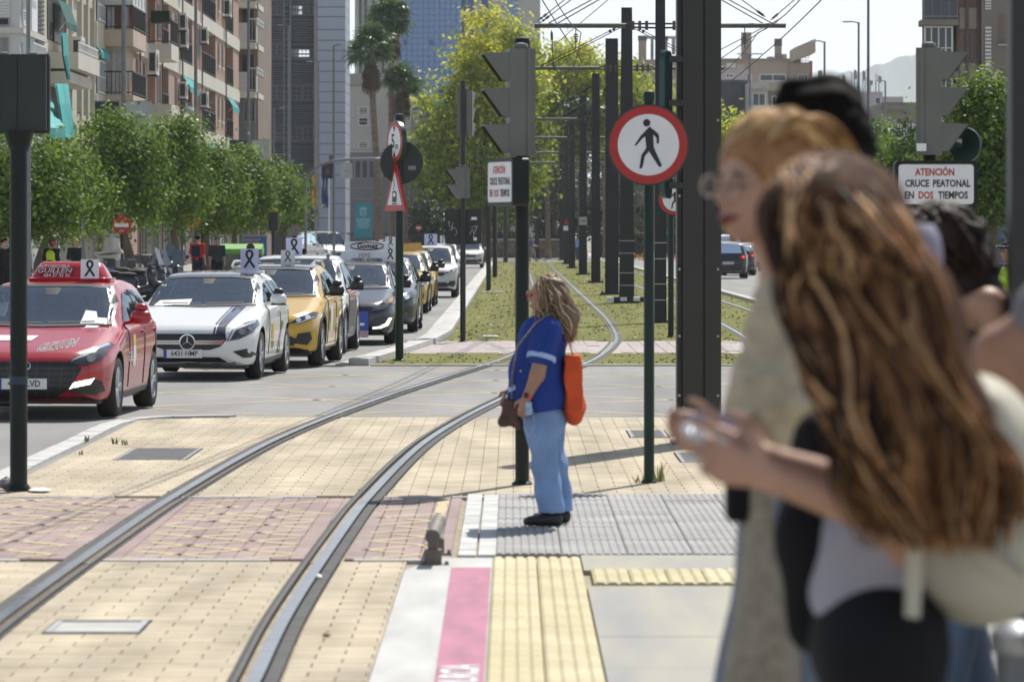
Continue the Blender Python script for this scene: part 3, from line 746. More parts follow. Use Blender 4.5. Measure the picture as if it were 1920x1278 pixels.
# second pedestrian sign, farther away
t, g, h = post(1258, 632, 400, .055, 'farther green post with a second round pedestrian sign half hidden by the column', POLEG2, 'pedestrian_sign', 'sign', cap=False)
zc = (632-373)*g.y/FPX; r0 = 31*g.y/FPX; xo = S(7, g.y)
auto_smooth(MB().lathe([(r0,.03),(r0*1.03,.0),(r0*1.03,-.02),(r0*.98,-.024)], n=36, axis='Y').build('sign_pan', GRN, t, loc=(xo,-.07,zc)))
MB().prism(circle(r0*.97,36), (xo,-.097,zc), (1,0,0), (0,0,1), .002).build('red_ring', SIGNR, t)
MB().prism(circle(r0*.74,36), (xo,-.1,zc), (1,0,0), (0,0,1), .002).build('white_field', SIGNW, t)
fig = MB(); s_ = g.y/FPX*31/75
fig.prism(px_poly([(2,-34),(17,-22),(20,-17),(20,-3),(15.5,-2),(15,-13),(9,-19),(10,4),(14,14),(25,38),(23,42),(19,40),(4,17),(1,12),(-7,22),(-11,42),(-15,45),(-17,44),(-16,38),(-13,19),(-4,6),(-6,-15),(-11,-12),(-23,2),(-26,1),(-15,-16)][::-1], s_), (xo,-.103,zc), (1,0,0), (0,0,1), .002)
fig.build('walking_figure', SIGNK, t)

# big steel column of the stop shelter (H section) with a turquoise signal shield bolted on
g = G(1311, 832); t = thing('steel_column', 'massive dark grey H section steel column rising out of frame beside the pedestrian sign', 'column', g)
w = S(82, g.y); hh = 6.2
mb = MB(); mb.bbox(-w/2+.05, -w/2+.075, .0, .36, 0, hh); mb.bbox(w/2-.03, w/2, .0, .36, 0, hh); mb.bbox(-w/2+.075, w/2-.03, .16, .19, 0, hh); mb.build('web', COLUMN, t)
mb = MB(); mb.bbox(-w/2, -w/2+.045, .05, .4, 0, hh); mb.build('flange', COLUMN, t)
mb = MB(); mb.bbox(-w/2+.05, w/2-.17, -.03, -.002, 0, hh); mb.bbox(w/2-.165, w/2-.155, -.015, -.003, 0, hh); mb.bbox(w/2-.15, w/2, -.03, -.002, 0, hh); mb.build('cladding', COLUMN, t)
mb = MB()
for z in (.45, 1.0, 1.62, 2.3, 3.0): mb.cyl((w/2-.03,-.03,z), (w/2-.03,-.04,z), .012, n=8); mb.cyl((-w/2+.02,-.01,z), (-w/2+.02,.03,z), .012, n=8)
mb.build('bolt', STEEL, t)
MB().bbox(-w/2-.05, w/2+.05, -.12, .5, 0, .02).build('base_plate', COLUMN, t)
TEAL = M('turquoise_enamel', (.016,.06,.062), .3, var=.15, scale=3)
zt = (832-95)*g.y/FPX; zb_ = (832-372)*g.y/FPX
sh = thing('signal_shield', 'narrow turquoise backing shield of a signal bolted to the steel column', 'signal', (g.x-w/2-.05, g.y+.05, 0))
mb = MB(); mb.prism(rrect(.34, zt-zb_, .1), (-.03,0,(zt+zb_)/2), (.25,.97,0), (0,0,1), .05); mb.build('shield', TEAL, sh)
for z in (zt-.08, zb_+.12, (zt+zb_)/2+.2): MB().bbox(-.03,.16,-.09,-.055,z-.03,z+.03).build('bracket', COLUMN, sh)
# blurred post at the right edge and steel bin post
g = Vector(((1947-960)/FPX*13.0, 13.0, PZ)); t = thing('shelter_post', 'soft focus dark post at the very right edge of the picture', 'post', g)
mb = MB(); mb.bbox(-.09, .09, -.06, .06, 0, 4.2); mb.build('post', COLUMN, t); MB().bbox(-.16,.16,-.14,.14,0,.02).build('base_plate', COLUMN, t)
g = Vector(((1912-960)/FPX*9.4, 9.4, PZ)); t = thing('litter_bin', 'grey steel litter bin post with pale domed rim, partly cut off beside the backpack', 'bin', g)
zt = H-(1172-438)/FPX*9.4-PZ
auto_smooth(MB().lathe([(.055,0),(.055,zt-.06)], n=20).build('bin_body', GREYL, t)); auto_smooth(MB().lathe([(.06,zt-.06),(.066,zt-.05),(.066,zt-.015),(.05,zt),(.02,zt+.01)], n=20).build('rim', STEEL, t))

# low guard rail at the platform tip
g = G(812, 1062); t = thing('guard_rail', 'low steel tube rail on two stub feet at the tip of the platform', 'rail', g)
GUARD = M('weathered_steel', (.16,.145,.12), .55, .4, var=.25, scale=9)
auto_smooth(MB().cyl((0,-.2,.19), (.015,1.15,.19), .043, n=20).build('tube', GUARD, t)); MB().lathe([(.038,-.254),(.041,-.251)], (0,.05,.19), 20, axis='Y').build('end_cap', M('dark_cap', (.1,.1,.09), .6, var=.2), t)
for y in (.04, .95):
    mb = MB(); mb.bbox(-.05,.05,y-.05,y+.05,0,.1); mb.bbox(-.028,.028,y-.03,y+.03,.1,.17); mb.bbox(-.075,.095,y-.075,y+.075,0,.014)
    for sx in (-.06,.08): mb.cyl((sx,y-.05,.014),(sx,y-.05,.034),.01,n=6)
    mb.build('foot', GUARD, t)

# ---- traffic signals
def signal_head(parent, loc, yaw, hood_side, n=3, h=.86, w=.19, d=.2, lens=None):
    """three-lamp head with box hoods; lamps look along local -Y, then yaw about Z"""
    z0 = loc[2]; hd = bpy.data.objects.new('signal_head', None)
    o = MB().box((0,0,h/2), (w, d, h)); o.bbox(-w/2-.012, w/2+.012, d*.18, d*.34, .0, h); hb = o.build('housing', SIGG, parent, loc=loc); hb.rotation_euler.z = yaw
    auto_smooth(MB().lathe([(.055,h),(.06,h+.02),(.05,h+.04),(.015,h+.048)], n=14).build('cap', SIGG, hb))
    for k in range(n):
        zc = h*(n-k-.5)/n; hk = h/n; mb = MB(); y0 = -d/2; a = w/2-.004; b = hk*.40; L = .2
        # box hood: closed top and cheeks slanting back to the bottom
        vs = [(-a,y0,zc+b),(a,y0,zc+b),(a,y0-L,zc+b-.01),(-a,y0-L,zc+b-.01),(-a,y0,zc-b),(a,y0,zc-b),(a,y0-.055,zc-b),(-a,y0-.055,zc-b)]
        mb.add(vs, [(0,1,2,3),(0,3,7,4),(1,5,6,2)])
        q = [(x*.94, y-.002, zc+(z-zc)*.94-.003) for x, y, z in vs]; mb.add(q, [(3,2,1,0),(4,7,3,0),(2,6,5,1)], 1)
        mb.add([(vs[2]),(vs[3]),(q[3]),(q[2]),(vs[7]),(q[7]),(vs[6]),(q[6])], [(0,1,2,3),(1,4,5,2),(6,0,3,7)], 0)
        mb.build('hood', [SIGG, SIGG2], hb)
        cl = [(.05,.004,.003),(.05,.03,.003),(.004,.035,.02)][k % 3]
        MB().lathe([(a*.8,y0-.001),(a*.8,y0-.012),(a*.4,y0-.03)], (0,0,zc), 20, axis='Y').build('lens', M('signal_lens_%d' % k, cl, .15, var=.05), hb)
    return hb
def warn_sign(parent, loc, yaw, w=.6, h=.32, d=.13):
    b = MB().prism(rrect(w+.05, h+.05, .04), (0,-d/2,0), (1,0,0), (0,0,1), d).build('sign_box', POLEG, parent, loc=loc); b.rotation_euler.z = yaw
    MB().prism(rrect(w-.01, h-.01, .025), (0,-d/2-.004,0), (1,0,0), (0,0,1), .003).build('sign_face', SIGNW, b)
    for txt, x, z, m, fw in (('ATENCIÓN',-.01,.092,SIGNR,.31),('CRUCE',-.15,.004,SIGNK,.19),('PEATONAL',.12,.004,SIGNK,.295),('EN',-.21,-.088,SIGNK,.071),('DOS',-.082,-.088,SIGNR,.117),('TIEMPOS',.132,-.088,SIGNK,.235)):
        text('lettering', txt, .077, m, b, (x*w/.6,-d/2-.0045,z), bold=.034, fitw=fw, extrude=.001)
    return b
t, g, h = post(979, 908, 90, .054, 'grey three lamp signal turned left, on the pole behind the woman in blue', POLEG, 'traffic_signal', 'traffic light')
k = g.y/FPX
signal_head(t, (-.01,-.1,(908-293)*k), R(-82), 1, h=200*k, w=.2, d=.2)
warn_sign(t, (-.11,-.16,(908-342)*k), R(-72))
mb = MB(); mb.bbox(-.12,.02,-.06,-.02,(908-260)*k,(908-256)*k); mb.bbox(-.12,.02,-.06,-.02,(908-360)*k,(908-354)*k); mb.build('bracket', POLEG, t)
# right-hand signal
g = Vector(((1738-960)/FPX*33.6, 33.6, 0)); t = thing('traffic_signal', 'grey three lamp signal turned right, above the crossing notice facing the platform', 'traffic light', g); k = 33.6/FPX
zg = lambda py: H-(py-438)*k
auto_smooth(MB().cyl((.02,0,0),(.02,0,zg(285)),.054,n=14).build('pole', POLEG, t)); auto_smooth(MB().lathe([(.08,0),(.08,.012),(.06,.03)],n=14).build('base_collar', POLEG, t))
signal_head(t, (.01,-.06,zg(291)), R(83), -1, h=200*k, w=.2, d=.2)
warn_sign(t, (.05,-.14,zg(346)), R(2))
MB().box((-.06,-.175,zg(277)), (.075,.02,.06)).build('white_tag', WHITE, t)
o = MB().lathe([(31*k*1.05,.0),(31*k*1.05,.03),(31*k,.034)], n=36, axis='Y').build('disc_sign_back', GRN, t, loc=(.3,.02,zg(272))); o.rotation_euler.z = R(-35); auto_smooth(o)
MB().box((-.05,-.004,.03), (.05,.006,.035)).build('sticker', SIGNW, o)
MB().cyl((.06,.02,zg(276)),(.28,.06,zg(272)),.03,n=10).build('bracket', GRN, t)
# left signal box, seen from behind, on its pole
g = G(35, 920); k = g.y/FPX; t = thing('signal_box', 'dark double signal housing seen from behind on a thick black pole at the left edge', 'traffic light', g)
auto_smooth(MB().cyl((0,0,0),(0,0,(920-245)*k),.066,n=18).build('pole', POLEG, t)); auto_smooth(MB().lathe([(.1,0),(.1,.012),(.075,.05)],n=18).build('base_collar', POLEG, t))
auto_smooth(MB().cyl((0,0,(920-720)*k),(0,0,(920-705)*k),.07,n=18).build('blue_band', M('dark_blue_band', (.02,.035,.06), .5, var=.2), t))
z0, z1 = (920-245)*k, (920-106)*k
mb = MB(); mb.bbox(-.24,-.01,-.02,.16,z0,z1); mb.bbox(-.005,.21,-.02,.16,z0,z1); mb.bbox(-.25,.22,.16,.2,z0-.01,z1+.005); mb.build('housing', DARKS, t)
mb = MB(); mb.bbox(-.26,.225,.06,.075,z0-.02,z1+.02); mb.build('back_plate', DARKS, t)
for sx in (-.115,.1):
    auto_smooth(MB().lathe([(.035,z1),(.045,z1+.015),(.04,z1+.03),(.012,z1+.036)],(sx,.06,0),14).build('cap', SIGG, t))
    for kk in range(3): auto_smooth(MB().lathe([(.085,.2),(.09,.36),(.082,.36),(.08,.21)],(sx,0,z0+.1+kk*.19),14,axis='Y').build('hood', DARKS, t))
mb = MB(); mb.cyl((0,.02,z0-.16),(0,.02,z0),.07,.12,n=14); mb.build('bracket', POLEG, t)
for sx in (-1, 1): MB().cyl((sx*.1,.02,z0-.005),(sx*.03,.02,z0-.14),.012,n=6).build('strut', POLEG, t)
# height limit / tram warning post
t, g, h = post(749, 676, 224, .062, 'green post with a tilted five metre height limit sign, tram triangle and dark disc', POLEG2, 'warning_sign_post', 'sign'); k = g.y/FPX
yaw = R(-66); r0 = 39*k
o = MB().lathe([(r0,.05),(r0*1.02,.0),(r0*1.02,-.02),(r0*.98,-.024)], n=40, axis='Y').build('height_sign', GRN, t, loc=(-.05,-.08,(676-266)*k)); o.rotation_euler.z = yaw; auto_smooth(o)
MB().prism(circle(r0*.97,40),(0,-.027,0),(1,0,0),(0,0,1),.002).build('red_ring', SIGNR, o); MB().prism(circle(r0*.76,40),(0,-.03,0),(1,0,0),(0,0,1),.002).build('white_field', SIGNW, o)
text('lettering', '5', .3, SIGNK, o, (-.05,-.0315,0), bold=.015, extrude=.001); text('lettering', 'm', .15, SIGNK, o, (.1,-.0315,-.07), bold=.012, extrude=.001)
for s in (1,-1): MB().prism([(-.05,s*.235),(.05,s*.235),(0,s*.14)][::s],(0,-.0325,0),(1,0,0),(0,0,1),.001).build('arrowhead', SIGNK, o)
a = 84*k; tri_ = lambda q: [(-a*.58*q,-a*.42*q),(a*.58*q,-a*.42*q),(0,a*.62*q)]
o = MB().prism(tri_(1.06),(0,0,0),(1,0,0),(0,0,1),.04).build('tram_triangle', SIGNR, t, loc=(-.07,-.1,(676-358)*k)); o.rotation_euler.z = yaw
MB().prism(tri_(.72),(0,-.004+.0,-.01),(1,0,0),(0,0,1),.003).build('white_field', SIGNW, o)
mb = MB(); f0 = (0,-.0075,-.08)
for pl in (rrect(.17,.17,.03),): mb.prism(pl,(0,-.008,-.09),(1,0,0),(0,0,1),.002)
mb.prism(rrect(.2,.02,.008),(0,-.008,-.2),(1,0,0),(0,0,1),.002); mb.prism([(-.06,.0),(-.045,.0),(.0,.09),(-.045,.18),(-.06,.18),(-.02,.09)][::-1],(.01,-.008,-.0),(1,0,0),(0,0,1),.002)
mb.build('tram_symbol', SIGNK, o); MB().prism(rrect(.11,.06,.01),(0,-.0105,-.06),(1,0,0),(0,0,1),.001).build('tram_window', SIGNW, o)
o = MB().lathe([(40*k,.0),(40*k,.03),(39*k,.034)], n=40, axis='Y').build('disc_sign_back', M('black_sign_back',(.008,.014,.013),.35,var=.2), t, loc=(S(4,g.y),-.015,(676-305)*k)); auto_smooth(o)
MB().box((.16,-.006,-.08),(.12,.008,.06)).build('sticker', M('sticker_grey',(.25,.25,.25),.6,var=.3,scale=40), o)
MB().cyl((0,0,(676-345)*k),(0,0,(676-338)*k),.07,n=12).build('clamp', POLEG2, t)
# signal on the black pole in the grass
t, g, h = post(868, 641, 152, .05, 'slim black pole in the grass with side on signals and a scribbled dark board', BLACKM, 'traffic_signal', 'traffic light', cap=False); k = g.y/FPX
hb = signal_head(t, (.04,.12,(641-255)*k), R(168), 1, h=86*k, w=.26, d=.2)
hb2 = signal_head(t, (.0,-.14,(641-372)*k), R(-80), 1, n=2, h=58*k, w=.24, d=.22)
for c in hb2.children:
    if c.name.startswith('lens'): c.data = c.data.copy(); c.data.materials[0] = M('red_lamp', (.6,.02,.01), .3, var=.05); break
b = MB().prism(rrect(68*k,66*k,.05),(0,0,0),(1,0,0),(0,0,1),.04).build('board_back', M('board_green_black',(.01,.018,.016),.4,var=.2), t, loc=(0,.09,(641-425)*k))
SCR = M('scribble_white', (.4,.4,.38), .6, var=.2)
for q, pts in enumerate([[(-.27,.06),(-.24,.1),(-.25,.02),(-.2,0),(-.18,.09),(-.2,-.06)],[(-.24,-.06),(-.15,-.02),(-.11,-.1),(-.14,-.16)],[(.12,.12),(.26,.13)],[(.12,-.14),(.17,-.05),(.2,-.12),(.26,.02)],[(.14,-.02),(.24,.0),(.18,-.2)]]):
    mb = MB(); mb.tube(spline([(x,-.004,z) for x, z in pts],18), .006, 4); mb.build('scribble', SCR, b)
MB().box((.2,-.006,.15),(.1,.008,.05)).build('sticker', SIGNW, b); MB().box((.22,-.006,-.22),(.06,.008,.06)).build('sticker', SIGNW, b)
# slim posts along the kerb
for px, py, tp, lab in ((916,545,372,'thin black post nearest along the grass kerb'),(928,520,385,'thin black post second along the grass kerb'),(948,492,385,'thin black post far along the grass kerb near the stone wall')):
    post(px, py, tp, S(4.5, G(px,py).y), lab, BLACKM, 'slim_post', 'post', cap=False, n=8)
# ================================================================ far hill, haze, buildings
HILLM = M('hill_scrub', (.07,.085,.05), .95, var=.35, scale=.004)
mb = MB(); prof = [(-40,470),(500,438),(1100,420),(1400,300),(1480,235),(1520,215),(1560,148),(1590,128),(1615,133),(1640,118),(1665,115),(1690,101),(1705,106),(1740,92),(1850,70),(2000,95),(2300,60),(2700,150),(3400,440)]
xs = np.linspace(-40, 3400, 260); ys = np.interp(xs, [p[0] for p in prof], [p[1] for p in prof]); hv = []
for i, (x, y) in enumerate(zip(xs, ys)):
    y -= random.uniform(-1, 2.2)
    for k, (dd, f) in enumerate(((6200,0),(6600,.55),(7000,1.0),(7600,.9),(8500,0))):
        p = P(x, 438-(438-y)*f, 7000); hv.append((p.x, dd+random.uniform(-60,60), max(-.05, p.z-2)*(1 if f else 0)+(random.uniform(-12,12) if 0<f<1 else 0)))
mb.add(hv, [(i*5+j, (i+1)*5+j, (i+1)*5+j+1, i*5+j+1) for i in range(259) for j in range(4)])
o = mb.build('hills', HILLM, smooth=True); struct(o)

BRK = bpy.data.materials.new('brick_wall'); BRK.use_nodes = True; t_ = BRK.node_tree; b_ = t_.nodes["Principled BSDF"]; b_.inputs["Roughness"].default_value = .9
br = t_.nodes.new("ShaderNodeTexBrick"); br.inputs["Scale"].default_value = 1; br.inputs["Brick Width"].default_value = .26; br.inputs["Row Height"].default_value = .085; br.inputs["Mortar Size"].default_value = .012
br.inputs["Color1"].default_value = (.28,.145,.1,1); br.inputs["Color2"].default_value = (.36,.2,.14,1); br.inputs["Mortar"].default_value = (.42,.35,.3,1)
tc_ = t_.nodes.new("ShaderNodeTexCoord"); sx_ = t_.nodes.new("ShaderNodeSeparateXYZ"); cx_ = t_.nodes.new("ShaderNodeCombineXYZ"); ad_ = t_.nodes.new("ShaderNodeMath"); ad_.operation = 'ADD'
t_.links.new(tc_.outputs["Object"], sx_.inputs[0]); t_.links.new(sx_.outputs[0], ad_.inputs[0]); t_.links.new(sx_.outputs[1], ad_.inputs[1])
t_.links.new(ad_.outputs[0], cx_.inputs[0]); t_.links.new(sx_.outputs[2], cx_.inputs[1]); t_.links.new(cx_.outputs[0], br.inputs["Vector"]); t_.links.new(br.outputs[0], b_.inputs["Base Color"])
BANDM = M('cream_render', (.56,.53,.46), .85, var=.08, scale=.35, detail=7); CREAM = M('cream_panel', (.5,.46,.37), .85, var=.08, scale=.5, detail=6)
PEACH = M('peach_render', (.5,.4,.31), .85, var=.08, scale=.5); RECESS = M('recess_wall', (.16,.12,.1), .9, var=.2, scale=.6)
RAILK = M('black_railing', (.02,.02,.024), .5, var=.2); SHUT = M('white_shutter', (.62,.62,.6), .6, var=.06, scale=1)
TEALC = M('teal_canvas', (.03,.3,.29), .75, var=.12, scale=1.5); FRAME = M('window_frame_white', (.6,.6,.6), .5, var=.05); ACM = M('air_conditioner_case', (.6,.59,.56), .5, var=.06)
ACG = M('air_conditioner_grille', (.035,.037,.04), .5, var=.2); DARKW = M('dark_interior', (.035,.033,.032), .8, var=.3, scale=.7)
SHOP = M('shop_front', (.1,.085,.07), .5, var=.5, scale=.35)
def dX(px, X): return X*FPX/(px-960)
def zP(py, d): return H-(py-438)*d/FPX
def window(par, x0, x1, y, z0, z1, frame=FRAME, glass=GLASSD, nx=2, nz=1, ax='Y', fw=.06, dep=.06):
    """framed window on a plane facing -Y (ax Y) or +X (ax X); frame part with a pane sub-part"""
    mb = MB()
    def bar(a, b, c, d):
        if ax == 'Y': mb.bbox(a, b, y-dep, y+.02, c, d)
        else: mb.bbox(y-.02, y+dep, a, b, c, d)
    bar(x0, x1, z0, z0+fw); bar(x0, x1, z1-fw, z1); bar(x0, x0+fw, z0+fw, z1-fw); bar(x1-fw, x1, z0+fw, z1-fw)
    for i in range(1, nx): c = x0+(x1-x0)*i/nx; bar(c-fw*.4, c+fw*.4, z0+fw, z1-fw)
    for i in range(1, nz): c = z0+(z1-z0)*i/nz; (mb.bbox(x0+fw, x1-fw, y-dep*.9, y+.02, c-fw*.3, c+fw*.3) if ax == 'Y' else mb.bbox(y-.02, y+dep*.9, x0+fw, x1-fw, c-fw*.3, c+fw*.3))
    w = mb.build('window', frame, par); g = MB()
    if ax == 'Y': g.bbox(x0+fw*.5, x1-fw*.5, y-.02, y+.01, z0+fw*.5, z1-fw*.5)
    else: g.bbox(y-.01, y+.02, x0+fw*.5, x1-fw*.5, z0+fw*.5, z1-fw*.5)
    g.build('pane', glass, w); return w
def railing(par, x, y0, y1, z0, z1, mat=RAILK, step=.16):
    mb = MB(); mb.bbox(x-.02, x+.03, y0, y1, z1-.06, z1); mb.bbox(x-.02, x+.03, y0, y1, z0+.08, z0+.12)
    n = max(2, int((y1-y0)/step))
    for i in range(n+1): c = y0+.02+(y1-y0-.04)*i/n; mb.bbox(x-.008, x+.016, c-.012, c+.012, z0, z1-.06)
    return mb.build('railing', mat, par)
def railing_y(par, x0, x1, y, z0, z1, mat=RAILK, step=.16):
    mb = MB(); mb.bbox(x0, x1, y-.02, y+.02, z1-.06, z1); mb.bbox(x0, x1, y-.02, y+.02, z0+.08, z0+.12)
    n = max(2, int((x1-x0)/step))
    for i in range(n+1): c = x0+.02+(x1-x0-.04)*i/n; mb.bbox(c-.012, c+.012, y-.01, y+.01, z0, z1-.06)
    return mb.build('railing', mat, par)
def ac(par, x, y, z, s=1.0):
    o = MB().box((0,0,0), (.34,.95*s,.68*s)).build('air_conditioner', ACM, par, loc=(x+.2,y,z))
    mb = MB(); mb.box((0,-.476*s,0), (.24,.012,.5*s)); 
    mb.lathe([(.25*s,.171),(.25*s,.185),(.06*s,.19)], (0,-.12*s,0), 16, axis='X'); mb.build('grille', ACG, o)
    MB().box((-.02,0,-.38*s), (.4,.8*s,.05)).build('bracket', RAILK, o)
def awning(par, x, y0, y1, z, drop, out, mat=TEALC):
    mb = MB(); n = 5
    for i in range(n):
        a, b = y0+(y1-y0)*i/n, y0+(y1-y0)*(i+1)/n
        s1, s2 = .03*math.sin(i*2.1), .03*math.sin((i+1)*2.1)
        mb.add([(x+.05,a,z),(x+.05,b,z),(x+out+s2,b,z-drop),(x+out+s1,a,z-drop),(x+.05,a,z-.02),(x+.05,b,z-.02),(x+out+s2,b,z-drop-.02),(x+out+s1,a,z-drop-.02)], [(0,1,2,3),(7,6,5,4),(0,3,7,4),(1,5,6,2)])
        mb.add([(x+out+s1,a,z-drop),(x+out+s2,b,z-drop),(x+out+s2,b,z-drop-.25),(x+out+s1,a,z-drop-.25)], [(0,1,2,3)])
    aw = mb.build('awning', mat, par); m2 = MB(); m2.cyl((x+.1,y0,z-drop-.3),(x+out,y0,z-drop),.02,n=5); m2.cyl((x+.1,y1,z-drop-.3),(x+out,y1,z-drop),.02,n=5); m2.build('awning_arm', FRAME, aw)

# --- brick block with cream bands (left)
XB = -15.4
tb = thing('brick_apartment_block', 'red brick apartment block with cream floor bands, black balcony railings and air conditioners', 'building', (XB, 0, 0))
yb = lambda px: dX(px, XB)
edges = [('bay',226,251),('w',251,277),('can',277,303),('rec',303,316),('w1',316,338),('rec',338,360),('w1',360,378),('rec',378,404),('w2',404,422),('rec',422,437),('w0',437,447.5)]
tops = [4.25,7.12,9.98,12.85,15.7,18.55]
wall = MB(); bands = MB(); YB0, YB1 = yb(226), yb(447.5)
bands.bbox(-.05, .06, yb(251), YB1, 0.0, .5)
for i, zt in enumerate(tops):
    bands.bbox(-1.4, .06, yb(251), YB1, zt-.66, zt)
    if i == len(tops)-1: break
    z0, z1 = zt, tops[i+1]-.66
    for kind, a, b in edges:
        y0, y1 = yb(a), yb(b)
        if kind in ('w','w0','w1','w2'):
            wall.bbox(-1.4, .0, y0, y1, z0, z1)
            if kind == 'w':
                for q in (.22,.68): window(tb, y0+(y1-y0)*q-.45, y0+(y1-y0)*q+.45, .0, z0+.95, z0+2.0, RECESS, DARKW, 1, 1, 'X', .08, .03); MB().bbox(.0,.07,y0+(y1-y0)*q-.5,y0+(y1-y0)*q+.5,z0+.86,z0+.945).build('sill', BANDM, tb)
            if kind == 'w2':
                for q in (.3,.7): window(tb, y0+(y1-y0)*q-.6, y0+(y1-y0)*q+.5, .0, z0+.75, z0+2.0, RECESS, DARKW, 1, 1, 'X', .1, .03); MB().bbox(.0,.09,y0+(y1-y0)*q-.7,y0+(y1-y0)*q+.6,z0+.66,z0+.745).build('sill', BANDM, tb)
            if kind == 'w1':
                window(tb, y0+(y1-y0)*.6-.6, y0+(y1-y0)*.6+.6, .0, z0+.6, z0+2.05, RECESS, DARKW, 1, 1, 'X', .1, .03)
                if i in (1,2,3): ac(tb, .0, y1-.7, z0+1.45+.3*((i*7) % 3-1), 1.15)
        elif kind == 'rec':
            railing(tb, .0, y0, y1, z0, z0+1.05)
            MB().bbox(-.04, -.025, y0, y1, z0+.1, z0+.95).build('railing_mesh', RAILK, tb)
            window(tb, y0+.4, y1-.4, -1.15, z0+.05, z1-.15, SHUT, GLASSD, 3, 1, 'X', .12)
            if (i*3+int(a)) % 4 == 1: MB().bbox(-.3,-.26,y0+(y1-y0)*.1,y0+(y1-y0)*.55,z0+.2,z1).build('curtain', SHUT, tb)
            if (i+int(a)) % 3 == 0: awning(tb, .0, y0+(y1-y0)*.15, y1-.2, z1-.02, .5, .38)
        elif kind == 'can':
            bands.bbox(.062, 1.0, y0, y0+(y1-y0)*.55, z0-.66, z0+.3 if i % 2 else z0)
            if i % 2 == 0: railing(tb, .96, y0, y0+(y1-y0)*.55, z0, z0+1.05); railing_y(tb, .05, .98, y0+.03, z0, z0+1.05)
            wall.bbox(-1.4, .0, y0+(y1-y0)*.55, y1, z0, z1)
            window(tb, y0+(y1-y0)*.62, y1-.6, .0, z0+.4, z0+2.0, RECESS, DARKW, 1, 1, 'X', .1, .03)
            window(tb, y0+.4, y0+(y1-y0)*.5, -1.15, z0+.05, z1-.15, SHUT, GLASSD, 2, 1, 'X', .1)
            if i == 2: MB().bbox(.1,.9,y0+.3,y0+1.6,z0+.9,z0+1.4).build('potted_plant', M_leaf('pot_leaf', [(.03,.07,.02),(.06,.12,.03)]), tb)
wall.bbox(-10, -1.4, YB0, YB1, 0, 18.5); wall.bbox(-1.4, .0, YB0+.3, YB1, .5, 3.59)
wall.build('wall', BRK, tb); bands.build('floor_band', BANDM, tb)
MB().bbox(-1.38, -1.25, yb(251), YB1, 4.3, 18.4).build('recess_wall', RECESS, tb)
# corner bay facing the camera
bay = MB(); y0 = yb(226)
for i, zt in enumerate(tops):
    bay.bbox(-1.6, .5, y0, yb(251), zt-.66 if i else zt-.5, zt+(.28 if i in (1,3) else 0))
bay.build('bay_slab', PEACH, tb)
for i, zt in enumerate(tops[:-1]):
    z0, z1 = zt+(.28 if i in (1,3) else 0), tops[i+1]-.66
    if i % 2:   # open balcony with dark curtained doors
        railing_y(tb, -1.55, .48, y0+.05, z0, z0+.95); railing(tb, .47, y0, yb(251), z0, z0+.95)
        window(tb, -1.4, .1, y0+1.3, z0, z1, FRAME, M('brown_curtain', (.12,.05,.035), .6, var=.3, scale=2), 3, 1, 'Y', .1)
        MB().bbox(-.1,.0,y0+1.3,yb(251),z0,z1).build('bay_wall', PEACH, tb)
    else:       # glazed-in balcony with pale blind
        MB().bbox(-1.55,.42,y0+.06,y0+.1,z0+.95,z1).build('blind', SHUT, tb)
        railing_y(tb, -1.55, .48, y0+.02, z0, z0+.95)
        window(tb, y0+.15, yb(251), .42, z0+.95, z1, FRAME, SHUT, 4, 1, 'X', .08); railing(tb, .47, y0, yb(251), z0, z0+.95)
        for q in (.15,.5,.8): MB().bbox(-1.5+q*1.9,-1.5+q*1.9+.28,y0+.3,y0+.33,z0,z0+.95).build('curtain', M('brown_curtain'), tb)
ac(tb, .52, yb(255), 8.95, 1.5); ac(tb, .0, yb(337), 11.0, 1.3); ac(tb, .0, yb(420), 14.0, 1.4)
mb = MB()
for px in (259,301,339,376,421): mb.cyl((.09,yb(px),0),(.09,yb(px),18.5),.035,n=6)
mb.build('drain_pipe', M('pipe_brown', (.12,.08,.06), .6, var=.2), tb)
sg_ = MB().bbox(-.0,.06,yb(340),yb(363),zP(226,dX(352,XB)),zP(204,dX(352,XB))).build('letting_sign', M('purple_sign', (.05,.012,.035), .5, var=.1), tb)
mb = MB(); yy = yb(345); zz = zP(210,dX(352,XB))
for k in range(3): mb.box((.065, yy+.3+.5*k, zz+(0 if k % 2 else .25)), (.01,.35,.22))
for k in range(6): mb.box((.065, yb(352)+.9*k, zz+.2), (.01,.6,.16)); mb.box((.065, yb(345)+1.1*k, zP(221,dX(352,XB))), (.01,.8,.24))
mb.build('sign_print', SIGNW, sg_)
MB().bbox(-.2,.02,yb(258),YB1,.5,3.4).build('shop_front', SHOP, tb)
for px in (262,285,310,335,360,385,410,432):
    window(tb, yb(px), yb(px+11), .02, .55, 3.1, M('shop_frame',(.3,.29,.27),.5,var=.2), GLASSD, 2, 1, 'X', .1)
awning(tb, .06, yb(395), yb(415), 3.4, .5, 1.2, SHUT)

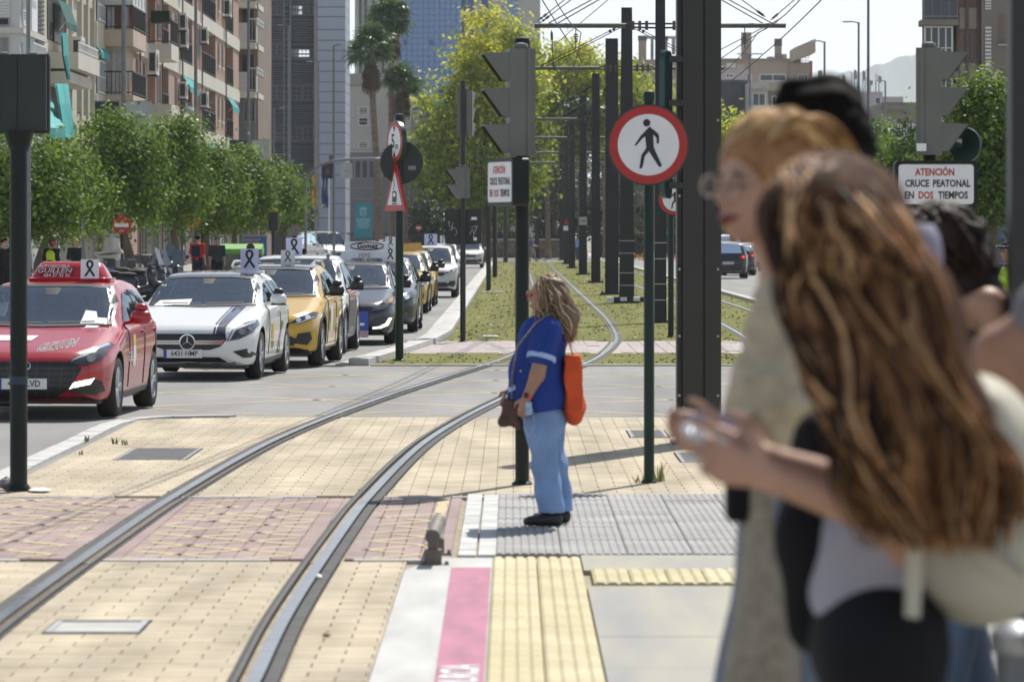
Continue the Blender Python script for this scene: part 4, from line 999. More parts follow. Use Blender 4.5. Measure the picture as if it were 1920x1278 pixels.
# --- cream block nearer the camera
XA = -16.25
ta = thing('cream_apartment_block', 'cream panelled apartment block with teal awnings at the left edge of the picture', 'building', (XA, 0, 0))
ya = lambda px: dX(px, XA)
MB().bbox(-9, 0, ya(44), ya(187), 0, 20).build('wall', CREAM, ta)
fin = MB()
for px in (118,128.5,147,159,171): fin.bbox(.0,.16,ya(px)-.25,ya(px)+.25,3.2,20)
fin.build('fin', CREAM, ta)
for px0, px1 in ((119.5,128),(130,146),(148.5,158),(160.5,170)):
    for z0, z1 in ((10.6,16.2),(3.4,6.4)):
        MB().bbox(.0,.09,ya(px0)+.3,ya(px1)-.3,z0,z1).build('wall_panel', CREAM, ta)
for px0, px1 in ((136,146),(150,157),(160.5,163.5)):
    d = ya((px0+px1)/2); MB().bbox(.0,.02,ya(px0),ya(px1),zP(165,d),zP(104,d)).build('recess', M('panel_recess', (.22,.19,.14), .9, var=.15, scale=.7), ta)
for z0 in (7.4,10.2,13.0):
    window(ta, ya(173), ya(186), .2, z0, z0+1.3, FRAME, GLASSD, 4, 2, 'X', .08); MB().bbox(.0,.22,ya(171),ya(187),z0-1.4,z0-.02).build('bay_panel', CREAM, ta)
awning(ta, .1, ya(171), ya(187), zP(87,ya(180)), .28, .3)
# big dark balcony opening, its slab, curtains and awnings
d = ya(103)
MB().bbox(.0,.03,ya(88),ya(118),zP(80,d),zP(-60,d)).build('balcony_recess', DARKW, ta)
for k, (za, zb2) in enumerate(((zP(135,d),zP(105,d)),(zP(160,d),zP(140,d)))):
    MB().bbox(.0,1.15-.3*k,ya(85),ya(128),za,zb2).build('balcony_slab', BANDM, ta)
railing(ta, 1.1, ya(88), ya(127), zP(105,d), zP(84,d), FRAME); ac(ta, .62, ya(104), zP(95,d), 1.4)
MB().bbox(.03,.08,ya(98),ya(116),zP(80,d),zP(8,d)).build('balcony_door', M('dark_door', (.02,.03,.03), .4, var=.3), ta)
def drape(name, X0, pts, mat, th=.05):
    mb = MB(); n = len(pts[0]); fr = [Vector(p) for r in pts for p in r]; r = len(pts)
    f = [(i*n+j, i*n+j+1, (i+1)*n+j+1, (i+1)*n+j) for i in range(r-1) for j in range(n-1)]
    mb.add(fr, f); mb.add([v-Vector((th,0,0)) for v in fr], [q[::-1] for q in f]); return mb.build(name, mat, ta)
def pxrow(cols, py, x): return [(x+.05*math.sin(k*1.9), dX(px,XA+x), zP(py, dX(px,XA+x))) for k, px in enumerate(cols)]
drape('curtain', 0, [pxrow((117,121,125,128),62,.9), pxrow((119,123,127,131),105,1.0), pxrow((128,130,132,134),150,1.0)], TEALC)
drape('curtain', 0, [pxrow((106,114,122,130),157,1.2), pxrow((112,119,126,134),195,1.5), pxrow((121,129,136,145),258,1.8)], TEALC)
drape('awning', 0, [pxrow((86,90,94,98),186,.5), pxrow((92,98,105,112),222,1.5), pxrow((94,102,110,124),240,2.2)], TEALC)
drape('awning_valance', 0, [pxrow((94,102,110,124),240,2.22), pxrow((94,102,110,124),262,2.2)], TEALC)
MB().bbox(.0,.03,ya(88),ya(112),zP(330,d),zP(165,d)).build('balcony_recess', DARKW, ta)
awning(ta, .2, ya(95), ya(118), zP(2,d), .8, .35, M('dark_teal_canvas', (.01,.09,.08), .8, var=.2))
# projecting white corner with roller shutters facing the camera
yc = 134.0; xr = P(38,0,yc).x-XA; xl = P(-60,0,yc).x-XA
MB().bbox(xl, xr, yc, yc+6.5, 0, 20).build('corner_bay', M('white_render', (.55,.55,.54), .8, var=.06, scale=.6), ta)
def slat_box(name, x0, x1, y, z0, z1, mat, n): 
    mb = MB()
    for i in range(n): z = z0+(z1-z0)*i/n; mb.box(((x0+x1)/2, y, z+(z1-z0)/n*.5), (x1-x0, .03, (z1-z0)/n*.86), (R(14),0,0))
    return mb.build(name, mat, ta)
ex = lambda px: P(px,0,yc).x-XA
for dz in (0, -2.95, 2.95):
    zs = zP(33,yc)+dz; slat_box('roller_shutter', ex(-50), ex(19), yc-.03, zs, zs+1.3, SHUT, 14)
    window(ta, ex(-50), ex(18), yc, zs-.26, zs-.0, M('grey_frame',(.25,.25,.24),.5,var=.1), DARKW, 2, 1, 'Y', .04)
    MB().bbox(xl, xr+.12, yc-.12, yc+6.6, zs-.5, zs-.32).build('sill_band', BANDM, ta)
    window(ta, ex(-50), ex(16), yc, zs-1.3, zs-.62, M('grey_frame'), M('grey_curtain',(.25,.25,.22),.8,var=.2,scale=4), 3, 1, 'Y', .05)
    slat_box2 = MB()
    for i in range(22): slat_box2.box((xr+.03, yc+1.1+.0, zs+.05+i*.1), (.05,1.6,.075), (0,R(16),0))
    slat_box2.build('louvre', SHUT, ta); window(ta, yc+.4, yc+1.8, xr, zs-.22, zs+.3, FRAME, GLASSD, 1, 1, 'X', .08)
    MB().bbox(xr,xr+.1,yc+2.4,yc+4.0,zs-.3,zs+1.5).build('white_door', WHITE, ta)
    s3 = MB()
    for i in range(18): s3.box((xr+.05, yc+5.2, zs-1.6+i*.15), (.06,1.9,.11), (0,R(16),0))
    s3.build('louvre', M('grey_louvre',(.2,.2,.2),.6,var=.1), ta)
    railing(ta, xr+.35, yc+.3, yc+4.2, zs-1.55, zs-.75, FRAME)
MB().bbox(.0,.06,ya(60),ya(187),.0,3.1).build('shop_front', SHOP, ta)

# --- narrow block with concrete balconies beyond the brick one
tcx = thing('balcony_block', 'narrow apartment block with pale concrete balconies just beyond the brick one', 'building', (P(447,0,246).x, 246, 0))
x0 = 0; x1 = P(484,0,246).x-P(447,0,246).x; xq = P(500,0,250).x-P(447,0,246).x
MB().bbox(-8, x1*.98, .3, 14, 0, 22).build('wall', M('brown_render', (.2,.15,.12), .85, var=.2, scale=.6), tcx)
for k, py in enumerate((78,170,2,-90)):
    zt, zb = zP(py-30,246), zP(py,246)
    MB().bbox(-.3, xq-.35, -1.1, .3, zb-.45, zb-.1).build('balcony_slab', BANDM, tcx)
    MB().bbox(xq-.36, xq-.3, -1.1, 5.5, zb-.1, zt).build('balcony_panel', M('pale_panel',(.46,.46,.44),.7,var=.08), tcx); MB().bbox(-.3, x1*.55, -1.12, -1.06, zb-.1, zt+.1).build('balcony_panel', M('pale_panel'), tcx)
    MB().bbox(x1, xq-.3, .3, 5.5, zb-.42, zb-.12).build('balcony_slab', BANDM, tcx)
    railing_y(tcx, x1*.55, xq-.3, -1.09, zb-.1, zt+.35, FRAME); railing(tcx, xq-.28, -1.1, 5.5, zt, zt+.4, FRAME)
    window(tcx, .15, x1*.8, .3, zb, zb+2.1, RECESS, DARKW, 2, 1, 'Y')
z0, z1 = zP(260,248), zP(190,248)
MB().bbox(-.2, xq-.4, -.2, 6, 0, z1+.25).build('glazed_gallery', M('grey_green_render',(.13,.15,.15),.7,var=.15), tcx)
window(tcx, .3, xq-.4, -.2, z0+.9, z1, M('grey_frame'), GLASSD, 3, 1, 'Y'); window(tcx, .4, 5.8, xq-.4, z0+.9, z1, FRAME, GLASSD, 6, 1, 'X')

# --- dark louvred office block with its pale blue panel tower
D3 = 320.0; o3 = P(548,438,D3); o3.z = 0
to = thing('louvred_office', 'dark grey office block covered in horizontal louvres with a pale blue panelled tower', 'building', o3)
X3 = lambda px: P(px,0,D3).x-o3.x; Z3 = lambda py: zP(py, D3)
OFF = M('office_wall', (.085,.092,.1), .7, var=.1, scale=.5); LOUV = M('louvre_metal', (.19,.205,.225), .45, .3, var=.08); PANB = M('pale_blue_panel', (.33,.365,.43), .55, var=.05, scale=.3); OFW = M('office_glass', (.07,.08,.095), .12, var=.3, scale=.5)
wl = MB(); holes = [(545,567,10,30),(545,581,90,108)]
def wrow(py0, py1, xs): 
    for a, b in xs: wl.bbox(X3(a), X3(b), 0, .5, Z3(py1), Z3(py0))
wrow(-220, 10, [(470,600)]); wrow(10,30,[(470,545),(567,600)]); wrow(30,90,[(470,600)]); wrow(90,108,[(470,545),(581,600)]); wrow(108,485,[(470,600)])
wl.bbox(X3(470), X3(543), .5, 14, 0, Z3(-220)); wl.build('wall', OFF, to)
for a, b, c, d in holes: window(to, X3(a)+.01, X3(b)-.01, .1, Z3(d)+.01, Z3(c)-.01, OFF, OFF, 5, 3, 'Y', .05).children[0].location.y = 900 if False else 0
for o in [w for w in to.children if w.name.startswith('window')]:
    for ch in list(o.children): bpy.data.objects.remove(ch)
slm = MB().box((0,0,0), (X3(597)-X3(494), .22, .055), (R(20),0,0)).mesh('slat', LOUV); k = 0; z = 2.0
while z < 20.5:
    c = zP  # rows that cross the see-through windows stop beside them
    link(slm, 'slat', to, ((X3(597)+X3(494))/2, -.2, z)); z += .36 if any(Z3(b)-.1 < z+.3 < Z3(a)+.1 for a, b in ((8,32),(78,110),(155,188),(235,265))) else .185
for a, b in ((0,28),(80,107),(158,187),(236,264),(310,345)):
    for p0, p1 in ((502,518),(520,532),(546,566),(568,588)):
        if (a, p0) in ((0,546),(80,546),(80,568)): continue
        window(to, X3(p0), X3(p1), 0, Z3(b), Z3(a), LOUV, OFW, 2, 1, 'Y', .06)
mb = MB()
for px in (497,533,545,592): mb.bbox(X3(px)-.04, X3(px)+.05, -.42, -.32, 0, 21)
for q in range(40): mb.bbox(X3(533), X3(545), -.4, -.36, .5+q*.5, .54+q*.5)
mb.build('mullion', LOUV, to)
xa, xb = X3(596), X3(648.5); MB().bbox(xa+.02, xb-.02, -.95, 8, 0, 30).build('tower_core', OFF, to)
rows3 = [485,437,409,382,353,328,308,290,270,249,230,212,193,173,155,135,116,96,77,57,33,15,-8,-30,-60]
for a, b in zip(rows3[:-1], rows3[1:]):
    MB().bbox(xa, xb, -1.0, -.955, Z3(a)+.025, Z3(b)-.025).build('panel', PANB, to); MB().bbox(xb-.021, xb, -.95, 8, Z3(a)+.025, Z3(b)-.025).build('panel', PANB, to)
MB().bbox(xa-.25, xa-.02, -1.05, -.7, 0, 21).build('corner_post', M('corner_tan',(.25,.22,.2),.6,var=.1), to)
MB().bbox(X3(618), X3(625), -1.02, -1.001, Z3(301), Z3(292)).build('vent', OFF, to)
# --- blue glass tower behind the palms
D4 = 500.0; o4 = P(880,438,D4); o4.z = 0; X4 = lambda px: P(px,0,D4).x-o4.x; Z4 = lambda py: zP(py, D4)
t4 = thing('glass_tower', 'tall office tower of blue glass panels with pale concrete bays, behind the palms', 'building', o4)
BLUEG = M('blue_glass', (.15,.26,.47), .22, var=.12, scale=.08, spec=.5); CONT = M('tower_concrete', (.4,.4,.38), .85, var=.08, scale=.2); BLUED = M('deep_blue_glass', (.04,.09,.22), .18, var=.2, scale=.1)
MB().bbox(X4(752), X4(866), .1, 14, 0, 36).build('frame', M('blue_frame', (.14,.21,.36), .4, var=.05), t4); MB().bbox(X4(664), X4(751), 2, 14, 0, 36).build('side_wing', CONT, t4)
for px in (672,682,697,714,730): MB().bbox(X4(px), X4(px+5), 1.9, 2.0, 0, 36).build('wing_window', GLASSD, t4)
pw = (X4(866)-X4(752))/11; pm = MB().bbox(-pw/2+.035, pw/2-.035, -.04, .08, -.31, .31).mesh('pane', BLUEG)
for i in range(11):
    for j in range(24):
        o = link(pm, 'pane', t4, (X4(752)+pw*(i+.5), 0, 15.5+j*.69)); o.rotation_euler = (random.gauss(0,.006), 0, random.gauss(0,.006))
MB().bbox(X4(752), X4(866), -.03, .09, 0, 15.1).build('lower_glass', BLUEG, t4)
for p0, p1 in ((806,812),(757,763)): MB().bbox(X4(p0), X4(p1), -.14, -.045, Z4(86), Z4(75)).build('open_pane', BLUED, t4)
MB().bbox(X4(867.5), X4(1013), .3, 16, 0, 36).build('concrete_bay', CONT, t4)
for p0, p1 in ((867.5,874),(877,888),(903,915),(953,972)):
    for j in range(16): MB().bbox(X4(p0), X4(p1), .18, .31, 13+j*1.5, 13+j*1.5+1.42).build('strip_window', BLUED if p0 != 953 else BLUEG, t4)
for z in np.arange(14, 36, 2.9): MB().bbox(X4(915.5), X4(952.5), .27, .3, z, z+.06).build('joint_line', OFF, t4)
# --- low white civic building
D5 = 352.0; o5 = P(715,438,D5); o5.z = 0; X5 = lambda px: P(px,0,D5).x-o5.x; Z5 = lambda py: zP(py, D5)
t5 = thing('civic_building', 'low off-white civic building with two small windows behind the palm trunks', 'building', o5)
WHT = M('offwhite_render', (.43,.42,.38), .85, var=.07, scale=.25, detail=6)
MB().bbox(X5(600), X5(770), 0, 14, Z5(280), Z5(161)).build('wall', WHT, t5); MB().bbox(X5(600), X5(771), -.15, 14, Z5(160.5), Z5(138)).build('parapet', M('parapet_stone',(.34,.33,.29),.9,var=.12,scale=.6,bump=.3,bscale=3), t5)
MB().bbox(X5(600), X5(770), .05, 14, 0, Z5(280.5)).build('base_wall', M('grey_base',(.2,.2,.2),.8,var=.1), t5)
for py0, py1, m in ((200,216,M('brown_blind',(.22,.15,.11),.7,var=.2,scale=3)),(220,236,GLASSD),(264,279,M('brown_blind'))):
    window(t5, X5(671.5), X5(691), 0, Z5(py1), Z5(py0), FRAME, m, 1, 3 if m is not GLASSD else 2, 'Y', .09)
MB().bbox(X5(648), X5(720), -.08, .05, Z5(286), Z5(281)).build('cornice', WHT, t5)
for i in range(7): window(t5, X5(652+i*13), X5(664+i*13), .05, Z5(335), Z5(300), M('grey_frame'), OFW, 1, 1, 'Y', .08)
for py in (352,372,392): MB().bbox(X5(648), X5(700), -.02, .05, Z5(py+1), Z5(py)).build('band', CONC, t5)
for i in range(3): MB().bbox(X5(771)+i*4.2, X5(771)+i*4.2+.6, 2, 3, 0, Z5(205)).build('column', WHT, t5)
MB().bbox(X5(771), X5(870), 3, 14, 0, Z5(200)).build('glass_wing', M('green_glass',(.08,.13,.13),.2,var=.3,scale=.2), t5)
for i in range(6):
    for j in range(4): window(t5, X5(772+i*15), X5(785+i*15), 3, Z5(430-j*55), Z5(385-j*55), FRAME, OFW, 2, 1, 'Y', .08)
# teal institutional banner with pale crest and lines
ob = P(681,455,318); tn = thing('teal_banner', 'teal institutional banner with a pale crowned crest, standing by the railings', 'banner', (ob.x, ob.y, 0)); s5 = 318/FPX
z0, z1 = zP(446,318), zP(381,318); MB().bbox(-16*s5, 16*s5, -.05, .05, z0, z1).build('banner_panel', M('banner_teal',(.03,.24,.3),.6,var=.08), tn)
mb = MB(); zc = zP(399,318); c5 = s5
mb.prism([(-6*c5,5*c5),(-6*c5,-3*c5),(0,-8*c5),(6*c5,-3*c5),(6*c5,5*c5),(4.6*c5,5*c5),(4.6*c5,-2.4*c5),(0,-6.4*c5),(-4.6*c5,-2.4*c5),(-4.6*c5,5*c5)], (0,-.054,zc), (1,0,0), (0,0,1), .003)
mb.prism([(-6*c5,6*c5),(6*c5,6*c5),(7*c5,11*c5),(3*c5,8.5*c5),(0,12*c5),(-3*c5,8.5*c5),(-7*c5,11*c5)], (0,-.054,zc), (1,0,0), (0,0,1), .003)
for i in range(2):
    for j in range(2): mb.box((-2.2*c5+i*4.4*c5, -.054, zc+2*c5-j*4*c5), (2.6*c5,.006,2.4*c5))
for k, (w, py) in enumerate(((26,411),(26,415),(22,419),(25,423),(16,427))): mb.box((0,-.054,zP(py,318)), (w*c5,.006,1.7*c5))
mb.build('banner_print', M('banner_print_pale',(.35,.55,.58),.6,var=.1), tn)
for sx in (-1,1): MB().cyl((sx*16.5*s5,0,0),(sx*16.5*s5,0,z1),.05,n=8).build('post', GREYL, tn)
fc = thing('iron_fence', 'dark iron railings across the back of the square', 'fence', (P(640,0,322).x, 322, 0)); mb = MB(); 
for i in range(95): mb.cyl((-3+i*.14,0,.2),(-3+i*.14,0,2.0),.012,n=4)
mb.bbox(-3,10.3,-.02,.02,1.9,1.96); mb.bbox(-3,10.3,-.02,.02,.2,.26); mb.build('bars', RAILK, fc)
for i in range(6): MB().bbox(-3+i*2.66,-2.9+i*2.66,-.05,.05,0,2.1).build('post', RAILK, fc)
# stone wall and far hedge closing the street
STN = M_random('dark_stone', [(.1,.085,.07),(.15,.125,.1),(.2,.17,.14),(.12,.105,.09)], .9, .25, 3, .4, 20, 'tint')
sw = thing('stone_wall', 'low dark stone wall closing the tram grass at the far end', 'wall', (0, 338, 0)); mb = MB()
x = -2.2
for r_ in range(7):
    x = -2.2-(r_ % 2)*.3
    while x < 5.2:
        w = random.uniform(.35,.75); mb.box((x+w/2, random.gauss(0,.02), .13+r_*.2), (w-.02,.4,.18), (random.gauss(0,.02),0,random.gauss(0,.03)), 0, random.random()); x += w
mb.build('stone', STN, sw); sw.children[0]['kind'] = 'stuff'; MB().bbox(-2.4,5.3,-.3,.3,1.43,1.53).build('coping', CONC, sw)

# --- right side: distant roofs
def block(name, label, d, px0, px1, py_top, mat, wins=(), extras=(), depth=14, fr=FRAME, gl=GLASSD, cat='building'):
    o = P((px0+px1)/2, 438, d); o.z = 0; t = thing(name, label, cat, o); X = lambda px: P(px,0,d).x-o.x; Z = lambda py: zP(py, d)
    MB().bbox(X(px0), X(px1), 0, depth, 0, Z(py_top)).build('wall', mat, t)
    for a, b, c, e, nx in wins: window(t, X(a), X(b), 0, Z(e), Z(c), fr, gl, nx, 1, 'Y', .1)
    for nm, a, b, c, e, m, y in extras: MB().bbox(X(a), X(b), y, y+1.6, Z(e), Z(c)).build(nm, m, t)
    return t, X, Z
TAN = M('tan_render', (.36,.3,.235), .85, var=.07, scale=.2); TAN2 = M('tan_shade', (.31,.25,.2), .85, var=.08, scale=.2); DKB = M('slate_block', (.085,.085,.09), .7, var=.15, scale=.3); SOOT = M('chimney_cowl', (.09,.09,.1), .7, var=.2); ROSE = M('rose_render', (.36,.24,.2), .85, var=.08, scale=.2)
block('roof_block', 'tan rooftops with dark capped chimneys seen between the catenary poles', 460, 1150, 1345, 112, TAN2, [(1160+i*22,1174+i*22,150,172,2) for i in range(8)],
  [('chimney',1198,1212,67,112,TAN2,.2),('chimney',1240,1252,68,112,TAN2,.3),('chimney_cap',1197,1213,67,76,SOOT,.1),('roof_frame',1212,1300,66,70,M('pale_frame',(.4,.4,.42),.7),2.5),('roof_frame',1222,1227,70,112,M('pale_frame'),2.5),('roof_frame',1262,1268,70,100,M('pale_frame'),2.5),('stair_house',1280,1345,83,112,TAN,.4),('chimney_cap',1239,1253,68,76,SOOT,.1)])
t, X, Z = block('tan_apartments', 'tan apartment building with two tall chimneys and a slanted roof wing', 430, 1345, 1502, 112, TAN, [(1424,1474,139,153,2),(1490,1500,143,153,1),(1380,1410,138,152,2)],
  [('chimney',1392,1410,60,112,TAN,1),('chimney_cap',1392,1402,70,82,SOOT,.9),('chimney',1455,1467,75,112,TAN,1),('chimney_cap',1454.5,1467.5,72,86,SOOT,.9),('cornice',1345,1502,110,113,TAN2,-.3),('air_unit',1362,1378,119,128,ACM,-1.2),('roof_box',1440,1452,106,112,CONC,.5),('roof_box',1468,1476,101,112,CONC,.5)])
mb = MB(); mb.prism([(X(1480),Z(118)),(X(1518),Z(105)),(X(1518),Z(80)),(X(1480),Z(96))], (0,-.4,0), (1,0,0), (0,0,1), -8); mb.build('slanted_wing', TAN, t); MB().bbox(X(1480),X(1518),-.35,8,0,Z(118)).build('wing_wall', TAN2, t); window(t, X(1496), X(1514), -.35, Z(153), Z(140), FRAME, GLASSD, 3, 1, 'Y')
for z in (115,107): railing_y(t, X(1482), X(1516), -.6, Z(z+4), Z(z-2), RAILK, .3)
block('slate_block', 'flat dark slate block below the tan apartments', 360, 1330, 1403, 153, DKB, [(1345,1352,180,205,1)], [('roof_edge',1330,1404,150,154,M('teal_edge',(.06,.1,.11),.5),-.2)])
block('pink_house', 'small pinkish flat roofed house in front of the tan apartments', 390, 1335, 1402, 130, M('pale_pink_render',(.5,.43,.41),.8,var=.06), [(1360,1376,138,146,2)], [('roof_box',1385,1396,121,130,WHT,1)])
block('white_balcony_house', 'white house with stacked balconies beside the slate block', 355, 1403, 1440, 155, WHT, [(1410,1436,174,200,2)], [('balcony',1402,1441,160,167,CONC,-1),('balcony',1402,1441,200,206,CONC,-1)])
block('brown_house', 'brown shaded house right of the white balcony house', 365, 1440, 1500, 170, M('brown_render'), [(1447,1457,180,200,1),(1465,1478,182,205,2)])
block('red_block', 'dull red brick block behind the dark haired head', 480, 1518, 1572, 146, ROSE, [(1530+i*12,1538+i*12,155,165,1) for i in range(3)], [('stack',1537,1543,132,146,ROSE,1),('stair_house',1519,1524,114,146,M('red_render',(.3,.1,.08),.8),.5)])
block('mauve_block', 'low mauve roof block below the telephone masts', 520, 1572, 1655, 172, M('mauve_render',(.42,.38,.39),.85,var=.06), [(1585,1600,185,192,2),(1640,1652,182,196,1)], [('parapet',1655,1695,181,196,M('mauve_render'),1)])
block('blue_grey_block', 'pale blue grey glass block behind the right lamp posts', 420, 1610, 1660, 197, M('blue_grey_glass',(.3,.37,.47),.3,var=.08,scale=.3), [(1612+i*12,1622+i*12,202+j*14,214+j*14,1) for i in range(4) for j in range(2)], gl=M('blue_grey_pane',(.25,.33,.45),.2,var=.15))
block('olive_hall', 'flat olive grey hall left of the right signal', 300, 1655, 1740, 192, M('olive_render',(.2,.19,.155),.85,var=.1), [(1662+i*16,1674+i*16,232,262,2) for i in range(5)], [('roof_step',1655,1700,198,206,M('olive_render'),-.6)])
tm = thing('antenna_cluster', 'cluster of telephone masts and pale antenna panels on the mauve roof', 'antenna', P(1625,172,519)); s5 = 519/FPX
for i, (px, h) in enumerate(((1580,32),(1596,36),(1602,42),(1607,30),(1618,40),(1622,28),(1632,22),(1642,34),(1648,30))):
    x = (px-1625)*s5; MB().cyl((x,0,0),(x,0,h*s5),.06,n=6).build('mast', GREYL, tm)
    MB().box((x+.12,-.1,h*s5*.75),(.32,.2,h*s5*.4)).build('antenna_panel', WHITE if i % 2 else GREYL, tm)
# --- brown brick apartments at right
D6 = 150.0; o6 = P(1800,438,D6); o6.z = 0; X6 = lambda px: P(px,0,D6).x-o6.x; Z6 = lambda py: zP(py, D6)
t6 = thing('brown_apartments', 'brown brick apartment block with glazed balconies above the right hand trees', 'building', o6)
BRN = M('brown_brick', (.17,.12,.095), .9, var=.12, scale=3); STONE6 = M('stone_panel', (.33,.29,.23), .85, var=.08, scale=.8); OLV = M('taupe_render', (.2,.18,.15), .85, var=.06, scale=.5)
MB().bbox(X6(1795), X6(1838), 0, 6, 0, 14).build('wall', BRN, t6); MB().bbox(X6(1838), X6(1990), -.4, 12, 0, 14).build('side_wall', OLV, t6); MB().bbox(X6(1736), X6(1795), .8, 1.4, 0, 14).build('balcony_wall', OLV, t6)
for py in (38,135,-60,232):
    MB().bbox(X6(1726), X6(1793), -.7, .8, Z6(py+11), Z6(py)).build('balcony_slab', OLV, t6)
for py in (50,147): window(t6, X6(1731), X6(1785), -.3, Z6(py+82), Z6(py), FRAME, GLASSD, 4, 2, 'Y', .06); window(t6, X6(1731), X6(1785), -.2, Z6(py+105), Z6(py+84), FRAME, SHUT, 1, 1, 'Y')
mb = MB(); mb.bbox(X6(1728), X6(1792), -.72, -.68, Z6(37), Z6(4)); mb.build('balcony_glass', M('smoked_panel',(.06,.07,.085),.3,var=.1), t6); railing_y(t6, X6(1728), X6(1792), -.75, Z6(38), Z6(-2), GREYL, .25)
for py0, py1 in ((15,55),(118,160),(-80,-40)): MB().bbox(X6(1799), X6(1832), -.05, .0, Z6(py1), Z6(py0)).build('stone_panel', STONE6, t6)
for py0, py1 in ((58,117),(161,220)): window(t6, X6(1799), X6(1832), 0, Z6(py1), Z6(py0), BRN, GLASSD, 3, 1, 'Y', .1)
for px in (1796,1813,1834): MB().bbox(X6(px)-.05, X6(px)+.05, -.12, -.051, 0, 14).build('drain_pipe', M('pipe_brown'), t6)
for a, b in ((1845,1856),):
    for py0, py1 in ((50,134),(-40,20),(160,220)):
        n = 12
        for i in range(n): MB().box(((X6(a)+X6(b))/2,-.42,Z6(py1)+(Z6(py0)-Z6(py1))*(i+.5)/n),(X6(b)-X6(a),.06,(Z6(py0)-Z6(py1))/n*.62),(R(18),0,0)).build('louvre', SHUT, t6)
for py0, py1 in ((28,84),(130,190)): MB().bbox(X6(1870), X6(1899), -.42, -.39, Z6(py1), Z6(py0)).build('loggia', RECESS, t6); MB().bbox(X6(1868), X6(1901), -.6, -.42, Z6(py1+3), Z6(py1)).build('loggia_sill', CONC, t6)
# low shop fronts behind right trees
MB().bbox(X6(1690), X6(1990), -.6, -.41, 0, 3.2).build('shop_front', M('blue_shop',(.08,.1,.15),.5,var=.5,scale=.5), t6)
# ================================================================ trees, palms, hedges
BARK = M('bark', (.13,.1,.075), .95, var=.35, scale=4, bump=.6, bscale=14, stretch=(1,1,.3)); BARKP = M('palm_bark', (.17,.125,.095), .95, var=.3, scale=3, bump=.6, bscale=10, stretch=(1,1,3))
LEAF1 = M_leaf('plane_leaf', [(.045,.085,.013),(.095,.165,.022),(.17,.26,.036),(.29,.38,.07)], .58, .46)
LEAFY = M_leaf('pale_leaf', [(.06,.115,.016),(.14,.23,.032),(.25,.35,.058)], .42, .45)
LEAFT = M_leaf('tipuana_leaf', [(.09,.155,.03),(.19,.28,.035),(.35,.42,.05),(.54,.54,.07),(.64,.6,.08)], .65, .55)
LEAFO = M_leaf('olive_leaf', [(.07,.085,.055),(.13,.15,.1),(.19,.21,.15)], .6, .3)
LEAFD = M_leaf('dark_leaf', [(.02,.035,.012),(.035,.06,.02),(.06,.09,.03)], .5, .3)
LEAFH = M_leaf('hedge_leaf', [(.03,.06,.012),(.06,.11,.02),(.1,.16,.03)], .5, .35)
PALMG = M_leaf('palm_leaf', [(.04,.075,.025),(.09,.15,.055),(.17,.23,.1)], .38, .25); PALMD = M_leaf('dead_palm_leaf', [(.1,.075,.045),(.16,.12,.075),(.07,.055,.035)], .8, .2)
def leaves_mesh(name, pos, size, mat, tint, out=None, droop=0.0):
    n = len(pos); a = rng.normal(size=(n,3)); 
    if out is not None: a = a*.75+out*.9
    a /= np.linalg.norm(a, axis=1)[:,None]; b = rng.normal(size=(n,3)); b[:,2] -= droop
    u = np.cross(a, b); u /= np.linalg.norm(u, axis=1)[:,None]; v = np.cross(a, u)
    s = (size*rng.uniform(.6,1.35,n))[:,None]; L = u*s*.62; W = v*s*.36; N = a*s*.1
    V = np.stack([pos-L, pos-W*1.0+L*.1+N, pos+L, pos+W+L*.1+N], 1).reshape(-1,3)
    me = bpy.data.meshes.new(name); me.vertices.add(4*n); me.loops.add(4*n); me.polygons.add(n)
    me.vertices.foreach_set('co', V.astype(np.float32).ravel()); me.loops.foreach_set('vertex_index', np.arange(4*n, dtype=np.int32))
    me.polygons.foreach_set('loop_start', np.arange(0,4*n,4,dtype=np.int32)); me.materials.append(mat)
    at = me.attributes.new('tint','FLOAT','FACE'); at.data.foreach_set('value', np.clip(tint,0,1).astype(np.float32)); me.update(); me.validate(); return me
def crown(name, lobes, n, size, mat, clumps=60, cr=.42, droop=.4, yellow_top=0.0):
    """lobes: (centre, radii); leaves gathered in clumps near the lobes' surface, gaps between"""
    vol = np.array([l[1][0]*l[1][1]*l[1][2] for l in lobes])**.667; pick = rng.choice(len(lobes), clumps, p=vol/vol.sum())
    d = rng.normal(size=(clumps,3)); d /= np.linalg.norm(d,axis=1)[:,None]; rr = rng.uniform(.45,1.0,clumps)**.5
    C = np.array([l[0] for l in lobes])[pick]; Rr = np.array([l[1] for l in lobes])[pick]; cc = C+d*Rr*rr[:,None]
    k = rng.integers(0, clumps, n); scl = rng.uniform(.6,1.3,clumps); off = rng.normal(size=(n,3))*cr*scl[k][:,None]*np.array([1,1,.7])
    pos = cc[k]+off; ct = rng.uniform(0,1,clumps)
    zmin = min(l[0][2]-l[1][2] for l in lobes); zmax = max(l[0][2]+l[1][2] for l in lobes)
    tint = .25+.45*ct[k]+rng.normal(size=n)*.16+yellow_top*((pos[:,2]-zmin)/(zmax-zmin)-.5)
    out = off/np.maximum(np.linalg.norm(off,axis=1)[:,None],1e-6)+d[k]*.6+np.array([0,0,.5]); 
    return leaves_mesh(name, pos, size, mat, tint, out, droop), cc
def trunk_mesh(name, h, r, ends, mat, lean=(0,0)):
    mb = MB(); top = Vector((lean[0], lean[1], h)); pts = spline([(0,0,-.05),(lean[0]*.3+random.gauss(0,.04), lean[1]*.3, h*.45), top], 10)
    mb.tube(pts, [r*(1.25-.45*i/(len(pts)-1)) for i in range(len(pts))], 9)
    for e in ends:
        e = Vector(e); m = top.lerp(e,.5)+Vector((random.gauss(0,.15),random.gauss(0,.15),.2))
        mb.tube(spline([top-Vector((0,0,.2)), m, e], 8), [r*.55*(1-.8*i/8) for i in range(9)], 6)
    return mb.mesh(name, mat, True)
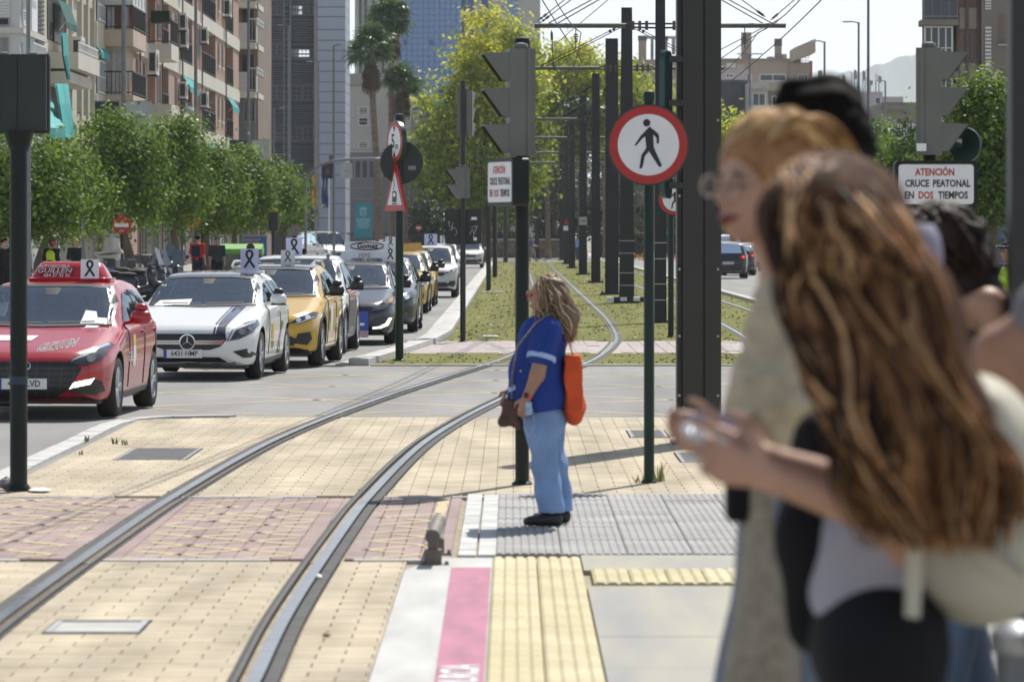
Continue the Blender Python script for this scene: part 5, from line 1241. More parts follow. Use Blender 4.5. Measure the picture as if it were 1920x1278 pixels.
def tree(name, label, px, d, top_py, bot_py, wpx, n, size, mat, group=None, clumps=70, trunk_px=None, trunk_r=.14, cr=.4, lobes=None, yellow_top=0.0, cat='tree', base_z=0.0, droop=.4):
    X = P(px,0,d).x if trunk_px is None else P(trunk_px,0,d).x; cx = P(px,0,d).x-X
    zt, zb = zP(top_py,d), zP(bot_py,d); w = wpx*d/FPX/2*(1.14 if name == 'street_tree' else 1); n = int(n*(1.75 if name == 'street_tree' else 1)); size = size*(.86 if name == 'street_tree' else 1); zc = (zt+zb)/2; hz = (zt-zb)/2
    t = thing(name, label, cat, (X,d,base_z), group=group)
    if lobes is None: lobes = [((cx,0,zc),(w*.86,w*.86,hz*.86)),((cx-w*.35,random.uniform(-.3,.3)*w,zc-hz*.3),(w*.6,w*.6,hz*.55)),((cx+w*.4,0,zc-hz*.15),(w*.55,w*.6,hz*.6)),((cx+w*.1,0,zc+hz*.45),(w*.55,w*.55,hz*.5))]
    me, cc = crown('crown', lobes, n, size, mat, clumps, cr, droop, yellow_top); link(me, 'crown', t)
    ends = [tuple(c) for c in cc[rng.choice(len(cc), min(9,len(cc)), replace=False)]]
    link(trunk_mesh('trunk', zb+hz*.25-base_z, trunk_r, ends, BARK, (cx*.6,0)), 'trunk', t); return t
GT_ = 'street trees along the left pavement'
tree('street_tree','leafy street tree at the left frame edge behind the dark signal box',25,118,248,462,240,7500,.15,LEAF1,GT_,90)
tree('street_tree','street tree between the signal box pole and the red car, bright clumps low down',112,130,262,462,150,5200,.15,LEAF1,GT_,70,trunk_px=60)
tree('street_tree','tallest street tree, its crown covering the lower half of the pale banner',212,142,203,452,190,8500,.15,LEAF1,GT_,95,trunk_px=247,trunk_r=.17)
tree('street_tree','lime tinted street tree with a pale upright top, above the no entry sign',318,158,212,446,140,6500,.15,LEAFY,GT_,75,trunk_px=335)
tree('street_tree','street tree with a thick pale trunk beside the man in the red shirt',378,172,262,452,140,6500,.16,LEAF1,GT_,75,trunk_px=391,trunk_r=.2)
tree('street_tree','street tree behind the recycling container',440,192,270,440,140,5500,.17,LEAF1,GT_,70)
tree('street_tree','street tree just left of the black signal by the billboard',492,215,292,436,120,4500,.18,LEAF1,GT_,60)
tree('street_tree','rightmost and farthest street tree of the left row',532,238,296,442,90,3800,.19,LEAF1,GT_,50)
GR_ = 'trees on the right pavement'
tree('street_tree','large tree with a shady trunk, right of the crossing notice',1862,108,128,432,210,11000,.14,LEAF1,GR_,110,trunk_px=1858,trunk_r=.16)
tree('street_tree','bright tree between the tall lamp post and the right signal',1690,150,232,430,150,6500,.16,LEAFY,GR_,75,trunk_px=1705)
tree('street_tree','dark tree behind the crossing notice and the right signal',1780,132,250,420,110,5000,.15,LEAF1,GR_,60)
tree('street_tree','small tree left of the tall lamp post, beside the dark haired head',1628,205,225,430,90,4200,.19,LEAF1,GR_,55)
tree('street_tree','tree at the far right behind the shelter post',1965,112,150,430,170,5000,.15,LEAF1,GR_,60)
# tipuana trees in yellow flower
d = 300; k = d/FPX
def L(px, py, rx, ry, X0, d): return ((P(px,0,d).x-X0, random.uniform(-1,1)*rx*.3*d/FPX, zP(py,d)), (rx*d/FPX, rx*d/FPX, ry*d/FPX))
X0 = P(905,0,d).x
tree('tipuana_tree','big tree with yellow blossom beside the palms, left of the grey signal',905,d,20,420,260,22000,.3,LEAFT,None,150,trunk_r=.35,cr=.75,yellow_top=.55,droop=.1,
     lobes=[L(910,75,68,50,X0,d),L(855,185,78,62,X0,d),L(950,170,72,65,X0,d),L(890,270,90,70,X0,d),L(835,300,60,70,X0,d),L(985,260,50,60,X0,d),L(960,95,55,30,X0,d),L(935,350,80,50,X0,d)])
d = 330; X0 = P(1090,0,d).x
tree('tipuana_tree','yellow green flowering tree behind the overhead wires and the grey signal',1090,d,75,330,200,15000,.3,LEAFT,None,110,trunk_r=.3,cr=.75,yellow_top=.4,droop=.1,
     lobes=[L(1075,130,60,42,X0,d),L(1040,180,50,60,X0,d),L(1130,170,60,55,X0,d),L(1175,195,45,60,X0,d),L(1085,250,85,60,X0,d)])
d = 372; X0 = P(1240,0,d).x
tree('tipuana_tree','sunny tree crown showing between the column and the catenary poles',1240,d,150,400,150,8000,.34,LEAFT,None,80,trunk_r=.3,cr=.8,yellow_top=.3,
     lobes=[L(1230,220,60,60,X0,d),L(1270,280,55,80,X0,d),L(1200,300,50,70,X0,d)])
tree('tipuana_tree','pale green tree right of the steel column, above the redhead',1375,262,208,425,100,6500,.26,LEAFT,None,70,trunk_r=.2,cr=.6,yellow_top=.3)
tree('tipuana_tree','pale green tree hidden mostly by the dark haired head',1470,275,240,430,140,5000,.28,LEAFT,None,60,trunk_r=.2,cr=.6,yellow_top=.2)
tree('olive_tree','silvery olive tree at the end of the tram grass behind the slim poles',1040,345,275,425,120,8500,.22,LEAFO,None,80,trunk_r=.25,cr=.6)
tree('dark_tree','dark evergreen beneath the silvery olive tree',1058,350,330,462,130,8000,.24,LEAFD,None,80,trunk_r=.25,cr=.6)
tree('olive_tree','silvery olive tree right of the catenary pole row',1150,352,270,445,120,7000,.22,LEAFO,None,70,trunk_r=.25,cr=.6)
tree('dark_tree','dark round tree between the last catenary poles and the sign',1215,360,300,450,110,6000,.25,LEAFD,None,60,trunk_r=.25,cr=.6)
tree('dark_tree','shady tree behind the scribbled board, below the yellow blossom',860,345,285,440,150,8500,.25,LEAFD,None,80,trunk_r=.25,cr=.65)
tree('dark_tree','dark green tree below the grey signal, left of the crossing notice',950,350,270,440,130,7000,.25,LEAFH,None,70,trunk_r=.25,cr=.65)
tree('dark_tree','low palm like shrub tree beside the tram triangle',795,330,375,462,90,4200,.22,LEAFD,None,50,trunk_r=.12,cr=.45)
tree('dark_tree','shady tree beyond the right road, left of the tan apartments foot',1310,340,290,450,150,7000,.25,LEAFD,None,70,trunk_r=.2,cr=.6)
def hedge(label, px0, px1, d, top, bot=462, mat=LEAFH, n=3200, size=.16):
    x0, x1 = P(px0,0,d).x, P(px1,0,d).x; h = zP(top,d); t = thing('hedge', label, 'hedge', ((x0+x1)/2,d,0)); w = (x1-x0)/2
    pos = np.stack([rng.uniform(-w,w,n), rng.uniform(-.9,.9,n), h*rng.uniform(0,1,n)**.6], 1); pos[:,2] *= 1+.12*np.sin(pos[:,0]*2.3)
    link(leaves_mesh('foliage', pos, size, mat, rng.uniform(.1,.9,n), np.array([[0,-.5,.8]])*np.ones((n,1))), 'foliage', t)
    MB().bbox(-w*.95,w*.95,-.7,.7,0,h*.82).build('branches', M('hedge_wood',(.03,.035,.018),.95,var=.3), t)
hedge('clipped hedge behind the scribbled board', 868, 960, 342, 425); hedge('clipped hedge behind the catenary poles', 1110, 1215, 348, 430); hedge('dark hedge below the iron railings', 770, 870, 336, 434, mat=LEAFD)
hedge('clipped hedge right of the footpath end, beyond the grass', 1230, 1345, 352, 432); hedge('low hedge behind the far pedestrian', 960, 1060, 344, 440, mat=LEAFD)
# red flower bed
t = thing('flower_bed', 'bed of orange red flowers in front of the right hand hedge', 'flower bed', (P(1200,0,300).x,300,0)); n = 900
pos = np.stack([rng.uniform(-1.4,5,n), rng.uniform(-1,1,n), rng.uniform(.05,.55,n)],1)
link(leaves_mesh('blossoms', pos, .12, M_leaf('flower_petal',[(.06,.1,.02),(.4,.1,.03),(.5,.18,.05)]), rng.uniform(0,1,n)), 'blossoms', t)
# fan palms
def frond_mesh(name, mat, R0=1.0, segs=15, pet=.75, dr=.35):
    mb = MB(); mb.tube([(0,0,0),(pet*.5,0,.06),(pet,0,.05)], [.03,.022,.018], 5, tint=.5)
    for i in range(segs):
        a = R(-105+210*i/(segs-1)); L_ = R0*(1-.28*abs(i/(segs-1)-.5)*2)*random.uniform(.9,1.05); d = Vector((math.cos(a),math.sin(a),0)); s = Vector((-d.y,d.x,0)); b = Vector((pet,0,.05)); w = .055
        p1 = b+d*L_*.55; p2 = b+d*L_*.85-Vector((0,0,dr*.25*L_)); p3 = b+d*L_-Vector((0,0,dr*L_)); q = random.uniform(0,1)
        mb.add([b,p1-s*w+Vector((0,0,.02)),p1+Vector((0,0,-.01)),p1+s*w+Vector((0,0,.02)),p2-s*w*.6,p2+s*w*.6,p3], [(0,1,2),(0,2,3),(1,4,5,2),(2,5,3),(4,6,5)], 0, q)
    mb.tint = None; me = mb.mesh(name, mat); at = me.attributes.new('tint','FLOAT','FACE'); v = np.repeat(rng.uniform(0,1,len(me.polygons)//5+1),5)[:len(me.polygons)]; at.data.foreach_set('value', v.astype(np.float32)); return me
fg = [frond_mesh('frond', PALMG) for _ in range(3)]; fd = [frond_mesh('dead_frond', PALMD, .85, 11, .55, .7) for _ in range(2)]
def palm(label, base_px, crown_px, crown_py, d, r_px, skirt=1.0, tr=.2, nf=46):
    X = P(base_px,0,d).x; top = Vector((P(crown_px,0,d).x-X, 0, zP(crown_py,d))); t = thing('fan_palm', label, 'palm', (X,d,0), group=None); s = r_px*d/FPX/1.4
    pts = spline([(0,0,-.1),(top.x*.25,0,top.z*.35),(top.x*.8,0,top.z*.75),top], 24); mb = MB(); mb.tube(pts, [tr*(1.25 if i < 2 else 1-.3*i/24)*(1+.06*(i % 2)) for i in range(len(pts))], 10); mb.build('trunk', BARKP, t, True)
    for i in range(nf):
        el = R(random.uniform(-38,85)); az = random.uniform(0,6.283); o = link(random.choice(fg), 'frond', t, top+Vector((0,0,random.uniform(-.15,.15)))); o.rotation_euler = Euler((random.gauss(0,.35), -el, az)); o.scale = (s*random.uniform(.85,1.1),)*3
    for i in range(int(26*skirt)):
        az = random.uniform(0,6.283); o = link(random.choice(fd), 'dead_frond', t, top-Vector((0,0,random.uniform(.2,1.5)*s))); o.rotation_euler = Euler((random.gauss(0,.3), R(random.uniform(48,80)), az)); o.scale = (s*.8,)*3
palm('fan palm with a slightly curved trunk, nearest left of the glass tower', 713, 696, 98, 288, 47, 1.0, .27)
palm('tallest fan palm, its crown high against the blue tower', 735, 733, 38, 300, 46, .8, .26)
palm('lowest of the three fan palms by the tower, with a shaggy brown skirt', 760, 753, 158, 296, 40, 1.6, .26)
palm('small fan palm among the trees behind the coiled cable ring', 1095, 1098, 225, 326, 40, .6, .22, 36)
palm('small fan palm behind the slim catenary poles, right of the grey signal', 1028, 1022, 215, 332, 36, .6, .22, 34)
palm('young fan palm between the thick catenary poles', 1135, 1130, 262, 340, 36, .6, .2, 30)
# ================================================================ vehicles
def paint(name, col, metal=0.0, rough=.32): return M('paint_'+name, col, rough, metal, var=.03, scale=.8, coat=.7)
def M_glass(name, tint, refl):
    m = bpy.data.materials.new(name); m.use_nodes = True; t = m.node_tree; out = t.nodes["Material Output"]; t.nodes.remove(t.nodes["Principled BSDF"])
    tr = t.nodes.new("ShaderNodeBsdfTransparent"); tr.inputs[0].default_value = (*tint,1); gl = t.nodes.new("ShaderNodeBsdfGlossy"); gl.inputs["Roughness"].default_value = .03; gl.inputs[0].default_value = (.78,.9,1,1)
    fr = t.nodes.new("ShaderNodeFresnel"); fr.inputs[0].default_value = refl; ms = t.nodes.new("ShaderNodeMixShader")
    t.links.new(fr.outputs[0], ms.inputs[0]); t.links.new(tr.outputs[0], ms.inputs[1]); t.links.new(gl.outputs[0], ms.inputs[2]); t.links.new(ms.outputs[0], out.inputs[0]); _M[name] = m; return m
CARGL = M_glass('car_glass', (.55,.62,.66), 2.5); SIDEGL = M_glass('car_side_glass', (.25,.27,.28), 1.38); INTER = M('car_interior', (.03,.03,.033), .8, var=.25, scale=5); SEATM = M('seat_fabric', (.05,.05,.056), .85, var=.2, scale=8); SKINC = M('driver_skin', (.42,.24,.16), .6, var=.08); TRIM = M('black_trim', (.016,.016,.017), .42, var=.15); CHROME = M('chrome', (.62,.63,.65), .12, 1.0, var=0)
LAMPG = M('headlamp_glass', (.12,.125,.13), .08, .3, var=.5, scale=9, coat=1); LAMPB = M('headlamp_bright', (.75,.76,.78), .1, .6, var=0); LAMPD = M('headlamp_dark', (.03,.031,.034), .1, var=.1, coat=1); RIMM = M('alloy_rim', (.42,.42,.43), .25, .9, var=.1); RIMD = M('dark_rim', (.07,.07,.072), .35, .6, var=.1)
TAILR = M('tail_lamp', (.5,.012,.01), .15, var=.1, coat=1); AMBER = M('amber_lamp', (.6,.25,.03), .15, var=.05); PLATE = M('plate_white', (.72,.72,.7), .4, var=.03); PLBLUE = M('plate_blue', (.02,.07,.35), .4, var=.05); CARDM = M('card_white', (.76,.77,.8), .6, var=.03); CARDL = M('card_lilac', (.5,.52,.72), .6, var=.06)
def lit(name, col, e):
    m = M(name, col, .3, var=0); b = m.node_tree.nodes["Principled BSDF"]; b.inputs["Emission Color"].default_value = (*col,1); b.inputs["Emission Strength"].default_value = e; return m
DRL = lit('daytime_lamp_lit', (1,.98,.92), 1.6); BRAKE = lit('brake_lamp_lit', (1,.06,.03), 1.2)
def itp(tab, y): return float(np.interp(y, [a for a, b in tab], [b for a, b in tab]))
def smooth_itp(tab, y, s=.05): return (itp(tab,y-s)+2*itp(tab,y)+itp(tab,y+s))/4
class Car:
    def __init__(s, name, label, col, driver=False, L=4.34, W=.9, H=1.45, wb=2.65, fo=.88, zh0=.74, zh1=.96, yc=.42, yr=1.28, re=.35, cat='car', loc=(0,0,0), rotz=0, group=None, belt=None, rw=.72, wr=.32, metal=0.0, van=False, clear=.19, dark_roof=None, rear_slope=.55):
        s.W, s.H, s.wb, s.fo, s.L, s.yc, s.yr, s.zh1, s.zh0, s.wr, s.rw = W, H, wb, fo, L, yc, yr, zh1, zh0, wr, rw
        s.driver = driver; s.t = thing(name, label, cat, loc, rotz, group); s.paint = paint(col[0], col[1], metal); y0, y1 = -fo, L-fo; s.y0, s.y1 = y0, y1; roofe = wb+re; belt = belt or zh1
        zt = [(y0,.56),(y0+.04,zh0-.1),(y0+.14,zh0-.03),(y0+.3,zh0+.02),(yc-.25,zh1-.03),(yc,zh1),(yr-.12,H-.085),(yr+.15,H-.03),((yr+roofe)/2,H),(roofe-.1,H-.05),(roofe+.08,H-.1),(min(roofe+rear_slope,y1-.12),belt+.12),(y1-.1,belt-.02),(y1-.02,belt-.2),(y1,.6)]
        zs = [(y0,.5),(y0+.05,zh0-.16),(y0+.3,zh0-.06),(yc,zh1-.05),(wb,belt+.02),(y1-.3,belt),(y1-.08,belt-.08),(y1,.52)]
        zb = [(y0,.34),(y0+.06,clear+.05),(y0+.25,clear),(y1-.3,clear+.02),(y1-.06,clear+.12),(y1,.4)]
        ww = [(y0,.56),(y0+.03,.70),(y0+.1,.82),(y0+.22,.905),(y0+.42,.965),(y0+.8,1.0),(wb,1.0),(y1-.45,.97),(y1-.15,.88),(y1-.03,.76),(y1,.66)]
        wt = [(y0,.5),(y0+.3,.78),(yc-.1,.84),(yc,.84),(yr,rw),(roofe,rw-.02),(roofe+rear_slope,.8),(y1,.6)]
        ys = list(np.concatenate([np.linspace(y0,y0+.3,14), np.linspace(y0+.34,y1-.34,62), np.linspace(y1-.3,y1,12)])); K = 30; mb = MB(); vs = []
        for y in ys:
            a = .03 if y < y0+.3 or y > y1-.3 else .07; w = W*smooth_itp(ww,y,.02); b, sh, tp, r = smooth_itp(zb,y,.02), smooth_itp(zs,y,a), smooth_itp(zt,y,.02 if y<y0+.2 else .06), W*smooth_itp(wt,y,.05); tp = max(tp, sh+.03); r = min(r, w*.97); g = tp-sh
            crease = sh-.30*(sh-b)
            hp = [(0,b),(w*.8,b),(w*.95,b+.04),(w*.985,b+.35*(sh-b)),(w,crease),(w*.985,sh-.03),(w*.95,sh+.005),((w*.95+r*1.02)/2+.012*min(1,g*2),sh+g*.46),(r*1.01,tp-.11*g-.012),(r*.9,tp-.035*g-.004),(r*.55,tp-.008*g),(0,tp)]
            sp = spline([(x,0,z) for x, z in hp], 44)[:]; n = len(sp); half = [(p.x,p.z) for p in sp]; half[0] = (0,half[0][1]); half[-1] = (0,half[-1][1])
            ring = [(x,y,z) for x, z in half]+[(-x,y,z) for x, z in half[-2:0:-1]]; vs += ring; N = len(ring)
        m = len(ys); fs = [(i*N+j, i*N+(j+1)%N, (i+1)*N+(j+1)%N, (i+1)*N+j) for i in range(m-1) for j in range(N)]; fs += [tuple(range(N-1,-1,-1)), tuple(range((m-1)*N,m*N))]
        mb.add(vs, fs); me = mb.mesh('body', [s.paint, TRIM], True)
        s.bvh = BVHTree.FromPolygons([Vector(v) for v in vs], fs)
        cut = MB()
        for yy in (0, wb):
            for sx in (-1,1): cut.cyl((sx*(W-.24),yy,wr+.01),(sx*(W+.2),yy,wr+.01), wr+.055, n=28)
        tmp = link(me,'tmp'); cm = link(cut.mesh('cut',[TRIM,TRIM]),'cut'); md = tmp.modifiers.new('b','BOOLEAN'); md.object = cm; md.operation = 'DIFFERENCE'; md.solver = 'EXACT'; md.use_self = False
        dg = bpy.context.evaluated_depsgraph_get(); me2 = bpy.data.meshes.new_from_object(tmp.evaluated_get(dg)); bpy.data.objects.remove(tmp); bpy.data.objects.remove(cm)
        me2.name = 'body'; me2.set_sharp_from_angle(angle=R(42)); s.body = link(me2,'body',s.t)
        for yy in (0, wb):
            for sx in (-1,1): s.wheel(sx, yy)
        MB().bbox(-W*.85,W*.85,y0+.25,y1-.3,clear-.03,clear+.04).build('underbody', TRIM, s.t)
    def wheel(s, sx, yy):
        r = s.wr; x = sx*(s.W-.115); t = MB().lathe([(r*.66,-.1),(r*.92,-.105),(r,-.08),(r,.08),(r*.92,.105),(r*.68,.1),(r*.64,.06),(r*.64,-.06)],n=30,axis='X').build('wheel', RUBBER, s.t, True, loc=(x,yy,r)); t.data.set_sharp_from_angle(angle=R(50))
        mb = MB(); o = sx*.085
        mb.lathe([(r*.69,0),(r*.69,sx*.012),(r*.63,sx*.016),(r*.60,-sx*.05)],(o,0,0),26,axis='X'); mb.lathe([(r*.13,0),(r*.12,sx*.02),(r*.04,sx*.024)],(o-sx*.012,0,0),12,axis='X')
        for k in range(5):
            for q in (-.11,.11):
                a = 2*math.pi*k/5; c, d = math.cos(a+q*.3), math.sin(a+q*.3); c2, d2 = math.cos(a+q*1.6), math.sin(a+q*1.6)
                mb.cyl((o-sx*.005,c*r*.1,d*r*.1),(o+sx*.0,c2*r*.62,d2*r*.62),.018,.014,n=6)
        rm = mb.build('rim', RIMM, t); auto_smooth(rm); MB().lathe([(r*.6,0),(r*.3,.005)],(o-sx*.055,0,0),20,axis='X').build('brake_disc', RIMD, t)
    def cast(s, u, v, axis):
        if axis == 'F': o, d = Vector((u,-20,v)), Vector((0,1,0))
        elif axis == 'B': o, d = Vector((u,20,v)), Vector((0,-1,0))
        elif axis == 'R': o, d = Vector((20,u,v)), Vector((-1,0,0))
        elif axis == 'Lf': o, d = Vector((-20,u,v)), Vector((1,0,0))
        else: o, d = Vector((u,v,20)), Vector((0,0,-1))
        h, n, i, l = s.bvh.ray_cast(o, d)
        if h is None: h, n, i, l = s.bvh.find_nearest(o+d*(20+(s.y0 if axis=='F' else 0)))
        if n.dot(d) > 0: n = -n
        return h, n, d
    def patch(s, poly, axis, name, mat, off=.004, step=.06, parent=None, depth=.012):
        off = off*.8+.006; step = min(step, .06)
        """surface patch that follows the body: outline in projected coordinates, raised by off with a rim"""
        P2 = []
        for (a, b), (c, e) in zip(poly, poly[1:]+poly[:1]):
            n = max(1, int(math.hypot(c-a,e-b)/step)); P2 += [(a+(c-a)*i/n, b+(e-b)*i/n) for i in range(n)]
        nb = len(P2); xs = [p[0] for p in P2]; zs = [p[1] for p in P2]; pts = [Vector(p) for p in P2]
        for x in np.arange(min(xs)+step/2, max(xs), step):
            for z in np.arange(min(zs)+step/2, max(zs), step):
                ins = False
                for (a, b), (c, e) in zip(P2, P2[1:]+P2[:1]):
                    if (b > z) != (e > z) and x < (c-a)*(z-b)/(e-b)+a: ins = not ins
                if ins and min((x-p[0])**2+(z-p[1])**2 for p in P2) > (step*.4)**2: pts.append(Vector((x,z)))
        r = delaunay_2d_cdt(pts, [(i,(i+1)%nb) for i in range(nb)], [], 1, 1e-5); v2, f2 = r[0], r[2]; top = []; low = []
        for v in v2: h, n, d = s.cast(v.x, v.y, axis); top.append(h+n*off); low.append(h-n*depth)
        mb = MB(); mb.add(top, f2); cnt = {}
        for f in f2:
            for i in range(len(f)): e = (f[i], f[(i+1)%len(f)]); cnt[tuple(sorted(e))] = cnt.get(tuple(sorted(e)),[])+[e]
        k = len(top); mb.v += [tuple(p) for p in low]
        for e in cnt.values():
            if len(e) == 1: a, b = e[0]; mb.f.append((b,a,k+a,k+b)); mb.m.append(0)
        o = mb.build(name, mat, parent or s.t); o.data.polygons.foreach_set('use_smooth',[True]*len(o.data.polygons)); o.data.set_sharp_from_angle(angle=R(40))
        fl = o.data; 
        return o
    def text(s, txt, size, u, v, axis, mat, rot=0, bold=.02, xs=1.0, shear=0, parent=None, name='lettering', off=.006):
        me = text_mesh(txt, size, bold, 0.0, xs=xs, shear=shear); me.materials.clear(); me.materials.append(mat); c, d = math.cos(rot), math.sin(rot); k = 1 if axis in ('F','R','T') else -1
        for vv in me.vertices:
            x, y = vv.co.x*c-vv.co.y*d, vv.co.x*d+vv.co.y*c; h, n, dd = s.cast(u+x*k, v+y, axis); vv.co = h+n*off
        return link(me, name, parent or s.t)
    def mir(s, poly): return [(-a,b) for a, b in poly][::-1]
    def glass(s, tint=None, frame=None):
        W, H = s.W, s.H; zc, zr = s.zh1+.015, H-.095
        wp = [(-W*.80,zc),(-W*.4,zc-.012),(0,zc-.02),(W*.4,zc-.012),(W*.80,zc),(W*(s.rw+.055),zc+(zr-zc)*.55),(W*(s.rw-.05),zr),(W*.35,zr+.018),(-W*.35,zr+.018),(-W*(s.rw-.05),zr),(-W*(s.rw+.055),zc+(zr-zc)*.55)]
        g = s.patch(wp,'F','windscreen', CARGL, .005, .06); s.ws = g
        def band(p, q, name, ax):   # black seal round the pane
            n = len(p); cx = sum(a for a,b in p)/n; cz = sum(b for a,b in p)/n; out = [(cx+(a-cx)*(1+q/abs(max(x for x,_ in p)-cx)), cz+(b-cz)*(1+q/abs(max(z for _,z in p)-cz))) for a,b in p]
            for i in range(n):
                j = (i+1)%n; s.patch([p[i],out[i],out[j],p[j]] if False else [out[i],out[j],p[j],p[i]], ax, name, TRIM, .004, .06)
        ins = [(x*.95,z+(.012 if z<zc+.1 else -.014)) for x, z in wp]; ous = [(x*1.035,z-(.012 if z<zc+.1 else -.012)) for x, z in wp]; n = len(wp)
        for i in range(n): s.patch([ous[i],ous[(i+1)%n],ins[(i+1)%n],ins[i]],'F','windscreen_seal',TRIM,.008,.06)
        holes = [('F',[(x*.985,z) for x, z in wp])]
        s.patch([(-.09,zr-.01),(.09,zr-.01),(.06,zr-.085),(-.06,zr-.085)][::-1],'F','mirror_foot', TRIM, .008, .06)
        for sgn in (-1,1): s.patch([(sgn*.05-.0,zc+.0),(sgn*.05+.5*1,zc+.012),(sgn*.05+.5,zc+.024),(sgn*.05,zc+.016)] if sgn>0 else [(-.55,zc+.004),(-.02,zc),(-.02,zc+.014),(-.55,zc+.018)],'F','wiper', TRIM, .012, .12)
        ya, yb_, ye = s.yc+.34, s.yc+1.42, s.wb+.12; zb1, zt1 = s.zh1+.035, H-.14
        for ax in ('R','Lf'):
            s.patch([(ya,zb1),(yb_-.03,zb1+.01),(yb_-.05,zt1),(s.yr+.16,zt1-.02),((ya+s.yr)/2+.1,(zb1+zt1)/2+.02)],ax,'side_window', SIDEGL, .004, .12)
            s.patch([(yb_+.04,zb1+.01),(ye,zb1+.03),(ye-.06,zt1-.06),(ye-.3,zt1),(yb_+.02,zt1+.01)],ax,'side_window', SIDEGL, .004, .12)
            for y in (s.yc+.27, yb_, ye+.02): s.patch([(y,s.wr-.02),(y+.012,s.wr-.02),(y+.03,zb1-.03),(y+.018,zb1-.03)],ax,'door_seam', TRIM, .0015, .2)
            for y in (yb_-.22, ye-.2): s.patch([(y,zb1-.14),(y+.18,zb1-.13),(y+.18,zb1-.1),(y,zb1-.11)],ax,'door_handle', s.paint, .022, .1)
            s.patch([(s.wr+.08,.2),(s.wb-s.wr-.08,.22),(s.wb-s.wr-.08,.28),(s.wr+.08,.26)],ax,'side_skirt', TRIM, .006, .2)
        sw1 = [(ya+.02,zb1+.01),(yb_-.05,zb1+.015),(yb_-.07,zt1-.01),(s.yr+.18,zt1-.03),((ya+s.yr)/2+.12,(zb1+zt1)/2+.01)]; sw2 = [(yb_+.06,zb1+.015),(ye-.02,zb1+.035),(ye-.08,zt1-.07),(ye-.31,zt1-.01),(yb_+.04,zt1)]
        for ax in ('R','Lf'): holes += [(ax,sw1),(ax,sw2)]
        s.open_cabin(holes, driver=s.driver)
    def open_cabin(s, holes, driver=False):
        me = s.body.data; import bmesh; bm = bmesh.new(); bm.from_mesh(me); kill = []
        def inside(p, x, z):
            r = False
            for (a, b), (c, e) in zip(p, p[1:]+p[:1]):
                if (b > z) != (e > z) and x < (c-a)*(z-b)/(e-b)+a: r = not r
            return r
        for f in bm.faces:
            c = f.calc_center_median(); n = f.normal
            for ax, p in holes:
                if ax == 'F' and n.y < -.12 and n.z > -.2 and inside(p, c.x, c.z) and c.z > s.zh1: kill.append(f); break
                if ax == 'R' and n.x > .3 and c.z > s.zh1 and inside(p, c.y, c.z): kill.append(f); break
                if ax == 'Lf' and n.x < -.3 and c.z > s.zh1 and inside(p, c.y, c.z): kill.append(f); break
        bmesh.ops.delete(bm, geom=kill, context='FACES'); bm.to_mesh(me); bm.free()
        W, z = s.W, s.zh1; y = s.yc; k = s.H/1.45
        MB().box((0,y+.32,z-.07),(W*1.6,.75,.12)).build('dashboard', INTER, s.t); MB().bbox(-W*.82,W*.82,y-.1,s.wb+.5,.3,.36).build('cabin_floor', INTER, s.t); MB().bbox(-W*.8,W*.8,s.wb+.1,s.wb+.2,.4,z+.16).build('rear_seat', SEATM, s.t)
        for sx in (-1,1):
            link(sdf_mesh('seat',[('box',(0,0,.75*k),(.2,.07,.32),(R(-12),0,0),.03),('ell',(0,.09,1.17*k),(.13,.06,.1),None,.02)],.03,SEATM),'seat',s.t,(sx*.36,y+1.15,0))
            MB().bbox(-.02,.02,0,s.wb*.1,.4,z).build('door_card', INTER, s.t, loc=(sx*W*.84,y+.4,0))
        t = MB(); t.tube([(.19*math.cos(a*.349),.07*math.sin(a*.349),.18*math.sin(a*.349)) for a in range(19)],.016,6); t.build('steering_wheel', INTER, s.t, loc=(.36,y+.72,z+.0))
        if driver:
            p = link(sdf_mesh('driver',[('ell',(0,0,1.18*k),(.085,.1,.115),None,.02),('cap',(0,.02,1.05*k),(0,.03,.98*k),.055,.06,.03)],.02,SKINC),'driver_head',s.t,(.36,y+1.0,0)); link(sdf_mesh('shirt',[('ell',(0,.05,.8*k),(.21,.13,.24),None,.05),('cap',(-.17,0,.92*k),(-.15,-.3,.8*k),.06,.05,.05),('cap',(.17,0,.92*k),(.15,-.3,.8*k),.06,.05,.05)],.03,M('driver_shirt',(.1,.1,.12),.85,var=.2)),'driver_shirt',p); link(sdf_mesh('hair',[('ell',(0,.03,1.23*k),(.09,.1,.09),None,.02)],.02,M('driver_hair',(.02,.015,.012),.6)),'driver_hair',p)
    def mirrors(s, mat, double=False, low=None):
        for sx in (-1,1):
            x, y, z = sx*(s.W+.115), s.yc+.32, s.zh1+.085; me = sdf_mesh('mirror',[('ell',(0,0,0),(.115,.075,.075),None,.02),('box',(0,.03,0),(.085,.03,.055),None,.04),('cap',(-sx*.09,.02,-.045),(-sx*.2,.05,-.07),.022,.02,.02)],.016,mat); m = link(me,'mirror',s.t,(x,y,z))
            MB().box((0,.066,0),(.17,.006,.1)).build('mirror_glass', CHROME, m)
            if low: MB().box((0,.0,-.072),(.2,.1,.02)).build('mirror_base', low, m)
            if double: link(sdf_mesh('school_mirror',[('ell',(0,0,0),(.075,.06,.05),None,.02),('cap',(0,0,-.02),(0,.02,-.07),.02,.02,.02)],.015,low or mat),'school_mirror',m,(-sx*.0,.04,.105))
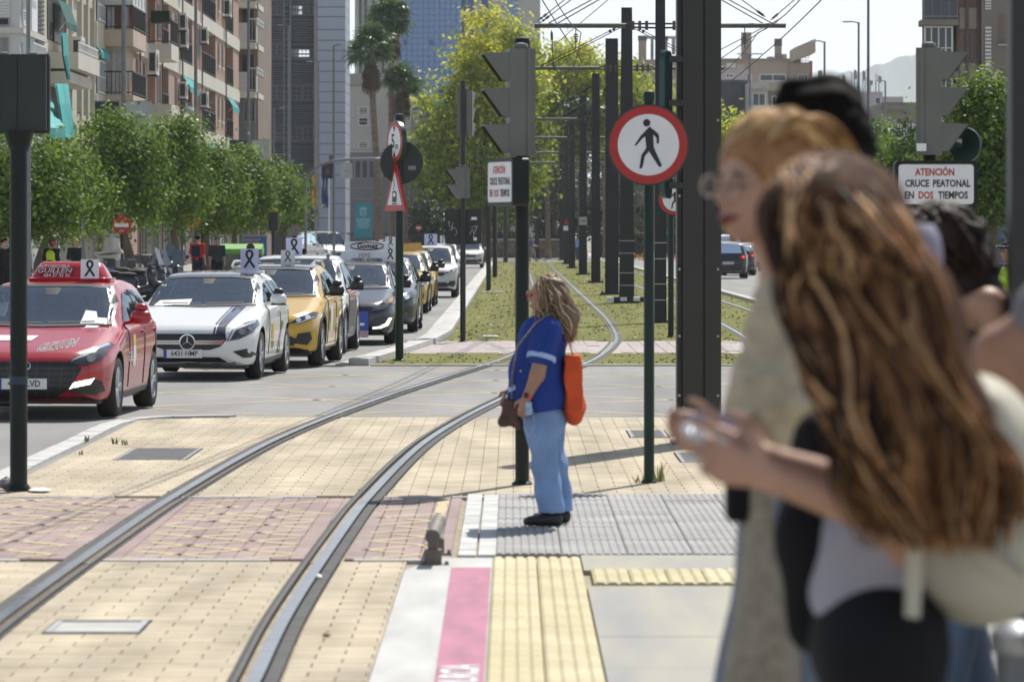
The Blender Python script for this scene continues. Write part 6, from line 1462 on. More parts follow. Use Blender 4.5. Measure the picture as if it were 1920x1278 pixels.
    def plate(s, txt, z, axis='F', w=.52, x=0):
        h, n, d = s.cast(x,z,axis); k = -1 if axis == 'F' else 1; y = h.y+k*.016
        o = MB().box((0,0,0),(w,.012,.112)).build('number_plate', PLATE, s.t, loc=(x,y,z)); MB().box((-w/2+.022,-.008*1,0) if axis=='F' else (w/2-.022,.008,0),(.042,.006,.108)).build('plate_band', PLBLUE, o)
        t = text('plate_lettering', txt, .098, SIGNK, o, (.02,-.009,0) if axis=='F' else (-.02,.009,0), (R(90),0,0 if axis=='F' else R(180)), bold=.006, extrude=.0015, xs=.86); return o
RIB = spline([(-.27,0,-.46),(-.12,0,-.23),(.02,0,-.02),(.15,0,.2),(.13,0,.37),(0,0,.46),(-.13,0,.37),(-.15,0,.2),(-.02,0,-.02),(.12,0,-.23),(.27,0,-.46)],60)
def ribbon_card(par, loc, w, h, rotz=0, mat=CARDM, tilt=0, name='ribbon_card', grey=SIGNK, face=1):
    o = MB().box((0,0,h/2),(w,.012,h)).build(name, mat, par, loc=loc); o.rotation_euler = (tilt,0,rotz); s = h*.86; mb = MB(); n = len(RIB); vs = []
    for i, p in enumerate(RIB):
        d = (RIB[min(i+1,n-1)]-RIB[max(i-1,0)]).normalized(); q = Vector((-d.z,0,d.x))*.062*s; c = Vector((p.x*s,-.0085-(.0015*i/n),h*.52+p.z*s)); vs += [c-q,c+q]
    mb.add(vs,[(2*i,2*i+1,2*i+3,2*i+2) for i in range(n-1)]); mb.add([v+Vector((0,.001,0)) for v in vs],[(2*i+2,2*i+3,2*i+1,2*i) for i in range(n-1)])
    mb.build('mourning_ribbon', grey, o); return o
def place(px, py, W, yaw=0.0):
    """world position of the front axle midpoint for a car whose left front tyre touches the road at a pixel"""
    g = G(px,py); off = Vector((W-.02,0,0)); off.rotate(Euler((0,0,yaw))); return g-off
QG = 'driving school cars queueing in the left road'
def arrow_grille(c, poly, bars, name='grille', mat=TRIM, barm=None, vert=0):
    g = c.patch(poly,'F',name,mat,.006,.06); xs = [p[0] for p in poly]; zs = [p[1] for p in poly]
    for k in range(bars):
        z = min(zs)+(max(zs)-min(zs))*(k+1)/(bars+1); xx = []
        for (a,b),(e,f) in zip(poly,poly[1:]+poly[:1]):
            if (b>z)!=(f>z): xx.append(a+(e-a)*(z-b)/(f-b))
        if len(xx)>=2: c.patch([(min(xx)+.015,z-.006),(max(xx)-.015,z-.006),(max(xx)-.015,z+.006),(min(xx)+.015,z+.006)],'F','grille_bar',barm or RIMD,.012,.12,parent=g)
    return g
# ---- 1 red hatchback
yaw = R(-3.2); RED = ('red',(.36,.004,.014))
c = Car('driving_school_car','red driving school hatchback at the head of the queue with a red roof sign',RED,True,4.34,.9,1.455,2.65,.88,.74,.96,.42,1.3,loc=place(222,781,.9,yaw),rotz=yaw,group=QG)
c.glass(); c.mirrors(c.paint,True)
gp = [(-.5,.33),(-.34,.245),(.34,.245),(.5,.33),(.62,.545),(.5,.605),(-.5,.605),(-.62,.545)]; g = arrow_grille(c,gp,5)
for k in range(-4,5): c.patch([(k*.13-.005,.26),(k*.13+.005,.26),(k*.13+.03*(1 if k>=0 else -1)+.005,.595),(k*.13+.03*(1 if k>=0 else -1)-.005,.595)],'F','grille_bar',RIMD,.013,.12,parent=g)
hl = [(.455,.60),(.66,.565),(.81,.64),(.86,.775),(.80,.795),(.70,.745),(.6,.68)]
for p in (hl,c.mir(hl)):
    h = c.patch(p,'F','headlight',LAMPD,.006,.05); sx = 1 if p is hl else -1; c.patch([(sx*.70+.05*math.cos(a*.52),.645+.045*math.sin(a*.52)) for a in range(12)],'F','projector',LAMPG,.012,.05,parent=h)
    q = [(.5,.612),(.64,.66),(.76,.735),(.83,.77),(.8,.79),(.70,.74),(.6,.675)]; c.patch(q if sx>0 else c.mir(q),'F','lamp_blade',LAMPB,.010,.05,parent=h)
fg_ = [(.46,.36),(.72,.44),(.80,.40),(.82,.30),(.74,.26),(.5,.29)]
for p in (fg_,c.mir(fg_)):
    h = c.patch(p,'F','fog_lamp_bay',TRIM,.006,.05); sx = 1 if p is fg_ else -1
    for r_ in range(3):
        for k in range(4):
            x = .49+.055*k+.014*r_; z = .345+.012*k+.024*r_-.006
            q = [(x,z-.009),(x+.045,z-.0),(x+.055,z+.016),(x+.01,z+.007)]; c.patch(q if sx>0 else c.mir(q),'F','daytime_lamp',DRL,.012,.05,parent=h)
c.patch([(-.62,.13),(.62,.13),(.74,.21),(.5,.235),(-.5,.235),(-.74,.21)],'F','lower_intake',TRIM,.006,.07); 
em = [(.09*math.cos(a*.2618),.565+.048*math.sin(a*.2618)) for a in range(24)]; e = c.patch(em,'F','emblem',CHROME,.016,.05); c.patch([(x*.86,.565+(z-.565)*.8) for x,z in em],'F','emblem_field',TRIM,.018,.05,parent=e)
mb = MB(); yy = c.cast(0,.565,'F')[0].y-.021
for a,b,w in (((-.048,-.03),(-.022,.033),.012),((.022,-.033),(.048,.03),.012),((-.036,-.004),(.036,.004),.01)): mb.tube([(a[0],yy,.565+a[1]),(b[0],yy,.565+b[1])],w*.7,6)
mb.build('emblem_letter',CHROME,e)
c.plate('4310 LVD',.38)
STK = M('sticker_white',(.72,.7,.66),.5,var=.05); c.text('GUILLEN',.105,.30,.765,'F',STK,R(9),bold=.05,xs=.92,shear=.3,off=.004); c.text('GUILLEN',.105,.30,.765,'F',SIGNK,R(9),bold=.012,xs=.92,shear=.3,off=.006)
k_ = c.patch([(-.52,.815),(.0,.815),(.05,.86),(-.5,.865)],'F','bonnet_sticker',STK,.003,.08); c.text('AUTOESCUELA',.034,-.22,.85,'F',M('sticker_yellow',(.6,.42,.05),.5,var=.05),0,xs=.9,parent=k_); c.text('LA GUILLEN',.03,-.22,.828,'F',M('sticker_yellow'),0,xs=.9,parent=k_)
c.patch([(.40,.965),(.69,.965),(.67,1.03),(.57,1.035),(.54,1.10),(.42,1.11)],'F','dash_paper',PAPER,.009,.08); c.patch([(.48,.935),(.6,.935),(.62,.95),(.48,.955)],'F','dash_paper',PAPER,.006,.08)
ax='R'; c.patch([(.95,.52),(1.12,.5),(1.12,.85),(.95,.85)],ax,'door_sticker',STK,.003,.1); c.patch([(.95,.74),(1.12,.74),(1.12,.85),(.95,.85)],ax,'door_sticker',M('sticker_yellow'),.005,.1); c.text('GUILLEN',.15,.9,.62,ax,SIGNW,0,off=.004)
rs = MB(); z0 = 1.455; y_ = 1.75; vs=[]
for z,wf,d in ((z0-.035,.455,.24),(z0+.005,.465,.25),(z0+.015,.43,.21),(z0+.12,.375,.16),(z0+.17,.34,.12),(z0+.188,.29,.07)):
    ring = rrect(2*wf,2*d,min(d*.8,.09),5); vs += [(x+.10,y_+y,z) for x,y in ring]
N=20; rs.add(vs,[(i*N+j,i*N+(j+1)%N,(i+1)*N+(j+1)%N,(i+1)*N+j) for i in range(5) for j in range(N)]+[tuple(range(N-1,-1,-1)),tuple(range(5*N,6*N))]); sgn = rs.build('roof_sign',c.paint,c.t); auto_smooth(sgn,30)
tl = R(70)
for txt,sz,x,z,m,kw in (('AUTOESCUELA',.05,-.06,.148,SIGNW,dict(bold=.004)),('GUILLEN',.078,-.06,.098,SIGNK,dict(bold=.035,shear=.2,fitw=.40)),('GUILLEN',.078,-.06,.098,M('letter_silver',(.66,.66,.68),.4,var=.05),dict(bold=.0,shear=.2,fitw=.38)),('624 27 32 32',.05,-.03,.048,SIGNW,dict(bold=.006,xs=1.1))):
    yq = y_-.245+.36*(z+.0)*1.0-(.010 if m is not SIGNK else .004); text('lettering',txt,sz,m,sgn,(x,yq,z0+z-.012),(tl,0,0),extrude=.003,**kw)
ribbon_card(sgn,(.34,y_-.262,z0-.0),.2,.215,R(4),tilt=R(-10))
# ---- 2 white hatchback with black roof and star grille
yaw = R(-4.2); WHT_ = ('white',(.72,.72,.7))
c = Car('driving_school_car','white hatchback with black bonnet stripes and a star ring grille, second in the queue',WHT_,False,4.29,.89,1.43,2.7,.89,.76,.97,.45,1.35,loc=place(490,709,.89,yaw),rotz=yaw,group=QG,rw=.71)
c.glass(); c.mirrors(c.paint,True,TRIM)
gp = [(-.52,.545),(-.5,.615),(.5,.615),(.52,.545),(.44,.45),(.3,.405),(-.3,.405),(-.44,.45)]; g = c.patch(gp,'F','grille',TRIM,.006,.06)
for z in (.52,.49): c.patch([(-.47,z-.011),(-.1,z-.011),(-.1,z+.011),(-.49,z+.011)],'F','grille_bar',CHROME,.013,.1,parent=g); c.patch([(.1,z-.011),(.47,z-.011),(.49,z+.011),(.1,z+.011)],'F','grille_bar',CHROME,.013,.1,parent=g)
yy = c.cast(0,.51,'F')[0].y-.02; e = MB().lathe([(.108,.0),(.108,-.014),(.092,-.016),(.09,.0)],(0,yy,.51),30,axis='Y').build('emblem',CHROME,c.t); auto_smooth(e); MB().lathe([(.091,-.001),(.091,-.006)],(0,yy,.51),26,axis='Y').build('emblem_field',TRIM,e)
mb = MB()
for a in (90,210,330): mb.cyl((0,yy-.01,.51),(.094*math.cos(R(a)),yy-.008,.51+.094*math.sin(R(a))),.014,.004,n=6)
mb.build('emblem_star',CHROME,e)
hl = [(.52,.52),(.68,.545),(.82,.62),(.87,.735),(.84,.79),(.72,.755),(.58,.66)]
for p in (hl,c.mir(hl)):
    h = c.patch(p,'F','headlight',LAMPD,.006,.05); sx = 1 if p is hl else -1
    for x,z,r_ in ((.71,.64,.045),(.8,.68,.03)): c.patch([(sx*x+r_*math.cos(a*.6283),z+r_*.8*math.sin(a*.6283)) for a in range(10)],'F','projector',LAMPG,.011,.05,parent=h)
    q = [(.54,.535),(.57,.545),(.63,.66),(.83,.755),(.83,.78),(.6,.675)]; c.patch(q if sx>0 else c.mir(q),'F','lamp_blade',LAMPB,.010,.04,parent=h)
iv = [(.6,.385),(.76,.42),(.84,.36),(.86,.3),(.72,.3)]
for p in (iv,c.mir(iv)): c.patch(p,'F','side_intake',TRIM,.006,.06)
c.patch([(-.62,.19),(.45,.19),(.6,.215),(.42,.3),(.3,.305),(-.3,.305),(-.42,.3)] if False else [(-.6,.2),(.6,.2),(.42,.31),(-.42,.31)],'F','lower_intake',TRIM,.006,.07); c.patch([(-.66,.165),(.66,.165),(.6,.195),(-.6,.195)],'F','chin_strip',M('satin_silver',(.4,.4,.39),.4,.5,var=.1),.01,.1)
c.plate('6431·HMP',.355,x=-.06)
NAVY = M('stripe_navy',(.015,.025,.06),.35,var=.1,coat=1); c.patch([(.375,.60),(.50,.605),(.5,.7),(.62,.955),(.47,.955),(.39,.75)],'F','bonnet_stripe',NAVY,.003,.06); c.patch([(.335,.6),(.36,.6),(.375,.75),(.45,.955),(.425,.955),(.35,.75)],'F','bonnet_stripe',NAVY,.003,.06)
c.patch([(-.66,.965),(-.18,.968),(-.16,1.05),(-.6,1.03)],'F','dash_paper',PAPER,.009,.1); c.patch([(-.64,1.22),(-.58,1.22),(-.58,1.245),(-.64,1.245)],'F','windscreen_sticker',M('sticker_green',(.25,.42,.3),.5),.008,.06)
# black panoramic roof
c.patch([(-.58,1.31),(.58,1.31),(.54,3.0),(-.54,3.0)],'T','roof_panel',M('roof_black',(.02,.022,.028),.12,var=.05,coat=1),.003,.15)
c.patch([(.95,.52),(1.15,.5),(1.15,.72),(.95,.72)],'R','door_sticker',M('sticker_yellow'),.003,.1); c.text('PEPE',.12,1.1,.42,'R',SIGNK,0)
c.patch([(1.6,.3),(1.75,.3),(2.15,.72),(2.0,.74)],'R','side_stripe',NAVY,.003,.1)
b = MB().bbox(.27,.66,1.75,1.95,1.395,1.44).build('roof_sign_base',CARDM,c.t); ribbon_card(c.t,(.465,1.8,1.44),.25,.3,R(2),CARDL,name='roof_card')
# ---- 3 yellow crossover
yaw = R(-3.4); YEL = ('yellow',(.52,.31,.012))
def crossover(label, col, loc, yaw, group=QG, W=.91, H=1.5, L=4.39, mirror=None, double=False, roof=None, clad=True, name='driving_school_car', zh0=.8, metal=0.0, drl=False, wr=.335, **kw):
    c = Car(name,label,col,False,L,W,H,2.65,.9,zh0,1.02,.42,1.26,loc=loc,rotz=yaw,group=group,clear=.22,wr=wr,metal=metal,**kw); c.glass(); c.mirrors(mirror or TRIM,double,TRIM); dz = zh0-.8
    arrow_grille(c,[(-.42,.56+dz),(.42,.56+dz),(.5,.635+dz),(.44,.665+dz),(-.44,.665+dz),(-.5,.635+dz)],2); hl = [(.47,.63+dz),(.66,.645+dz),(.84,.72+dz),(.865,.79+dz),(.80,.80+dz),(.62,.73+dz)]
    for p in (hl,c.mir(hl)):
        h = c.patch(p,'F','headlight',LAMPD,.006,.05); sx = 1 if p is hl else -1
        for x,z in ((.62,.685),(.74,.725)): c.patch([(sx*x+.036*math.cos(a*.6283),z+dz+.03*math.sin(a*.6283)) for a in range(10)],'F','projector',LAMPB,.011,.05,parent=h)
        q = [(.49,.63+dz),(.66,.65+dz),(.83,.73+dz),(.83,.74+dz),(.66,.665+dz)]; c.patch(q if sx>0 else c.mir(q),'F','lamp_blade',DRL if drl else LAMPB,.010,.05,parent=h)
    iv = [(.56,.36),(.74,.33),(.80,.42),(.78,.52),(.62,.5)]
    for p in (iv,c.mir(iv)): c.patch(p,'F','fog_lamp_bay',TRIM,.006,.05)
    c.patch([(-.56,.33),(.56,.33),(.6,.42),(.5,.47),(-.5,.47),(-.6,.42)],'F','lower_grille',TRIM,.006,.07); c.patch([(-.7,.2),(.7,.2),(.8,.25),(.6,.29),(-.6,.29),(-.8,.25)],'F','chin_strip',TRIM,.008,.08)
    e = c.patch([(.06*math.cos(a*.3927),.73+dz+.03*math.sin(a*.3927)) for a in range(16)],'F','emblem',CHROME,.012,.05)
    if clad:
        for axs in ('R','Lf'):
            for y in (0,2.65):
                ar = [(y+(wr+.115)*math.cos(R(a)),wr+.01+(wr+.115)*math.sin(R(a))) for a in range(-12,193,15)]; ai = [(y+(wr+.057)*math.cos(R(a)),wr+.01+(wr+.057)*math.sin(R(a))) for a in range(192,-13,-15)]; c.patch(ar+ai,axs,'arch_cladding',TRIM,.008,.12)
    return c
c = crossover('golden yellow crossover with black mirrors, third in the queue',YEL,place(605,686,.91,yaw),yaw,double=True); c.plate('5127 LKB',.54)
c.patch([(-.3,1.02),(.15,1.02),(.18,1.1),(-.28,1.09)],'F','dash_paper',PAPER,.009,.1); c.patch([(-.6,1.3),(.6,1.3),(.56,2.9),(-.56,2.9)],'T','roof_panel',M('roof_black'),.003,.15)
c.patch([(.95,.5),(1.3,.5),(1.3,.85),(.95,.85)],'R','door_sticker',STK,.003,.1); c.text('PEPE',.2,.9,.72,'R',M('brown_letter',(.12,.03,.01),.5),0); c.text('PEPE',.2,1.9,.6,'R',STK,0); c.text('AUTOESCUELA',.09,1.7,.42,'R',STK,0)
for sx in (-1,1): auto_smooth(MB().tube([(sx*.6,1.2,1.47),(sx*.61,1.5,1.53),(sx*.61,2.6,1.53),(sx*.6,2.95,1.45)],.022,8).build('roof_rail',CHROME,c.t))
ribbon_card(c.t,(.16,1.9,1.5),.21,.2,R(5),CARDM,name='roof_card',grey=M('ribbon_grey',(.12,.12,.12),.6,var=.1))
# ---- 4 white crossover behind it
yaw = R(-2.2); c = crossover('white crossover with black lower doors and a lilac ribbon card, fourth in the queue',('pearl',(.66,.66,.65)),place(648,663,.93,yaw),yaw,W=.93,H=1.6,double=True,mirror=TRIM,zh0=.86,wr=.35)
c.patch([(.5,.42),(2.1,.42),(2.1,.86),(.5,.86)],'R','door_print',M('print_dark',(.06,.06,.06),.5,var=.4,scale=9),.003,.12); c.text('AUTOESCUELA',.16,1.2,.95,'R',SIGNR,0)
for j in range(4): c.text('ABIERTO'[:5],.07,.9+.5*(j%2),.75-.09*j,'R',SIGNW,0,off=.005)
ribbon_card(c.t,(-.1,1.9,1.58),.27,.3,R(3),CARDL,name='roof_card'); link(sdf_mesh('camera_dome',[('ell',(0,0,.05),(.06,.07,.05),None,.02),('cap',(0,0,0),(.02,0,.03),.03,.03,.02)],.015,CHROME),'camera_dome',c.t,(.52,1.3,1.56))
# ---- 5 dark blue hatchback with curved daytime lamps and an L plate
yaw = R(-1.0); c = Car('driving_school_car','dark navy hatchback with a blue L plate and bright curved lamps, fifth in the queue',('navy',(.018,.022,.035)),True,4.3,.89,1.47,2.65,.88,.76,.98,.42,1.28,loc=place(742,644,.89,yaw),rotz=yaw,group=QG,metal=.3); c.glass(); c.mirrors(TRIM,True,TRIM)
arrow_grille(c,[(-.3,.3),(.3,.3),(.46,.5),(.4,.6),(-.4,.6),(-.46,.5)],4); hl = [(.48,.60),(.66,.62),(.83,.73),(.84,.83),(.74,.82),(.58,.69)]
for p in (hl,c.mir(hl)):
    h = c.patch(p,'F','headlight',LAMPG,.006,.05); sx = 1 if p is hl else -1; c.patch([(sx*.68+.05*math.cos(a*.6283),.695+.042*math.sin(a*.6283)) for a in range(10)],'F','projector',LAMPD,.012,.05,parent=h); q=[(.76,.72),(.82,.75),(.82,.82),(.77,.8)]; c.patch(q if sx>0 else c.mir(q),'F','indicator',AMBER,.010,.05,parent=h)
dr = [(.5,.285),(.64,.29),(.76,.34),(.82,.47),(.785,.475),(.72,.375),(.62,.325),(.5,.31)]
for p in (dr,c.mir(dr)): c.patch(p,'F','daytime_lamp',DRL,.012,.04)
lp = MB().box((0,0,0),(.26,.012,.34)).build('learner_plate',PLBLUE,c.t,loc=(.30,c.y0-.03,.42)); text('lettering','L',.3,SIGNW,lp,(-.02,-.008,.02),bold=.03,extrude=.001); MB().box((0,-.004,-.23),(.26,.008,.12)).build('plate_footer',M('footer_pink',(.5,.3,.32),.5,var=.3,scale=30),lp)
c.patch([(-.7,.14),(.7,.14),(.78,.2),(-.78,.2)],'F','chin_strip',TRIM,.006,.08)
b = MB(); b.prism([(-.62,0),(.62,0),(.53,.2),(-.53,.2)],(0,1.8,1.46),(1,0,0),(0,.15,.99),.3); rs = b.build('roof_sign',CARDM,c.t); rs.scale = (.86,1,.92); rs.location = (.25,.3,.1)
text('lettering','PEPE',.13,M('letter_faint',(.5,.49,.4),.6),rs,(-.05,1.8-.0,1.58),(R(80),0,0),bold=.01,extrude=.003); text('lettering','CENTRO · ACADEMIA',.07,SIGNK,rs,(0,1.795,1.5),(R(80),0,0),bold=.006,extrude=.003,xs=.95)
tp = MB(); tp.prism(rrect(.92,.19,.02),(-.02,1.86,1.76),(1,0,0),(0,.1,.99),.03); up = tp.build('roof_sign_top',CARDM,rs); text('lettering','Gomez',.15,SIGNK,rs,(0,1.85,1.765),(R(84),0,0),bold=.02,extrude=.003,shear=.2)
mb = MB()
for a0,a1 in ((10,170),(190,350)): mb.tube([(.36*math.cos(R(a)),1.852,1.765+.075*math.sin(R(a))) for a in range(a0,a1+1,20)],.011,5)
mb.build('sign_oval',SIGNK,rs); ribbon_card(rs,(.5,1.77,1.47),.23,.26,R(-3),CARDM); ribbon_card(rs,(.5,1.84,1.75),.22,.2,R(2),CARDM)
MB().cyl((-.5,2.2,1.46),(-.5,2.3,1.86),.006,n=5).build('aerial',TRIM,c.t)
# ---- 6 dark car behind the green post
yaw = R(-.6); c = Car('driving_school_car','dark grey hatchback half hidden by the green warning post, sixth in the queue',('graphite',(.03,.033,.038)),False,4.3,.89,1.48,2.65,.88,.78,.98,.42,1.28,loc=place(783,622,.89,yaw),rotz=yaw,group=QG,metal=.3); c.glass(); c.mirrors(TRIM,True,TRIM)
arrow_grille(c,[(-.4,.33),(.4,.33),(.5,.5),(.4,.6),(-.4,.6),(-.5,.5)],4)
for p in (hl,c.mir(hl)): h = c.patch(p,'F','headlight',LAMPG,.006,.06); sx = 1 if p is hl else -1; c.patch([(sx*.68+.05*math.cos(a*.6283),.695+.045*math.sin(a*.6283)) for a in range(10)],'F','projector',LAMPB,.012,.05,parent=h)
for sx in (-1,1): c.patch([(sx*.68+.05*math.cos(a*.6283),.36+.05*math.sin(a*.6283)) for a in range(10)],'F','fog_lamp',LAMPG,.01,.05)
ribbon_card(c.t,(.2,1.8,1.48),.28,.3,0,CARDM,name='roof_card')
# ---- 7, 8 yellow crossovers farther back
g7 = place(803,587,.91,R(-.4)); c7 = crossover('yellow crossover with a yellow roof sign, seventh in the queue',YEL,g7,R(-.4),double=True); ribbon_card(c7.t,(-.25,1.9,1.5),.28,.3,0,CARDM,name='roof_card'); MB().box((.3,1.9,1.6),(.5,.12,.2),taper=(.6,.6)).build('roof_sign',c7.paint,c7.t)
g8 = place(816,574,.91,R(-.3)); r = dup(c7.t,g8,R(-.3),'yellow crossover farther back, right behind the other distant yellow one',QG)
# ---- 9 white compact SUV
c = crossover('white compact SUV with a dark grille behind the yellow crossovers',('snow',(.72,.72,.72)),place(858,557,.88,R(0)),0,None,W=.88,H=1.58,L=4.1,mirror=M('paint_snow'),clad=True,name='parked_car' if False else 'suv',zh0=.9,wr=.34)
ribbon_card(c.t,(.0,1.9,1.58),.4,.36,0,CARDL,name='roof_card'); ribbon_card(c.t,(.55,2.2,1.57),.3,.22,0,CARDM,name='roof_card')
# ---- far traffic
c = crossover('blue grey SUV driving on the left road, farthest in the open lane',('steel_blue',(.13,.22,.31)),place(906,502,.9,0),0,None,H=1.6,mirror=M('paint_steel_blue'),clad=False,name='suv',zh0=.86,metal=.4); c.plate('8841 KTC',.55)
blue = c.t
def van(label, col, px, py, H=2.0, W=.98, L=5.2, yaw=0, name='van', cat='van', **kw):
    c = Car(name,label,col,False,L,W,H,3.1,.95,1.0,1.22,-.05,.75,re=1.0,loc=place(px,py,W,yaw),rotz=yaw,cat=cat,belt=1.25,rw=.82,wr=.34,rear_slope=.1,**kw); c.glass(); c.mirrors(TRIM,False); arrow_grille(c,[(-.5,.6),(.5,.6),(.55,.78),(-.55,.78)],3); h_ = [(.55,.76),(.78,.78),(.88,.92),(.84,1.0),(.66,.92)]
    for p in (h_,c.mir(h_)): c.patch(p,'F','headlight',LAMPG,.006,.08)
    c.patch([(-.7,.25),(.7,.25),(.75,.42),(-.75,.42)],'F','lower_intake',TRIM,.006,.1); return c
van('white fronted van standing behind the queue, left of the maroon hatchback',('van_white',(.68,.68,.66)),650,497,2.1,yaw=R(24)); van('large white minibus behind the queue, above the yellow cars',('van_white',(.68,.68,.66)),826,480,2.35,1.0,5.8)
def simple_car(label, col, px, py, yaw, H=1.45, name='parked_car', metal=.2, **kw):
    c = Car(name,label,col,False,4.2,.88,H,2.6,.86,.76,.98,.42,1.28,loc=place(px,py,.88,yaw),rotz=yaw,metal=metal,**kw); c.glass(); c.mirrors(c.paint); arrow_grille(c,[(-.4,.3),(.4,.3),(.46,.5),(.4,.58),(-.4,.58),(-.46,.5)],2)
    for p in (hl,c.mir(hl)): c.patch(p,'F','headlight',LAMPG,.006,.08)
    return c
simple_car('maroon hatchback parked side on behind the queue, below the white van',('maroon',(.16,.012,.025)),742,488,R(38)); simple_car('white hatchback behind the maroon one',('snow',(.72,.72,.72)),730,478,R(55),1.5); simple_car('dark blue car beyond the white minibus',('dusk_blue',(.05,.07,.11)),866,476,0,1.6); c = simple_car('white car with a roof card, directly behind the white compact SUV',('snow',(.72,.72,.72)),863,520,0,1.5); ribbon_card(c.t,(.1,1.9,1.5),.34,.36,0,CARDM,name='roof_card')
simple_car('silver car half hidden by street trees far down the left road',('silver',(.4,.41,.42)),600,488,R(8)); simple_car('pale car farthest left in the background traffic',('snow',(.72,.72,.72)),585,480,R(15),1.55)
# right road: rear views
def rear_car(label, col, px, py, H, yaw=0, W=.92, name='suv', lights=BRAKE, plate=None):
    g = G(px,py); c = Car(name,label,col,False,4.5,W,H,2.68,.9,.86,1.05,.42,1.26,loc=(0,0,0),rotz=0,clear=.24,wr=.36,metal=.2,rear_slope=.35); c.t.location = (g.x-(W-.1)*1.0, g.y+2.68, 0); c.t.rotation_euler.z = R(180)+yaw; c.glass(); c.mirrors(TRIM)
    zr = H-.16; c.patch([(-W*.66,1.1),(W*.66,1.1),(W*.6,zr),(-W*.6,zr)],'B','rear_window',CARGL,.005,.12); tl = [(W*.56,.86),(W*.84,.88),(W*.86,1.02),(W*.6,1.0)]
    for p in (tl,c.mir(tl)): h = c.patch(p,'B','tail_light',TAILR,.006,.07); s_=1 if p is tl else -1; c.patch([(s_*W*.74+.05*math.cos(a*.785),.94+.05*math.sin(a*.785)) for a in range(8)],'B','brake_lamp',lights,.012,.06,parent=h)
    c.patch([(-.6,.28),(.6,.28),(.66,.38),(-.66,.38)],'B','rear_diffuser',M('satin_silver'),.008,.1); c.patch([(-.75,.38),(.75,.38),(.78,.5),(-.78,.5)],'B','rear_bumper',TRIM,.004,.1); c.plate(plate or '7716 LHX',.68,'B',x=.0); return c
rear_car('black SUV with lit brake lamps seen from behind on the right road',('ink',(.012,.014,.022)),1398,522,1.62); rear_car('white car with lit brake lamps seen from behind, right of the black SUV',('snow',(.72,.72,.72)),1432,508,1.5); rear_car('dark small car between the black SUV and the white car',('graphite',(.03,.033,.038)),1414,516,1.5,W=.8); rear_car('white van like car ahead of the black SUV on the right road',('snow',(.72,.72,.72)),1390,492,1.9)
# ---- scooters and motorbikes at the left kerb
def scooter(name, label, loc, rotz, col, screen=True):
    t = thing(name, label, 'motorbike', loc, rotz, 'motorbikes parked at the left kerb'); pm = paint(*col)
    for y in (-.62,.66):
        w = MB().lathe([(.17,-.05),(.25,-.055),(.28,0),(.25,.055),(.17,.05)],n=20,axis='X').build('wheel',RUBBER,t,True,loc=(0,y,.28)); mb = MB(); mb.lathe([(.165,-.03),(.165,.03),(.14,.035)],n=16,axis='X')
        for k in range(5): mb.cyl((0,0,0),(0,.16*math.cos(k*1.257),.16*math.sin(k*1.257)),.02,n=5)
        mb.build('rim',RIMD,w)
    link(sdf_mesh('body',[('ell',(0,.35,.62),(.2,.5,.22),None,.06),('cap',(0,-.1,.35),(0,.6,.4),.16,.14,.06),('ell',(0,-.5,.72),(.2,.14,.3),(R(-18),0,0),.06),('cap',(0,-.42,.4),(0,-.1,.32),.14,.13,.05),('ell',(0,-.62,.58),(.09,.22,.06),None,.04)],.03,pm),'body',t)
    link(sdf_mesh('seat',[('ell',(0,.2,.82),(.16,.3,.07),None,.03),('ell',(0,.6,.87),(.15,.24,.07),None,.03)],.025,RUBBER),'seat',t); mb = MB(); mb.tube([(-.34,-.36,1.02),(-.15,-.44,1.0),(.15,-.44,1.0),(.34,-.36,1.02)],.02,6); mb.cyl((0,-.44,1.0),(0,-.62,.3),.03,n=8); mb.build('handlebar',TRIM,t)
    for sx in (-1,1): mb = MB(); mb.cyl((sx*.22,-.42,1.02),(sx*.3,-.46,1.2),.008,n=5); mb.lathe([(.06,0),(.06,.02)],(sx*.32,-.46,1.24),12,axis='Y'); mb.build('mirror',TRIM,t)
    MB().prism(circle(.09,14),(0,-.66,.86),(1,0,0),(0,.2,.98),.04).build('headlight',LAMPG,t); MB().bbox(-.09,.09,.86,.9,.62,.7).build('tail_light',TAILR,t)
    if screen: MB().prism([(-.2,0),(.2,0),(.17,.42),(.08,.5),(-.08,.5),(-.17,.42)],(0,-.54,1.0),(1,0,0),(0,.32,.95),.008).build('windshield',M('smoked_screen',(.1,.12,.14),.1,var=.2),t)
    link(sdf_mesh('top_box',[('box',(0,.92,1.05),(.2,.18,.13),None,.03)],.025,pm),'top_box',t); return t
def spot(px, py): g = G(px,py); return (g.x,g.y,.0)
s0 = scooter('scooter','black scooter with a tall smoked screen, nearest the white car roof',spot(322,558),R(28),('ink',(.012,.014,.022)))
for (px,py,rz,lab,sc) in ((268,565,75,'dark scooter parked crosswise beside the red car mirror',1.05),(286,560,60,'second dark scooter in the clump by the kiosk',1.0),(304,556,40,'third dark scooter in the clump, just left of the tall screened one',1.1),(250,570,95,'dark scooter half hidden by the red car, leftmost of the clump',1.0)):
    q = dup(s0, spot(px,py), R(rz), lab, scale=sc)
